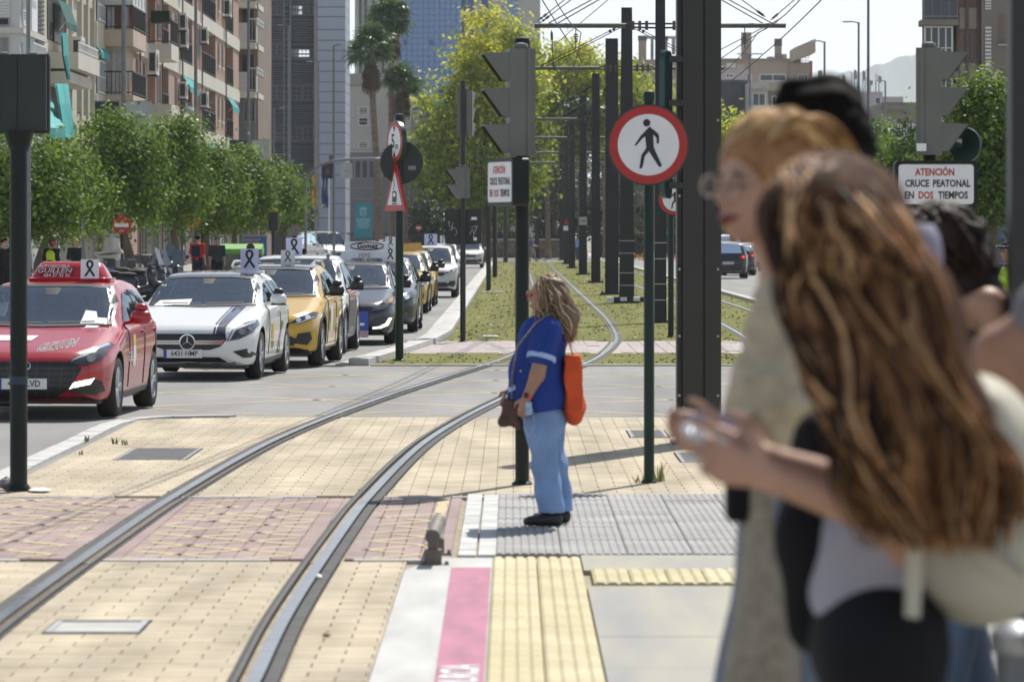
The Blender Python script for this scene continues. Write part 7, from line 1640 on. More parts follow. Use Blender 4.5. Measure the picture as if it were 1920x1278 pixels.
# ================================================================ people
SKIN = M('skin', (.46,.26,.18), .55, var=.07, scale=9); SKIN2 = M('skin_tan', (.36,.2,.13), .55, var=.08, scale=9); LIPM = M('lips', (.3,.07,.06), .5); EYEM = M('eye', (.03,.022,.018), .2); SHOEK = M('black_shoe', (.012,.012,.012), .5, var=.2)
HAIRK = M('black_hair', (.006,.005,.004), .8, var=.4, scale=30, stretch=(6,6,1), spec=.1); 
def M_hair(name, cols):
    m = M_random(name, cols, .5, .35, 14, 0); m.node_tree.nodes['Principled BSDF'].inputs['Specular IOR Level'].default_value = .16; return m
HAIRB = M_hair('brown_hair', [(.018,.009,.005),(.07,.033,.016),(.29,.14,.058),(.64,.4,.21)]); HAIRC = M_hair('curly_blond_brown_hair', [(.07,.04,.022),(.2,.125,.07),(.42,.3,.18),(.68,.53,.36)]); HAIRR = M_hair('copper_blond_hair', [(.27,.125,.045),(.52,.31,.13),(.78,.57,.31)]); HAIRD = M_hair('dark_brown_hair', [(.012,.008,.006),(.03,.018,.012),(.06,.04,.03)])
def cloth(name, col, **k): return M('cloth_'+name, col, .85, var=k.pop('var',.1), scale=k.pop('scale',7), bump=.15, bscale=90, spec=.2, **k)
def V3(*a): return Vector(a)
def hand(w, d, side, curl=.5, s=1.0, n=None):
    """palm, four unequal bent fingers and a thumb from the wrist w along d; side points to the thumb"""
    w, d, side = Vector(w), Vector(d).normalized(), Vector(side); side = (side-d*side.dot(d)).normalized(); n = d.cross(side) if n is None else Vector(n); p = []
    for q in (-1,-.33,.33,1): p.append(('cap', tuple(w), tuple(w+d*.085*s+side*.028*q*s), .022*s, .014*s, .012*s))
    for q, l in ((-1,.062),(-.33,.078),(.33,.084),(1,.072)):
        b = w+d*.088*s+side*.03*q*s; m = b+(d*math.cos(curl*.7)+n*math.sin(curl*.7))*l*.5*s; e = m+(d*math.cos(curl*1.7)+n*math.sin(curl*1.7))*l*.5*s
        p += [('cap',tuple(b),tuple(m),.0095*s,.0085*s,.006*s),('cap',tuple(m),tuple(e),.0085*s,.0068*s,.004*s)]
    b = w+d*.025*s+side*.03*s; m = b+(d*.6+side*.7+n*.25).normalized()*.042*s; e = m+(d*.95+side*.15+n*.3).normalized()*.034*s
    return p+[('cap',tuple(b),tuple(m),.014*s,.0105*s,.01*s),('cap',tuple(m),tuple(e),.0105*s,.008*s,.004*s)]
def head_prims(c, f, s=1.0, up=(0,0,1)):
    """skull, jaw, brow, nose, lips, chin, ears; f is the facing direction"""
    c, f, up = Vector(c), Vector(f).normalized(), Vector(up).normalized(); f = (f-up*f.dot(up)).normalized(); r = f.cross(up); A = lambda a, b, q: tuple(c+(f*a+r*b+up*q)*s)
    e = Matrix((r, f, up)).transposed().to_euler()
    p = [('ell',A(-.012,0,.03),(.076*s,.095*s,.09*s),tuple(e),.02),('ell',A(.018,0,-.045),(.056*s,.07*s,.07*s),tuple(e),.03*s),('cap',A(.058,0,-.092),A(.045,0,-.07),.022*s,.03*s,.025*s),
         ('cap',A(.085,0,.012),A(.105,0,-.026),.009*s,.014*s,.014*s),('cap',A(.09,-.012,-.03),A(.09,.012,-.03),.009*s,.009*s,.01*s),('cap',A(.084,-.022,-.062),A(.084,.022,-.062),.007*s,.007*s,.01*s),('cap',A(.08,-.02,-.074),A(.08,.02,-.074),.008*s,.008*s,.01*s),
         ('ell',A(.092,-.031,.006),(.017*s,.012*s,.01*s),tuple(e),-.012*s),('ell',A(.092,.031,.006),(.017*s,.012*s,.01*s),tuple(e),-.012*s),('cap',A(.076,-.04,.026),A(.076,.04,.026),.011*s,.011*s,.012*s)]
    for q in (-1,1): p.append(('ell',A(-.005,q*.077,-.01),(.012*s,.02*s,.032*s),tuple(e),.008*s))
    return p, A, e
def face_parts(par, A, s, r=.010):
    for q in (-.031,.031): MB().lathe([(.0005,-r*s),(r*.7*s,-r*.7*s),(r*s,0),(r*.7*s,r*.7*s),(.0005,r*s)],A(.080,q,.006),8).build('eye', EYEM, par, True)
    m = MB(); m.tube([A(.088,-.024,-.066),A(.094,-.01,-.068),A(.0955,0,-.069),A(.094,.01,-.068),A(.088,.024,-.066)],[.003*s,.006*s,.0065*s,.006*s,.003*s],7); m.build('mouth', LIPM, par, True)
    m = MB()
    for q in (-1,1): m.tube([A(.085,q*.048,.022),A(.09,q*.032,.03),A(.091,q*.014,.026)],[.002*s,.0035*s,.003*s],5)
    m.build('eyebrows', HAIRK, par)
def folds(amp, fx=23, fz=11, seed=0):
    def w(v):
        a = np.sin(v[:,2]*fz+v[:,0]*fx+seed)+.7*np.sin(v[:,2]*fz*2.3-v[:,1]*fx*1.3+seed*2)+.5*np.sin(v[:,0]*fx*2.1+v[:,1]*fx*1.7+v[:,2]*fz*.6)
        b = np.sin(v[:,2]*fz*1.4+v[:,1]*fx*.9+1.3+seed); o = v.copy(); o[:,0] += amp*a*.6; o[:,1] += amp*b; return o
    return w
def cutz(lo=None, hi=None):
    def f(V, ax):
        Z = ax[2][None,None,:]
        if lo is not None: V = np.maximum(V, (lo-Z).astype(np.float32))
        if hi is not None: V = np.maximum(V, (Z-hi).astype(np.float32))
        return V
    return f
def strands(name, roots_fn, n, mat, par, rad=.006, sides=4, loc=None):
    """hair locks: roots_fn(i) gives (points, tint)"""
    mb = MB()
    for i in range(n):
        pts, t = roots_fn(i); k = len(pts); mb.tube(pts, [rad*(1.0 if j < k*.7 else 1.0-.85*(j-k*.7)/(k*.3)) for j in range(k)], sides, tint=t)
    return mb.build(name, mat, par, True)
# ---- small figures
BJ = dict(head=(0,-.01,1.585),neck=(0,.02,1.43),chest=(0,.01,1.25),waist=(0,0,1.05),hip=(0,.01,.93),shR=(-.185,.02,1.385),elR=(-.235,.05,1.1),wrR=(-.235,-.04,.86),shL=(.185,.02,1.385),elL=(.235,.05,1.1),wrL=(.235,-.04,.86),hpR=(-.09,.01,.9),knR=(-.1,-.01,.49),anR=(-.1,.03,.09),hpL=(.09,.01,.9),knL=(.1,-.01,.49),anL=(.1,.03,.09))
def person(label, loc, rotz, top, legs, hair='short', hairm=HAIRK, skin=SKIN, J=None, h=1.7, res=.016, sleeve=.9, shoe=SHOEK, hat=None, vest=None, pack=None, group=None, face=True, hf=(0,-1,0), long_sleeve=False):
    j = dict(BJ); j.update(J or {}); t = thing('person', label, 'person', loc, rotz, group); t.scale = (h/1.7,)*3; hp, A, e = head_prims(j['head'], hf); P_ = list(hp)
    P_ += [('cap',j['neck'],tuple(Vector(j['head'])-V3(0,0,.05)),.055,.052,.03),('ell',j['chest'],(.145,.095,.19),None,.05),('ell',j['waist'],(.135,.09,.15),None,.06),('ell',j['hip'],(.16,.11,.12),None,.06)]
    for s in 'RL':
        sh, el, wr, hp_, kn, an = (j[k+s] for k in ('sh','el','wr','hp','kn','an')); d = Vector(wr)-Vector(el)
        P_ += [('cap',tuple(Vector(j['neck'])-V3(0,0,.03)),sh,.05,.058,.05),('cap',sh,el,.05,.04,.03),('cap',el,wr,.04,.026,.02)]+hand(wr,d,(0,-1,.1) if abs(d.normalized().y)<.8 else (0,0,1),.5)
        P_ += [('cap',hp_,kn,.085,.055,.04),('cap',kn,an,.056,.036,.03)]
    b = sdf_obj('body',P_,res,skin,t)
    if face: face_parts(b, A, 1.0)
    T = [('ell',j['chest'],(.175,.125,.2),None,.05),('ell',j['waist'],(.165,.12,.17),None,.06),('cap',j['hip'],j['waist'],.14,.13,.05)]
    for s in 'RL':
        sh, el, wr = Vector(j['sh'+s]), Vector(j['el'+s]), Vector(j['wr'+s]); T += [('cap',tuple(Vector(j['neck'])-V3(0,0,.05)),tuple(sh),.06,.075,.05),('cap',tuple(sh),tuple(sh.lerp(el,sleeve if not long_sleeve else 1)),.072,.062,.04)]
        if long_sleeve: T.append(('cap',tuple(el),tuple(el.lerp(wr,.92)),.058,.045,.03))
    sdf_obj('shirt',T,res,top,t,warp=folds(.005),ops=cutz(lo=j['hip'][2]-.05,hi=j['neck'][2]+.015))
    Lg = [('ell',j['hip'],(.175,.125,.12),None,.05)]; 
    for s in 'RL': Lg += [('cap',j['hp'+s],j['kn'+s],.1,.075,.05),('cap',j['kn'+s],tuple(Vector(j['an'+s])),.075,.06,.04)]
    sdf_obj('trousers',Lg,res,legs,t,warp=folds(.005,seed=2),ops=cutz(lo=.075,hi=j['hip'][2]+.06))
    for s in 'RL':
        a = Vector(j['an'+s]); sdf_obj('shoe',[('ell',tuple(a+V3(0,-.02,-.045)),(.045,.075,.045),None,.03),('ell',tuple(a+V3(0,-.12,-.06)),(.045,.085,.035),None,.04)],res*.8,shoe,t)
    if hair in ('short','long'):
        hc = Vector(A(-.022,0,.045)); q = [('ell',tuple(hc),(.087,.1,.088),tuple(e),.02)]
        if hair == 'long': q += [('cap',A(-.06,0,.0),A(-.09,0,-.22),.085,.06,.05)]
        sub = [('ell',A(.09,0,-.04),(.09,.075,.1),tuple(e),-.02)]; sdf_obj('hair',q+sub,res*.8,hairm,t)
    if hat: hat(t, A, e)
    if vest: sdf_obj('vest',[('ell',j['chest'],(.187,.137,.2),None,.05),('ell',j['waist'],(.177,.132,.17),None,.06)],res,vest,t,ops=cutz(lo=j['waist'][2]-.12,hi=j['neck'][2]-.02))
    if pack: sdf_obj('backpack',[('box',tuple(Vector(j['chest'])+V3(0,.2,-.06)),(.13,.06,.19),None,.03)],res,pack,t)
    return t
YELV = M('hi_vis', (.55,.75,.03), .6, var=.05); REDC = cloth('red',(.5,.02,.03)); NAVYC = cloth('navy',(.012,.016,.04)); BLKC = cloth('black',(.012,.012,.014)); GRYC = cloth('grey',(.2,.2,.21)); PURC = cloth('purple',(.16,.11,.33)); DENC = cloth('denim',(.1,.13,.19)); KHAC = cloth('khaki',(.28,.25,.2))
def helmet(t, A, e):
    sdf_obj('helmet',[('ell',A(.0,0,.02),(.125,.14,.135),tuple(e),.02),('ell',A(.13,0,-.0),(.08,.05,.05),tuple(e),-.02)],.014,M('helmet_red_black',(.02,.02,.02),.2,var=0,scale=9,col2=(.5,.05,.02),coat=1),t); MB().box(A(.09,0,.0),(.17,.03,.09)).build('visor',SIDEGL,t)
def cap_(t, A, e): sdf_obj('cap',[('ell',A(-.01,0,.075),(.1,.115,.055),tuple(e),.02),('ell',A(.1,0,.055),(.08,.07,.012),tuple(e),.015)],.012,NAVYC,t); MB().box(A(.0,.0,.07),(.225,.24,.02),tuple(e)).build('checked_band',M('checked_band',(.05,.05,.06),.6,col2=(.6,.6,.6),scale=40,detail=0),t)
def at(px, d, z=0.0): return (P(px,0,d).x, d, z)
person('motorcyclist in a red and black helmet and hi vis vest behind the red roof sign', at(98,118,.1), R(150), BLKC, BLKC, None, hat=helmet, vest=YELV, face=False)
person('bald man in dark clothes behind the ribbon card of the red car', at(143,126,.1), R(20), BLKC, DENC, None, skin=SKIN2)
person('person in dark clothes in the shade at the left edge, behind the pole', at(8,116,.1), R(40), BLKC, BLKC, 'short')
person('person in a red shirt with a dark backpack beyond the white car', at(371,148,.1), R(165), REDC, NAVYC, 'short', pack=NAVYC, h=1.78, face=False)
person('young man in a dark polo shirt facing the road behind the white car', at(407,140,.1), R(12), cloth('charcoal',(.03,.032,.034)), BLKC, 'short', skin=SKIN2, h=1.74)
person('person in purple sitting low by the trolleys behind the yellow car', at(571,172,-.35), R(160), PURC, BLKC, 'long', J=dict(knR=(-.1,-.4,.62),anR=(-.1,-.4,.44),knL=(.1,-.4,.62),anL=(.1,-.4,.44)), face=False)
person('man in a purple shirt walking across the far end of the tram grass', (P(998,0,302).x,302,0), R(75), PURC, KHAC, 'short', M('grey_hair',(.3,.28,.26),.6), h=1.78, J=dict(wrL=(.16,-.3,1.05),wrR=(-.12,-.3,1.03),elL=(.22,-.02,1.1),elR=(-.22,-.02,1.1),anR=(-.1,.25,.1),anL=(.1,-.22,.08),knL=(.1,-.14,.49)))
person('pale blue shirted person far away between the catenary poles', at(1083,322), R(-30), cloth('pale_blue',(.3,.45,.65)), DENC, 'short')
person('dark clothed passer by on the pavement under the left trees', at(52,122,.1), R(80), GRYC, BLKC, 'long', HAIRK)
po = person('police officer in a dark cap and hi vis vest near the right edge', at(1893,55), R(-72), NAVYC, NAVYC, 'short', skin=SKIN2, hat=cap_, vest=YELV, h=1.84, res=.012, J=dict(elR=(-.26,-.02,1.12),wrR=(-.16,-.26,1.06)))

# ---- woman in the blue tunic
WX, WY = P(1010,0,28.5).x, 28.5; wk = 28.5/FPX
def q(px, py, y=0): return ((px-1010)*wk, y, (985-py)*wk)
wt_ = thing('person', 'woman in a royal blue tunic and pale blue trousers waiting on the grey tactile paving', 'person', (WX,WY,.01)); f_ = Vector((-.95,.3,0)); hp, A, e = head_prims(q(1021,556,.01), f_, 1.02)
TUN = M('royal_blue_cloth',(.02,.05,.245),.85,var=.14,scale=7,bump=1.0,bscale=10,spec=.2,stretch=(1,1,.55)); TRS = M('pale_blue_cloth',(.2,.31,.52),.85,var=.16,scale=6,bump=1.0,bscale=11,spec=.2,stretch=(1,1,.6)); CUF = cloth('pale_blue_cuff',(.4,.52,.75))
nsh, nel, nwr = q(1026,622,-.19), q(1007,703,-.25), q(987,745,-.235); fsh, fel, fwr = q(1014,618,.21), q(1000,700,.29), q(960,735,.22)
B = hp+[('cap',q(1026,606,.02),q(1022,578,.015),.06,.056,.03),('ell',q(1014,655,.01),(.15,.19,.2),None,.05),('ell',q(1014,732,0),(.15,.18,.15),None,.05),('ell',q(1020,782,0),(.12,.15,.11),None,.05),('cap',nsh,nel,.062,.05,.04),('cap',nel,nwr,.05,.03,.02),('cap',fsh,fel,.06,.05,.04),('cap',fel,fwr,.05,.03,.02)]
B += hand(nwr,(-.25,.1,-1),(-.9,.15,.2),.55,1.0,(.3,.9,.1))+hand(fwr,(-.4,0,-.8),(-.8,-.3,.3),.6,1.0,(.3,-.9,.1))
hpn, knn, ann = q(1014,800,-.1), q(1022,872,-.09), q(1034,958,-.085); hpf, knf, anf = q(1024,800,.1), q(1040,872,.1), q(1050,955,.1)
for a, b, c in ((hpn,knn,ann),(hpf,knf,anf)): B += [('cap',a,b,.088,.058,.04),('cap',b,c,.058,.04,.03)]
wb_ = sdf_obj('body',B,.009,SKIN2,wt_); face_parts(wb_,A,1.02)
T = [('ell',q(1016,640,.01),(.165,.22,.17),None,.05),('ell',q(1008,700,.0),(.195,.235,.2),None,.08),('ell',q(1012,752,0),(.2,.235,.17),None,.08),('cap',q(1025,612,.02),nsh,.07,.085,.05),('cap',q(1020,612,.02),fsh,.07,.085,.05),('cap',nsh,tuple(Vector(nsh).lerp(Vector(nel),.52)),.086,.09,.04),('cap',fsh,tuple(Vector(fsh).lerp(Vector(fel),.52)),.086,.09,.04),('cap',q(960,770,-.02),q(985,730,-.05),.05,.08,.06),('cap',q(1058,770,.0),q(1050,720,.0),.06,.09,.06)]
def tun_cut(V, ax):
    X, Y, Z = ax[0][:,None,None], ax[1][None,:,None], ax[2][None,None,:]; V = np.maximum(V, ((.755+.02*np.sin(X*9))-Z).astype(np.float32)); V = np.maximum(V, (Z-1.40-.0*X).astype(np.float32))
    return V
sdf_obj('tunic',T,.009,TUN,wt_,warp=folds(.0065,17,9),ops=tun_cut)
for sh, el in ((nsh,nel),(fsh,fel)):
    a = Vector(sh).lerp(Vector(el),.5); d = (Vector(el)-Vector(sh)).normalized(); m = MB(); m.cyl(a+d*.012,a+d*.045,.097,.1,n=22); auto_smooth(m.build('sleeve_cuff',CUF,wt_))
Tr = []
for a, b, c, sgn in ((hpn,knn,ann,-1),(hpf,knf,anf,1)): Tr += [('cap',a,b,.117,.082,.05),('cap',b,tuple(Vector(c)-V3(0,0,.0)),.082,.094,.04)]
Tr.append(('ell',q(1020,785,0),(.155,.19,.13),None,.06)); sdf_obj('trousers',Tr,.009,TRS,wt_,warp=folds(.009,15,15,1),ops=cutz(lo=.085,hi=.9))
for a, tx in ((ann,-.17),(anf,-.16)):
    a = Vector(a); sdf_obj('shoe',[('ell',tuple(a+V3(.0,0,-.055)),(.075,.046,.055),None,.03),('ell',tuple(a+V3(-.1,-.0,-.065)),(.09,.048,.036),None,.05),('cap',tuple(a+V3(.05,0,-.085)),tuple(a+V3(-.17,0,-.086)),.014,.014,.02)],.008,SHOEK,wt_,ops=cutz(lo=-.0))
sdf_obj('hair_mass',[('ell',A(-.035,0,.035),(.098,.1,.1),tuple(e),.03),('cap',A(-.07,0,.0),q(1055,600,.0),.1,.1,.06),('cap',q(1055,595,.0),q(1064,630,-.01),.1,.055,.05),('ell',A(.1,0,-.03),(.085,.07,.11),tuple(e),-.02)],.012,M('hair_under',(.13,.08,.045),.55,var=.3,scale=20),wt_,warp=folds(.008,40,30))
hc = Vector(A(-.035,0,.045))
def curl(i):
    r = random.Random(i); th = r.uniform(0,6.283); ph = r.uniform(-.2,1.45); d = Vector((math.cos(th)*math.cos(ph),math.sin(th)*math.cos(ph),math.sin(ph))); f = f_.normalized()
    if d.dot(f) > .55: d -= f*1.2*d.dot(f); d.normalize()
    p0 = hc+Vector((d.x*.102,d.y*.1,d.z*.1)); end = Vector(q(r.gauss(1060,10),r.uniform(590,650),r.gauss(0,.065))); 
    if r.random() < .25: end = Vector(q(r.gauss(1022,14),r.uniform(590,625),r.choice((-1,1))*r.uniform(.1,.15)))
    mid = p0.lerp(end,.45)+d*.045; pts = []; k = 16; ph0 = r.uniform(0,6.28); fr = r.uniform(10,17)
    for j in range(k):
        u = j/(k-1); b = p0*(1-u)**2+mid*2*u*(1-u)+end*u*u; a = .004+.016*u; pts.append(b+Vector((math.cos(ph0+fr*u),math.sin(ph0+fr*u),.5*math.sin(ph0*2+fr*u)))*a)
    return pts, min(1,max(0,r.gauss(.5,.27)))
strands('hair',curl,900,HAIRC,wt_,.0042,3)
gm = MB(); RDG = M('red_frame',(.5,.01,.03),.3,coat=1)
for s_ in (-1,1):
    gm.tube([A(.105,s_*.034+.024*math.cos(a*.524),.008+.018*math.sin(a*.524)) for a in range(13)],.0032,5); gm.tube([A(.103,s_*.058,.012),A(.04,s_*.084,.012),A(-.02,s_*.082,.004)],.003,5)
gm.tube([A(.106,-.01,.012),A(.108,.01,.012)],.003,5); gm.build('glasses',RDG,wt_)
wd = (Vector(nwr)-Vector(nel)).normalized(); m = MB(); m.cyl(Vector(nwr)-wd*.03,Vector(nwr)-wd*.006,.0345,n=16); wo = m.build('watch_strap',M('coral_strap',(.6,.07,.07),.5),wt_); MB().box(Vector(nwr)-wd*.018+V3(-.01,-.034,0),(.03,.014,.034)).build('watch_case',SIGNK,wo)
m = MB(); m.prism([(0,0),(.1,.045),(.1,.075),(0,.03)],(-.205,-.14,.885),(1,-.2,0),(0,0,1),.008); m.build('pocket_trim',CUF,wt_)
m = MB()
for px in (976,990): m.lathe([(.006,0),(.006,.004)],q(px,696,-.205),8,axis='Y')
m.build('buttons',SIGNW,wt_)
# her bags
BRL = M('brown_leather',(.075,.03,.018),.45,var=.25,scale=12,bump=.2); ORG = M('orange_fabric',(.62,.09,.03),.85,var=.16,scale=6,bump=1.0,bscale=12,spec=.2)
hb_ = thing('handbag','brown leather handbag hanging in front of the woman in blue','handbag',(WX,WY,.01)); sdf_obj('bag_body',[('box',q(957,774,-.04),(.055,.09,.085),(0,R(8),0),.03),('cap',q(942,792,-.12),q(942,792,.04),.028,.028,.04),('cap',q(972,795,-.12),q(972,795,.04),.03,.03,.04)],.009,BRL,hb_,warp=folds(.003)); 
m = MB(); m.tube([q(960,748,-.12),q(961,700,-.17),q(970,650,-.235),q(1003,608,-.245),q(1030,590,-.2)],.007,6); m.build('strap',M('chain_strap',(.25,.22,.2),.35,.7,var=.5,scale=60),hb_); MB().box(q(957,745,-.05),(.06,.012,.02)).build('clasp',CHROME,hb_)
ot = thing('tote_bag','bright orange fabric tote bag hanging behind the woman in blue','bag',(WX,WY,.01)); sdf_obj('bag_body',[('box',q(1075,718,-.02),(.05,.16,.175),(0,R(-3),0),.03),('ell',q(1076,772,-.02),(.075,.17,.1),None,.06)],.01,ORG,ot,warp=folds(.009,22,14))
m = MB(); 
for y in (-.1,.07): m.tube([q(1074,668,y),q(1066,640,y*.9),q(1045,612,-.12 if y<0 else .12)],.011,6,flat=.4)
m.build('strap',ORG,ot)
ky = thing('lanyard','beaded lanyard with a pale pouch dangling from the hand of the woman in blue','lanyard',(WX,WY,.01)); m = MB(); 
for i in range(22):
    u = i/21*6.283; m.lathe([(.001,-.008),(.0075,0),(.001,.008)],q(992+9*math.cos(u),788+26*math.sin(u),-.25),6)
m.build('beads',M_random('bead',[(.3,.45,.65),(.55,.35,.2),(.7,.7,.7)],.4,.1),ky); sdf_obj('pouch',[('box',q(991,765,-.25),(.018,.006,.04),None,.01)],.006,M('pouch_blue',(.3,.42,.6),.5,var=.4,scale=40),ky)

# ---- platform group in the foreground, out of focus
def frame(d, px0): 
    k = d/FPX; X0 = (px0-960)*k; return (lambda px, py, y=0.0: ((px-960)*k-X0, y, H-(py-438)*k-PZ)), (X0, d, PZ)
def legs_to_floor(hp, sp=.1, back=0.0, side=False):
    if side: return [((hp[0], s*sp, hp[2]-.05), (hp[0]-.02*s, s*(sp+.01), .5), (hp[0]+.06*s, s*(sp+.01), .09)) for s in (-1,1)]
    return [(tuple(Vector(hp)+V3(s*sp,0,-.05)), (hp[0]+s*(sp+.01)+back*.3, -.02+s*.02, .5), (hp[0]+s*(sp+.01), .05*s, .09)) for s in (-1,1)]
# red haired woman in a knitted cardigan
r_, loc = frame(9.5,1440); rt = thing('person','laughing red haired woman with glasses in a sand knit cardigan, looking left','person',loc); f_ = Vector((-.80,-.6,0)); hp, A, e = head_prims(r_(1423,352), f_, 1.04)
KNIT = M('sand_knit',(.56,.47,.32),.9,var=.2,scale=28,bump=.8,bscale=70); KNIT2 = M('grey_beige_knit',(.34,.3,.235),.9,var=.22,scale=34,bump=.8,bscale=70); JEAN = cloth('light_jeans',(.19,.22,.27))
shN, elN, wrN = r_(1472,605,-.16), r_(1438,805,-.2), r_(1352,806,-.36); shF, elF, wrF = r_(1510,590,.18), r_(1490,790,.15), r_(1345,800,-.1); hip = r_(1480,935,0)
B = hp+[('cap',r_(1478,515,.03),r_(1445,430,.02),.056,.052,.03),('ell',r_(1510,640,.02),(.1,.17,.2),None,.06),('ell',r_(1500,800,.02),(.1,.16,.2),None,.06),('ell',hip,(.12,.17,.14),None,.06),('cap',r_(1495,550,.02),shN,.055,.06,.05),('cap',r_(1495,550,.02),shF,.055,.06,.05),('cap',shN,elN,.058,.047,.03),('cap',elN,wrN,.046,.03,.02),('cap',shF,elF,.058,.047,.03),('cap',elF,wrF,.046,.03,.02)]+hand(wrN,(-.95,-.1,.05),(0,-.3,1),1.0,.95,(0,.9,.3))+hand(wrF,(-.95,-.1,.05),(0,-.3,1),1.0,.95,(0,-.9,.3))
lg = legs_to_floor(hip, side=True)
for a, b, c in lg: B += [('cap',a,b,.09,.06,.04),('cap',b,c,.06,.04,.03)]
rb = sdf_obj('body',B,.01,SKIN,rt); face_parts(rb,A,1.04,.011)
m = MB(); m.tube([A(.083,-.03,-.062),A(.097,0,-.07),A(.083,.03,-.062)],[.004,.012,.004],7); m.build('open_smile',M('smile_dark',(.16,.03,.03),.6),rt)
T = [('ell',r_(1512,645,.02),(.125,.2,.2),None,.07),('ell',r_(1500,790,.02),(.125,.2,.22),None,.08),('cap',r_(1497,560,.02),shN,.07,.08,.05),('cap',r_(1497,560,.02),shF,.07,.08,.05),('cap',shN,tuple(Vector(shN).lerp(Vector(elN),.75)),.085,.112,.05),('cap',tuple(Vector(shN).lerp(Vector(elN),.75)),tuple(Vector(elN)+V3(-.02,0,.02)),.112,.075,.04),('cap',shF,elF,.09,.09,.05)]
sdf_obj('cardigan',T,.011,KNIT,rt,warp=folds(.004,60,60),ops=cutz(lo=r_(0,905)[2],hi=r_(0,512)[2]))
sdf_obj('cardigan_skirt',[('cap',r_(1488,850,-.0),r_(1478,1300,-.03),.11,.115,.06),('cap',r_(1435,880,-.14),r_(1425,1330,-.18),.06,.085,.06)],.012,KNIT2,rt,warp=folds(.012,30,4),ops=cutz(lo=r_(0,1420)[2],hi=r_(0,860)[2]))
Tr = []
for a, b, c in lg: Tr += [('cap',a,b,.11,.09,.05),('cap',b,c,.09,.085,.04)]
Tr += [('cap',r_(1436,900,-.08),r_(1378,1330,-.12),.035,.065,.05),('cap',r_(1388,1330,-.12),(lg[0][2][0],lg[0][2][1],.12),.06,.06,.05)]; sdf_obj('jeans',Tr,.012,JEAN,rt,warp=folds(.006),ops=cutz(lo=.08))
for a, b, c in lg: sdf_obj('shoe',[('ell',tuple(Vector(c)+V3(-.03,-.03,-.05)),(.09,.06,.045),None,.03)],.012,WHITE,rt)
sdf_obj('hair_mass',[('ell',A(-.025,0,.05),(.1,.115,.1),tuple(e),.03),('cap',A(-.07,0,.02),A(-.16,.0,-.08),.095,.075,.06),('ell',A(.105,0,-.035),(.1,.08,.105),tuple(e),-.025)],.011,M('copper_hair_under',(.3,.14,.05),.5,var=.3,scale=30),rt)
hcR = Vector(A(-.03,0,.045)); fR = f_.normalized()
def rlock(i):
    r = random.Random(i+900); a = r.uniform(-1.5,1.5); rt_ = fR.cross(V3(0,0,1)); d0 = (fR*r.uniform(.25,.75)+V3(0,0,1)*r.uniform(.5,1)+rt_*a*.6).normalized(); p0 = hcR+d0*.115; p2 = hcR-fR*(.15+r.uniform(0,.06))+rt_*a*.075+V3(0,0,r.uniform(-.2,.03)); m1 = hcR-fR*(.03+r.uniform(-.03,.05))+V3(0,0,.165+r.gauss(0,.014))+rt_*a*.08
    return [p0*(1-u)**2+m1*2*u*(1-u)+p2*u*u for u in [j/9 for j in range(10)]], r.random()
strands('hair',rlock,520,HAIRR,rt,.0038,3)
gm = MB()
for s_ in (-1,1):
    gm.tube([A(.108,s_*.035+.028*math.cos(a*.524),.004+.023*math.sin(a*.524)) for a in range(13)],.0025,5); gm.tube([A(.103,s_*.063,.01),A(-.01,s_*.086,.006)],.0025,5)
gm.build('glasses',M('gold_frame',(.55,.4,.3),.2,.8),rt); m = MB()
for s_ in (-1,1): m.add([A(.1085,s_*.035+.026*math.cos(a*.524),.004+.021*math.sin(a*.524)) for a in range(12)],[tuple(range(12))])
m.build('lenses',M_glass('spectacle_lens',(.93,.94,.95),1.12),rt)
sdf_obj('shoulder_bag',[('box',r_(1385,925,-.1),(.03,.06,.05),None,.02)],.012,BLKC,rt)
ph = thing('phone','red cased phone held by the red haired woman','phone',loc); o = sdf_obj('case',[('box',r_(1330,783,-.36),(.035,.075,.006),(R(10),R(-22),R(35)),.004)],.006,M('phone_red',(.2,.03,.035),.35,coat=1),ph)
# black haired man with a bun behind them
r_, loc = frame(9.9,1570); kt = thing('person','tallest of the blurred group, seen from behind, black hair tied in a small bun','person',loc); f_ = Vector((-.35,.9,.0)); hp, A, e = head_prims(r_(1540,262), f_, 1.06)
hip = r_(1580,830); sl_, sr_ = r_(1520,490,.02), r_(1690,470,.02); B = hp+[('cap',r_(1560,430,0),r_(1545,350,0),.062,.058,.03),('ell',r_(1615,580),(.14,.12,.22),None,.06),('ell',r_(1605,740),(.13,.11,.18),None,.06),('ell',hip,(.16,.12,.14),None,.06)]
for s_ in (sl_,sr_): el = tuple(Vector(s_)+V3(.03*(1 if s_ is sr_ else -1),0,-.3)); wr = tuple(Vector(el)+V3(0,.12,-.22)); B += [('cap',r_(1565,450),s_,.06,.065,.05),('cap',s_,el,.055,.045,.03),('cap',el,wr,.045,.03,.02)]+hand(wr,(0,.3,-1),(0,1,.2),.5)
lg = legs_to_floor(hip)
for a, b, c in lg: B += [('cap',a,b,.09,.06,.04),('cap',b,c,.06,.04,.03)]
kb_ = sdf_obj('body',B,.012,SKIN2,kt); face_parts(kb_,A,1.06)
LIL = cloth('lilac_grey',(.27,.26,.33)); T = [('ell',r_(1620,580),(.17,.145,.24),None,.06),('ell',r_(1610,750),(.16,.135,.2),None,.08),('cap',r_(1565,462),sl_,.075,.085,.05),('cap',r_(1565,462),sr_,.075,.085,.05),('cap',sl_,tuple(Vector(sl_)+V3(-.02,0,-.2)),.085,.08,.04),('cap',sr_,tuple(Vector(sr_)+V3(.02,0,-.2)),.085,.08,.04)]
sdf_obj('shirt',T,.013,LIL,kt,warp=folds(.006),ops=cutz(lo=r_(0,870)[2],hi=r_(0,420)[2])); Tr = []
for a, b, c in lg: Tr += [('cap',a,b,.12,.085,.05),('cap',b,c,.085,.07,.04)]
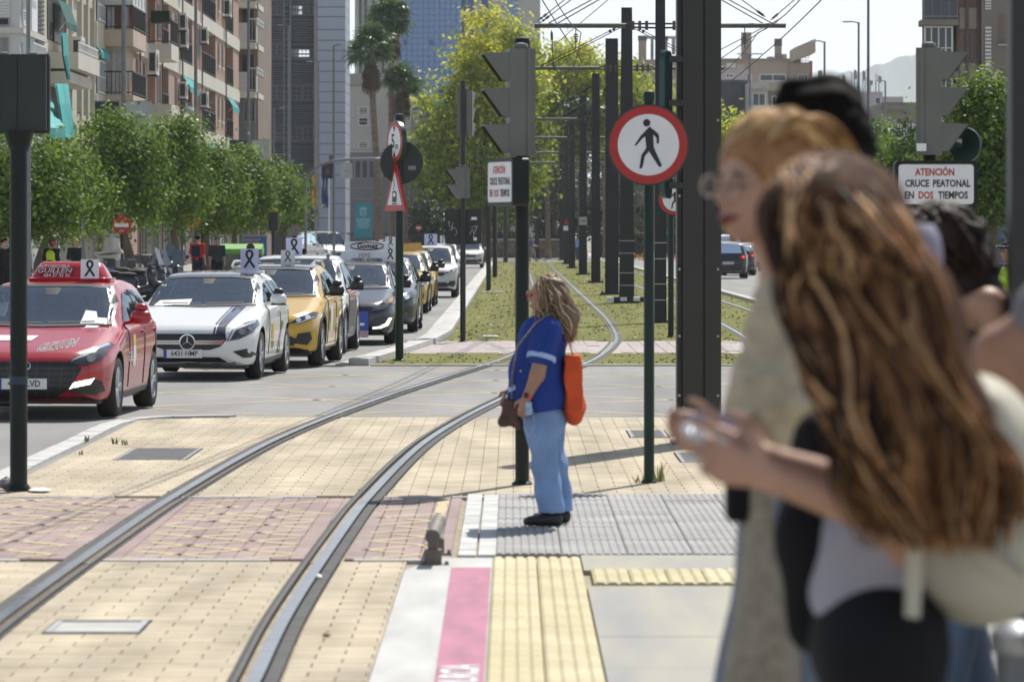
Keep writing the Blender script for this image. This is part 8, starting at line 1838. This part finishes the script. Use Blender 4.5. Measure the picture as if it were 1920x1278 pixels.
sdf_obj('trousers',Tr+[('ell',hip,(.18,.14,.14),None,.05)],.014,BLKC,kt,ops=cutz(lo=.08))
for a, b, c in lg: sdf_obj('shoe',[('ell',tuple(Vector(c)+V3(0,.04,-.05)),(.05,.11,.045),None,.03)],.012,SHOEK,kt)
sdf_obj('hair',[('ell',r_(1550,240),(.102,.13,.13),None,.03),('ell',r_(1487,188,-.02),(.046,.05,.052),None,.03),('ell',r_(1575,300,.0),(.07,.1,.08),None,.04),('cap',r_(1560,290,.0),r_(1575,400,-.01),.085,.075,.05)],.011,HAIRK,kt,warp=folds(.007,60,60))
# long haired girl bending over her phone
r_, loc = frame(7.9,1640); gt = thing('person','girl with very long brown hair and a pale grey shirt, bent over her phone','person',loc); f_ = Vector((-.86,-.12,-.5)); up_ = Vector((-.5,0,.86)); hp, A, e = head_prims(r_(1538,425), f_, 1.0, up_)
shN, elN, wrN = r_(1710,700,-.15), r_(1680,972,-.17), r_(1432,880,-.24); shF, elF, wrF = r_(1690,700,.15), r_(1640,930,.1), r_(1430,858,-.02); hip = r_(1650,1190,0)
B = hp+[('cap',r_(1660,630,.02),r_(1565,480,.01),.055,.05,.03),('ell',r_(1705,780,0),(.11,.14,.18),(0,R(-12),0),.06),('ell',r_(1680,960,0),(.1,.13,.17),None,.06),('ell',hip,(.105,.145,.12),None,.06),('cap',r_(1680,660,.0),shN,.05,.055,.05),('cap',r_(1680,660,.0),shF,.05,.055,.05),('cap',shN,elN,.05,.04,.03),('cap',elN,wrN,.043,.027,.02),('cap',shF,elF,.05,.04,.03),('cap',elF,wrF,.043,.027,.02)]+hand(wrN,(-.95,.1,.28),(.1,-.25,1),.75,1.0,(0,.95,.2))+hand(wrF,(-.95,-.05,.25),(.1,.25,1),.75,1.0,(0,-.95,.2))
lg = legs_to_floor(hip,.085,side=True)
for a, b, c in lg: B += [('cap',a,b,.08,.06,.04),('cap',b,c,.055,.036,.03)]
gb = sdf_obj('body',B,.009,SKIN,gt); face_parts(gb,A,1.0)
LGR = cloth('pale_grey_shirt',(.33,.32,.36)); T = [('ell',r_(1706,785,0),(.13,.16,.19),(0,R(-12),0),.06),('cap',r_(1690,850,0),r_(1640,1120,0),.12,.118,.06),('cap',r_(1682,670,.0),shN,.065,.07,.05),('cap',r_(1682,670,.0),shF,.065,.07,.05),('cap',shN,tuple(Vector(shN).lerp(Vector(elN),.45)),.068,.066,.04),('cap',shF,tuple(Vector(shF).lerp(Vector(elF),.45)),.068,.066,.04)]
def shirt_cut(V, ax):
    X, Y, Z = ax[0][:,None,None], ax[1][None,:,None], ax[2][None,None,:]; zz = r_(0,1165)[2]+(X-r_(1560,0)[0])*.42; return np.maximum(np.maximum(V,(zz-Z).astype(np.float32)),(Z-r_(0,600)[2]).astype(np.float32)+0*X)
sdf_obj('shirt',T,.01,LGR,gt,warp=folds(.007,20,22),ops=shirt_cut); Tr = []
for a, b, c in lg: Tr += [('cap',a,b,.105,.085,.06),('cap',b,c,.085,.06,.04)]
sdf_obj('trousers',Tr+[('ell',hip,(.128,.16,.14),None,.06)],.012,BLKC,gt,warp=folds(.004),ops=cutz(lo=.08))
sdf_obj('black_jacket',[('cap',r_(1555,830,.12),r_(1535,1010,.1),.06,.07,.05),('cap',r_(1535,1010,.1),r_(1540,1180,.08),.07,.055,.05)],.012,BLKC,gt,warp=folds(.006))
for a, b, c in lg: sdf_obj('shoe',[('ell',tuple(Vector(c)+V3(-.06,0,-.05)),(.11,.045,.042),None,.03)],.012,WHITE,gt)
sdf_obj('hair_mass',[('ell',r_(1540,402),(.11,.11,.108),None,.03),('cap',r_(1580,420,.0),r_(1665,600,-.08),.12,.115,.06),('cap',r_(1665,600,-.08),r_(1730,800,-.17),.115,.1,.06),('cap',r_(1730,800,-.17),r_(1765,940,-.17),.1,.065,.05),('cap',r_(1520,470,-.08),r_(1590,690,-.2),.055,.045,.05)],.014,M('hair_under_brown',(.028,.015,.009),.75,var=0,scale=9,col2=(.12,.056,.027),stretch=(5,5,.7),detail=6,spec=.12),gt,warp=folds(.01,30,12))
def glock(i):
    r = random.Random(i+50); u0 = r.uniform(-1,1); th = r.uniform(0,6.283); el = r.uniform(-.3,1.5); d = Vector((math.cos(th)*math.cos(el),math.sin(th)*math.cos(el),math.sin(el)))
    if d.x < -.75 and el < .4: d.x *= -.5
    c = Vector(r_(1540,402)); p0 = c+d.normalized()*.113; w = r.gauss(0,1); side = r.uniform(-1,1); a1 = Vector(r_(1612+105*side,560+20*w,-.17 if r.random()<.75 else .1)); a2 = Vector(r_(1705+115*side,780,-.27+.02*w if r.random()<.85 else .0)); a3 = Vector(r_(1752+110*side,r.uniform(880,1015),-.26+.025*w))
    if i % 7 == 0: a1 = Vector(r_(1490+20*w*.5,560,-.15)); a2 = Vector(r_(1560+20*w*.5,760,-.24)); a3 = Vector(r_(1640+25*w*.5,r.uniform(900,1010),-.27))
    pts = spline([p0,(p0+a1)/2+d*.03,a1,a2,a3],22); ph = r.uniform(0,6.28); am = .02; L_ = len(pts)
    fq = r.uniform(.35,.75); wv = r.uniform(.5,1.6); pts = [p+Vector((math.cos(ph+j*fq),.6*math.sin(ph+j*fq),.3*math.sin(ph+j*.4)))*am*wv*(j/L_)+Vector((.03*math.sin(p.z*17+side*2.5)*(j/L_),0,0)) for j, p in enumerate(pts)]; return pts, min(1,max(0,.45+.2*math.sin(side*8+w*1.5)+r.gauss(0,.26)))
strands('hair',glock,1300,HAIRB,gt,.0052,3)
CRM = M('cream_canvas',(.5,.47,.38),.8,var=.08,scale=5,bump=.2,bscale=80); bp_ = thing('backpack','cream canvas backpack on the back of the long haired girl','backpack',loc)
sdf_obj('pack_body',[('ell',r_(1838,930,.02),(.15,.16,.225),(0,R(-6),0),.05),('box',r_(1800,920,.02),(.06,.1,.16),(0,R(-6),0),.08),('ell',r_(1840,1040,.0),(.12,.15,.12),None,.06)],.012,CRM,bp_,warp=folds(.004)); sdf_obj('front_pocket',[('ell',r_(1868,1010,-.06),(.11,.12,.11),None,.04)],.012,CRM,bp_)
m = MB(); m.tube([r_(1745,760,-.14),r_(1715,850,-.19),r_(1700,960,-.2),r_(1693,1140,-.18)],[.022,.022,.018,.016],6,flat=.35); m.tube([r_(1760,740,-.12),r_(1730,680,-.15),r_(1690,655,-.16)],.024,6,flat=.35); m.build('strap',CRM,bp_); m = MB(); m.tube([r_(1790,850,-.16),r_(1840,1010,-.19),r_(1900,1060,-.17)],.007,5); m.build('zip',M('zip_grey',(.3,.29,.27),.5),bp_)
p2_ = thing('phone','silver phone in the hands of the long haired girl','phone',loc); sdf_obj('phone_body',[('box',r_(1345,828,-.16),(.07,.034,.005),(R(12),R(24),R(8)),.004)],.005,M('phone_silver',(.5,.5,.53),.2,.6),p2_); o = MB().box(r_(1346,824,-.163),(.128,.058,.002),(R(12),R(24),R(8))).build('screen',M('phone_screen',(.02,.02,.025),.08),p2_)
# dark haired woman farther right and the bare elbow at the edge
r_, loc = frame(13.2,1790); loc = (loc[0],loc[1],PZ); dt = thing('person','woman with long straight dark brown hair leaning left below the crossing notice','person',loc); f_ = Vector((-.93,.25,-.2)); hp, A, e = head_prims(r_(1752,452), f_, 1.0, (-.2,0,.97))
hip = r_(1800,920); B = hp+[('cap',r_(1778,560,0),r_(1765,500,0),.055,.05,.03),('ell',r_(1790,660),(.12,.16,.2),None,.06),('ell',r_(1795,800),(.115,.14,.17),None,.06),('ell',hip,(.13,.16,.13),None,.06)]; nS, nE, nW = r_(1842,570,-.15), r_(1876,690,-.2), r_(1800,760,-.3); B += [('cap',r_(1785,590),nS,.05,.052,.04),('cap',nS,nE,.046,.04,.03),('cap',nE,nW,.04,.027,.02)]+hand(nW,(-.9,-.2,.1),(0,0,1),.5); fS, fE, fW = r_(1760,590,.16), r_(1750,720,.2), r_(1700,800,.1); B += [('cap',r_(1785,590),fS,.05,.052,.04),('cap',fS,fE,.046,.04,.03),('cap',fE,fW,.04,.027,.02)]+hand(fW,(-.9,-.2,.1),(0,0,1),.5); lg = legs_to_floor(hip,.09,side=True)
for a, b, c in lg: B += [('cap',a,b,.09,.06,.04),('cap',b,c,.055,.036,.03)]
db = sdf_obj('body',B,.011,SKIN2,dt); face_parts(db,A,1.0); sdf_obj('top',[('ell',r_(1790,680),(.145,.18,.2),None,.06),('ell',r_(1795,810),(.14,.165,.18),None,.06)],.013,BLKC,dt,ops=cutz(lo=r_(0,930)[2],hi=r_(0,570)[2])); Tr = []
for a, b, c in lg: Tr += [('cap',a,b,.115,.08,.05),('cap',b,c,.08,.065,.04)]
sdf_obj('trousers',Tr+[('ell',hip,(.15,.175,.13),None,.05)],.014,DENC,dt,ops=cutz(lo=.08))
for a, b, c in lg: sdf_obj('shoe',[('ell',tuple(Vector(c)+V3(-.05,0,-.05)),(.11,.045,.042),None,.03)],.012,WHITE,dt)
sdf_obj('hair_mass',[('ell',r_(1758,442),(.1,.105,.105),None,.03),('cap',r_(1785,455,.0),r_(1835,580,-.03),.1,.085,.05),('cap',r_(1835,580,-.03),r_(1858,690,-.05),.085,.05,.05)],.013,M('hair_under_dark',(.02,.013,.01),.6,var=.3,scale=20,spec=.2),dt)
def dlock(i):
    r = random.Random(i+5000); th = r.uniform(0,6.283); el = r.uniform(-.1,1.5); d = Vector((math.cos(th)*math.cos(el),math.sin(th)*math.cos(el),math.sin(el)))
    if d.x < -.7 and el < .5: d.x *= -.4
    p0 = Vector(r_(1758,440))+d.normalized()*.11; s = r.uniform(-1,1); a1 = Vector(r_(1815+32*s,530,-.1 if r.random()<.7 else .1)); a2 = Vector(r_(1848+26*s,r.uniform(620,705),-.1)); 
    if i % 6 == 0: a2 = Vector(r_(1872+14*s,r.uniform(500,600),-.05)); a1 = Vector(r_(1835,470+20*s,-.05))
    return spline([p0,(p0+a1)/2+d*.04,a1,a2],16), min(1,max(0,r.gauss(.45,.27)))
strands('hair',dlock,420,HAIRD,dt,.0048,3)
# bystander just outside the frame whose bent elbow shows
r_, loc = frame(8.3,2130); et = thing('person','bystander mostly out of frame at the right whose bare bent elbow shows','person',loc); hp, A, e = head_prims(r_(2120,330), (-.6,.8,0), 1.0); hip = r_(2130,1110); S1, E1, W1 = r_(2010,560,-.12), r_(1862,660,-.1), r_(2000,790,-.2)
S2, E2, W2 = r_(2240,560,.0), r_(2270,850,.0), r_(2230,1060,-.1); B = hp+[('cap',r_(2130,500),r_(2122,420),.058,.054,.03),('ell',r_(2130,680),(.17,.12,.22),None,.06),('ell',r_(2130,880),(.15,.11,.18),None,.06),('ell',hip,(.16,.12,.14),None,.06)]
for S_, E_, W_ in ((S1,E1,W1),(S2,E2,W2)): B += [('cap',r_(2130,540),S_,.06,.065,.05),('cap',S_,E_,.06,.048,.03),('cap',E_,W_,.05,.03,.02)]+hand(W_,tuple(Vector(W_)-Vector(E_)),(0,-1,.2),.5)
lg = legs_to_floor(hip)
for a, b, c in lg: B += [('cap',a,b,.09,.06,.04),('cap',b,c,.06,.04,.03)]
eb = sdf_obj('body',B,.012,SKIN2,et); face_parts(eb,A,1.0); sdf_obj('shirt',[('ell',r_(2130,680),(.2,.145,.24),None,.06),('ell',r_(2130,890),(.18,.135,.2),None,.08),('cap',r_(2130,545),S1,.075,.085,.05),('cap',r_(2130,545),S2,.075,.085,.05),('cap',S1,tuple(Vector(S1).lerp(Vector(E1),.35)),.085,.08,.04),('cap',S2,tuple(Vector(S2).lerp(Vector(E2),.5)),.085,.08,.04)],.014,GRYC,et,ops=cutz(lo=r_(0,1110)[2],hi=r_(0,500)[2])); Tr = []
for a, b, c in lg: Tr += [('cap',a,b,.12,.085,.05),('cap',b,c,.085,.07,.04)]
sdf_obj('trousers',Tr+[('ell',hip,(.18,.14,.14),None,.05)],.014,DENC,et,ops=cutz(lo=.08)); sdf_obj('hair',[('ell',r_(2120,312),(.1,.11,.11),None,.03),('ell',A(.1,0,-.04),(.08,.07,.1),tuple(e),-.02)],.012,HAIRK,et)
for a, b, c in lg: sdf_obj('shoe',[('ell',tuple(Vector(c)+V3(0,-.04,-.05)),(.05,.11,.045),None,.03)],.012,SHOEK,et)
# ================================================================ street furniture
def lamp_post(label, px, d, top_py, arm_px, wpx=5, banner=None, base=.1, double=False, group='street lamps'):
    X = P(px,0,d).x; h = zP(top_py,d)-base; k = d/FPX; t = thing('street_lamp', label, 'street lamp', (X,d,base), group=group); r = wpx*k/2
    auto_smooth(MB().cyl((0,0,0),(0,0,h),r*1.15,r*.8,n=10).build('pole',GREYL,t)); auto_smooth(MB().cyl((0,0,0),(0,0,.5),r*1.8,r*1.3,n=10).build('base',GREYL,t))
    for s in ((1,-1) if double else (1,)):
        a = arm_px*k*s; m = MB(); m.tube([(0,0,h-.05),(a*.5,0,h+.03),(a,0,h+.02)],r*.5,6); m.build('arm',GREYL,t); MB().box((a*1.15,0,h+.02),(abs(a)*.7,.22,.07)).build('lamp_head',STEEL,t)
    if banner: hang(t,*banner,d=d,X=X)
    return t
def hang(t, px0, px1, px2, px3, py0, py1, d=0, X=0):
    """pair of banners hung either side of the pole"""
    for a, b, m, nm in ((px0,px1,M('banner_navy',(.028,.037,.07),.8,var=.15,scale=1.5),'blue_banner'),(px2,px3,M('banner_grey',(.42,.43,.47),.8,var=.06,scale=1.5),'pale_banner')):
        x0, x1, z1, z0 = P(a,0,d).x-X, P(b,0,d).x-X, zP(py0,d)-.1, zP(py1,d)-.1
        mb = MB(); n = 6; vs = []
        for i in range(n+1):
            for j in range(5): vs.append((x0+(x1-x0)*i/n, -.05+.03*math.sin(i*1.3+j*.9), z0+(z1-z0)*j/4))
        mb.add(vs,[(i*5+j,(i+1)*5+j,(i+1)*5+j+1,i*5+j+1) for i in range(n) for j in range(4)]); o = mb.build(nm,m,t,True); w = x1-x0; m2 = MB()
        if nm == 'blue_banner': m2.prism(circle(abs(w)*.22,14),((x0+x1)/2,-.1,(z0*.55+z1*.45)),(1,0,0),(0,0,1),.004); m2.box(((x0+x1)/2,-.1,z1-.2*(z1-z0)),(w*.5,.006,(z1-z0)*.04))
        else: m2.box(((x0+x1)/2-w*.05,-.1,(z0+z1)/2),(w*.12,.006,w*.14)); m2.box(((x0+x1)/2+w*.2,-.1,(z0+z1)/2+w*.02),(w*.3,.006,w*.025)); m2.box(((x0+x1)/2+w*.2,-.1,(z0+z1)/2-w*.04),(w*.22,.006,w*.02))
        m2.build('banner_print',M('print_ochre',(.1,.07,.06),.7) if nm=='blue_banner' else M('print_grey',(.16,.17,.18),.7),o); MB().box(((x0+x1)/2+(0),-.03,z1+.02),(abs(w)+.1,.03,.03)).build('banner_arm',GREYL,t)
lamp_post('tall street lamp whose pole crosses the cream block above the signal box',53,112,-60,-22,9); lamp_post('street lamp with a navy and pale grey banner pair above the tallest street tree',232,147,-40,-20,10,(178,224,236,285,191,248))
lamp_post('tall street lamp crossing the brick block beside the purple letting sign',367,172,-30,-18,7); lamp_post('street lamp with a banner pair in front of the balcony block',466,205,2,16,6,(430,462,473,505,263,298)); lamp_post('street lamp before the office louvres, its head at mid height',513,235,203,14,3.5)
lamp_post('slim street lamp in front of the dark office, tallest there',541,262,48,-14,4); lamp_post('pale street lamp against the blue panelled tower',596,285,116,-14,6); lamp_post('street lamp with banners beside the blue panelled tower edge',626,255,85,16,5,(603,626,638,661,306,335)); lamp_post('short street lamp half hidden by the street tree, over the red car',156,122,358,-26,6)
lamp_post('tall lamp post rising past the right frame top beside the hill',1628,170,-30,14,6,group='street lamps'); lamp_post('grey street lamp with a left arm in front of the faint hill',1610,200,42,-20,5); lamp_post('street lamp with a left arm over the red block',1546,230,78,-18,5); lamp_post('double armed white street lamp before the slate block',1406,250,102,16,5,double=True); lamp_post('small street lamp beside the dark haired head',1660,235,152,-12,4); lamp_post('thin white lamp between the column and the redhead, second double one',1437,255,210,-12,3,double=True)
# no entry signs and the orange disc
def road_disc(label, px, py, r, d, kind):
    X = P(px,0,d).x; k = d/FPX; t = thing('road_sign', label, 'sign', (X,d,.1)); zc = zP(py,d)-.1; MB().cyl((0,.05,0),(0,.05,zc+r*k*.6),.035,n=8).build('pole',GREYL if kind=='back' else POLEG,t)
    auto_smooth(MB().lathe([(r*k,.0),(r*k,.03)],(0,-.01,zc),32,axis='Y').build('disc',SIGNR if kind!='back' else M('orange_red_disc',(.5,.09,.03),.5,var=.08),t))
    if kind == 'entry': MB().box((0,-.017,zc),(r*k*1.5,.008,r*k*.4)).build('white_bar',SIGNW,t); MB().box((0,-.017,zc-r*k*.6),(r*k*.5,.006,r*k*.3)).build('stickers',M('sticker_grey',(.4,.4,.4),.6,var=.3,scale=40),t)
road_disc('round no entry sign in front of the white folded parasol',228,422,17.5,140,'entry'); road_disc('round no entry sign beside the orange disc above the recycling container',391,420,13.5,175,'entry'); road_disc('plain orange red disc sign on a grey pole under the street trees',361,414,14,168,'back'); road_disc('tiny round red sign far away below the tram triangle',785,427,6,320,'entry')
# folded parasol
d = 146; k = d/FPX; t = thing('parasol','folded white parasol behind the no entry sign','parasol',(P(208,0,d).x,d,.1)); z0, z1 = zP(525,d)-.1, zP(423,d)-.1
MB().cyl((0,0,0),(0,0,z1+.1),.025,n=8).build('pole',STEEL,t); mb = MB(); vs = []; N = 20
for j, (r, u) in enumerate(((.34,0),(.33,.25),(.3,.5),(.24,.75),(.26,.9),(.1,.97),(.02,1))):
    for i in range(N): a = 2*math.pi*i/N; q_ = r*(1+.16*math.cos(a*5)); vs.append((q_*math.cos(a),q_*math.sin(a),z0+(z1-z0)*u))
mb.add(vs,[(j*N+i,j*N+(i+1)%N,(j+1)*N+(i+1)%N,(j+1)*N+i) for j in range(6) for i in range(N)]); mb.build('canopy',M('canvas_white',(.5,.5,.5),.85,var=.06),t,True); MB().box((0,0,.05),(.6,.6,.1)).build('foot',CONC,t)
# kiosk / parking meter with blue panel
d = 134; X = P(203,0,d).x; t = thing('ticket_kiosk','pale ticket kiosk with a slanted roof and blue poster behind the red roof sign','kiosk',(X,d,.1)); k = d/FPX; z1 = zP(478,d)-.1
MB().bbox(-.36,.3,0,.5,0,z1).build('cabinet',WHT,t); o = MB().box((0,.2,z1+.07),(.85,.8,.07),(R(-6),R(-8),0)).build('roof',WHT,t); MB().bbox(.02,.28,-.02,-.002,.2,z1-.2).build('poster',M('poster_blue',(.03,.13,.4),.5,var=.25,scale=6),t); MB().bbox(-.3,-.02,-.02,-.002,.6,z1-.1).build('poster',M('poster_grey',(.3,.32,.34),.5,var=.5,scale=14),t)
# recycling container
d = 162; k = d/FPX; X = P(452,0,d).x; t = thing('recycling_container','grey recycling container with a bright green lid behind the white car','container',(X,d,.1)); GRC = M('container_grey',(.1,.11,.1),.6,var=.25,scale=3); LID = M('lid_green',(.13,.36,.04),.5,var=.1); w = 74*k/2; z1 = zP(476,d)-.1
mb = MB(); mb.box((0,.5,z1/2),(w*2,1.3,z1),taper=(1.06,1.1)); mb.build('body',GRC,t); mb = MB(); vs = []
for j in range(7): a = math.pi*j/6; vs += [(-w*1.08,.5-.75*math.cos(a),z1+.38*math.sin(a)),(w*1.08,.5-.75*math.cos(a),z1+.38*math.sin(a))]
mb.add(vs,[(2*j,2*j+1,2*j+3,2*j+2) for j in range(6)]+[tuple(range(0,14,2)),tuple(range(13,0,-2))]); mb.build('lid',LID,t); MB().lathe([(.16,-.26),(.16,-.22),(.1,-.2)],(w*.5,.0,z1+.24),16,axis='Y').build('opening',TRIM,t)
for sx in (-1,1): MB().bbox(sx*w*.8-.05,sx*w*.8+.05,-.22,-.14,.1,z1).build('rib',GRC,t)
# billboard
d = 182; X = P(478,0,d).x; k = d/FPX; t = thing('billboard','blue lit poster board under the street trees left of the black signal','billboard',(X,d,.1)); w = 23*k; z0, z1 = zP(500,d)-.1, zP(440,d)-.1
MB().bbox(-w,w,0,.2,z0,z1).build('frame',M('grey_frame'),t); o = MB().bbox(-w*.92,w*.92,-.015,-.002,z0+.08,z1-.08).build('poster',M('poster_sea',(.02,.12,.28),.5,var=.3,scale=2),t); mb = MB()
for j in range(4): mb.box((-.1,-.02,z1-.22-.13*j),(w*(1.3-.2*j),.006,.05))
mb.build('poster_print',M('poster_orange',(.5,.25,.12),.6,var=.3),o); MB().bbox(-.1,.1,.05,.15,0,z0).build('post',GREYL,t)
# black pedestrian signal, dark pillar, distant flag poles
d = 190; X = P(513,0,d).x; t = thing('traffic_signal','black signal head on a post in front of the billboard and street trees','traffic light',(X,d,.1)); k = d/FPX; MB().bbox(-8.5*k,8.5*k,-.15,.2,zP(432,d)-.1,zP(398,d)-.1).build('housing',BLACKM,t); MB().cyl((0,.05,0),(0,.05,zP(432,d)-.1),.07,n=10).build('pole',BLACKM,t); MB().bbox(-9.5*k,-8.6*k,-.3,.2,zP(428,d)-.1,zP(402,d)-.1).build('hood',BLACKM,t)
d = 198; t = thing('bollard_post','dark post standing between the black signal and the yellow car','post',(P(553,0,d).x,d,.1)); MB().cyl((0,0,0),(0,0,zP(430,d)),.1,n=10).build('pole',BLACKM,t); MB().box((0,-.05,zP(436,d)),(.35,.1,.5)).build('sign_plate',GREYL,t)
for px, label, cols in ((598,'flagpole with a drooping red and yellow flag before the pale tower',((.35,.02,.02),(.5,.33,.02))),(617,'flagpole with a drooping navy flag beside the pale tower',((.03,.05,.16),(.03,.05,.16)))):
    d = 312; X = P(px,0,d).x; t = thing('flagpole',label,'flagpole',(X,d,.0)); h = zP(315,d); MB().cyl((0,0,0),(0,0,h),.07,.04,n=8).build('pole',WHITE,t)
    for j, c_ in enumerate(cols):
        mb = MB(); vs = []; x0 = -.08-.22*(j+1); 
        for i in range(9):
            for q_ in range(3): vs.append((x0+.11*q_+.05*math.sin(i*.9+q_), .05*math.sin(i*1.1+q_*2), h-.5-i*.3))
        mb.add(vs,[(i*3+q_,i*3+q_+1,(i+1)*3+q_+1,(i+1)*3+q_) for i in range(8) for q_ in range(2)]); mb.build('flag',M('flag_cloth_%d_%d' % (px,j),c_,.8,var=.2,scale=3),t,True)
# curved mast arm over the road
d = 225; t = thing('mast_arm','curved grey mast arm reaching over the left road before the palms','signal mast',(P(573,0,d).x,d,.1)); g = lambda px, py: (P(px,0,d).x-P(573,0,d).x, 0, zP(py,d)-.1)
mb = MB(); mb.tube(spline([(0,0,0),g(573,400),g(574,345),g(585,322),g(612,305),g(660,299),g(715,298)],30),.075,8); mb.build('arm',GREYL,t,True)
# cafe awning and shop fronts at street level on the left
d = 128; t = thing('cafe_terrace','white cafe canopy on posts under the trees, left of the motorcyclist','canopy',(P(88,0,d).x,d,.1)); k = d/FPX; z1 = zP(431,d)-.1; mb = MB()
mb.add([(-.5,0,z1),(.4,0,z1-.1),(.4,2,z1),(-.5,2,z1+.1),(-.5,0,z1-.04),(.4,0,z1-.14),(.4,2,z1-.04),(-.5,2,z1+.06)],[(0,1,2,3),(7,6,5,4),(0,4,5,1),(1,5,6,2),(2,6,7,3),(3,7,4,0)]); mb.build('canopy',WHITE,t); mb = MB(); 
for i in range(6): mb.quad((-.5+.15*i,-.01,z1-.02*i),(-.35+.15*i,-.01,z1-.02*(i+1)),(-.35+.15*i,-.01,z1-.28),(-.5+.15*i,-.01,z1-.26))
mb.build('valance',WHITE,t)
for x in (-.45,.36): MB().cyl((x,.1,0),(x,.1,z1-.1),.03,n=8).build('post',WHITE,t)
# shopping-trolley pen behind the yellow car and small street clutter
d = 178; t = thing('trolley_pen','metal trolley pen on the pavement between the two ribbon cards','pen',(P(590,0,d).x,d,.1)); mb = MB(); k = d/FPX
for i in range(13): mb.cyl((-.9+i*.15,0,0),(-.9+i*.15,0,1.15),.012,n=4)
for z in (.15,.6,1.15): mb.cyl((-.9,0,z),(.9,0,z),.018,n=5)
mb.build('bars',STEEL,t)
# air over the town
mb = MB(); mb.bbox(-9200,9200,-600,14200,-1.3,430); hz_o = mb.build('haze', None or M('haze_air')); hm = _M['haze_air']; hn = hm.node_tree
hn.nodes.remove(hn.nodes["Principled BSDF"]); 
for n_ in list(hn.nodes):
    if n_.type != 'OUTPUT_MATERIAL': hn.nodes.remove(n_)
pv = hn.nodes.new("ShaderNodeVolumePrincipled"); pv.inputs["Color"].default_value = (.86,.92,1,1); pv.inputs["Density"].default_value = 9e-5; pv.inputs["Anisotropy"].default_value = .4; hn.links.new(pv.outputs[0], hn.nodes["Material Output"].inputs["Volume"]); struct(hz_o,'stuff')
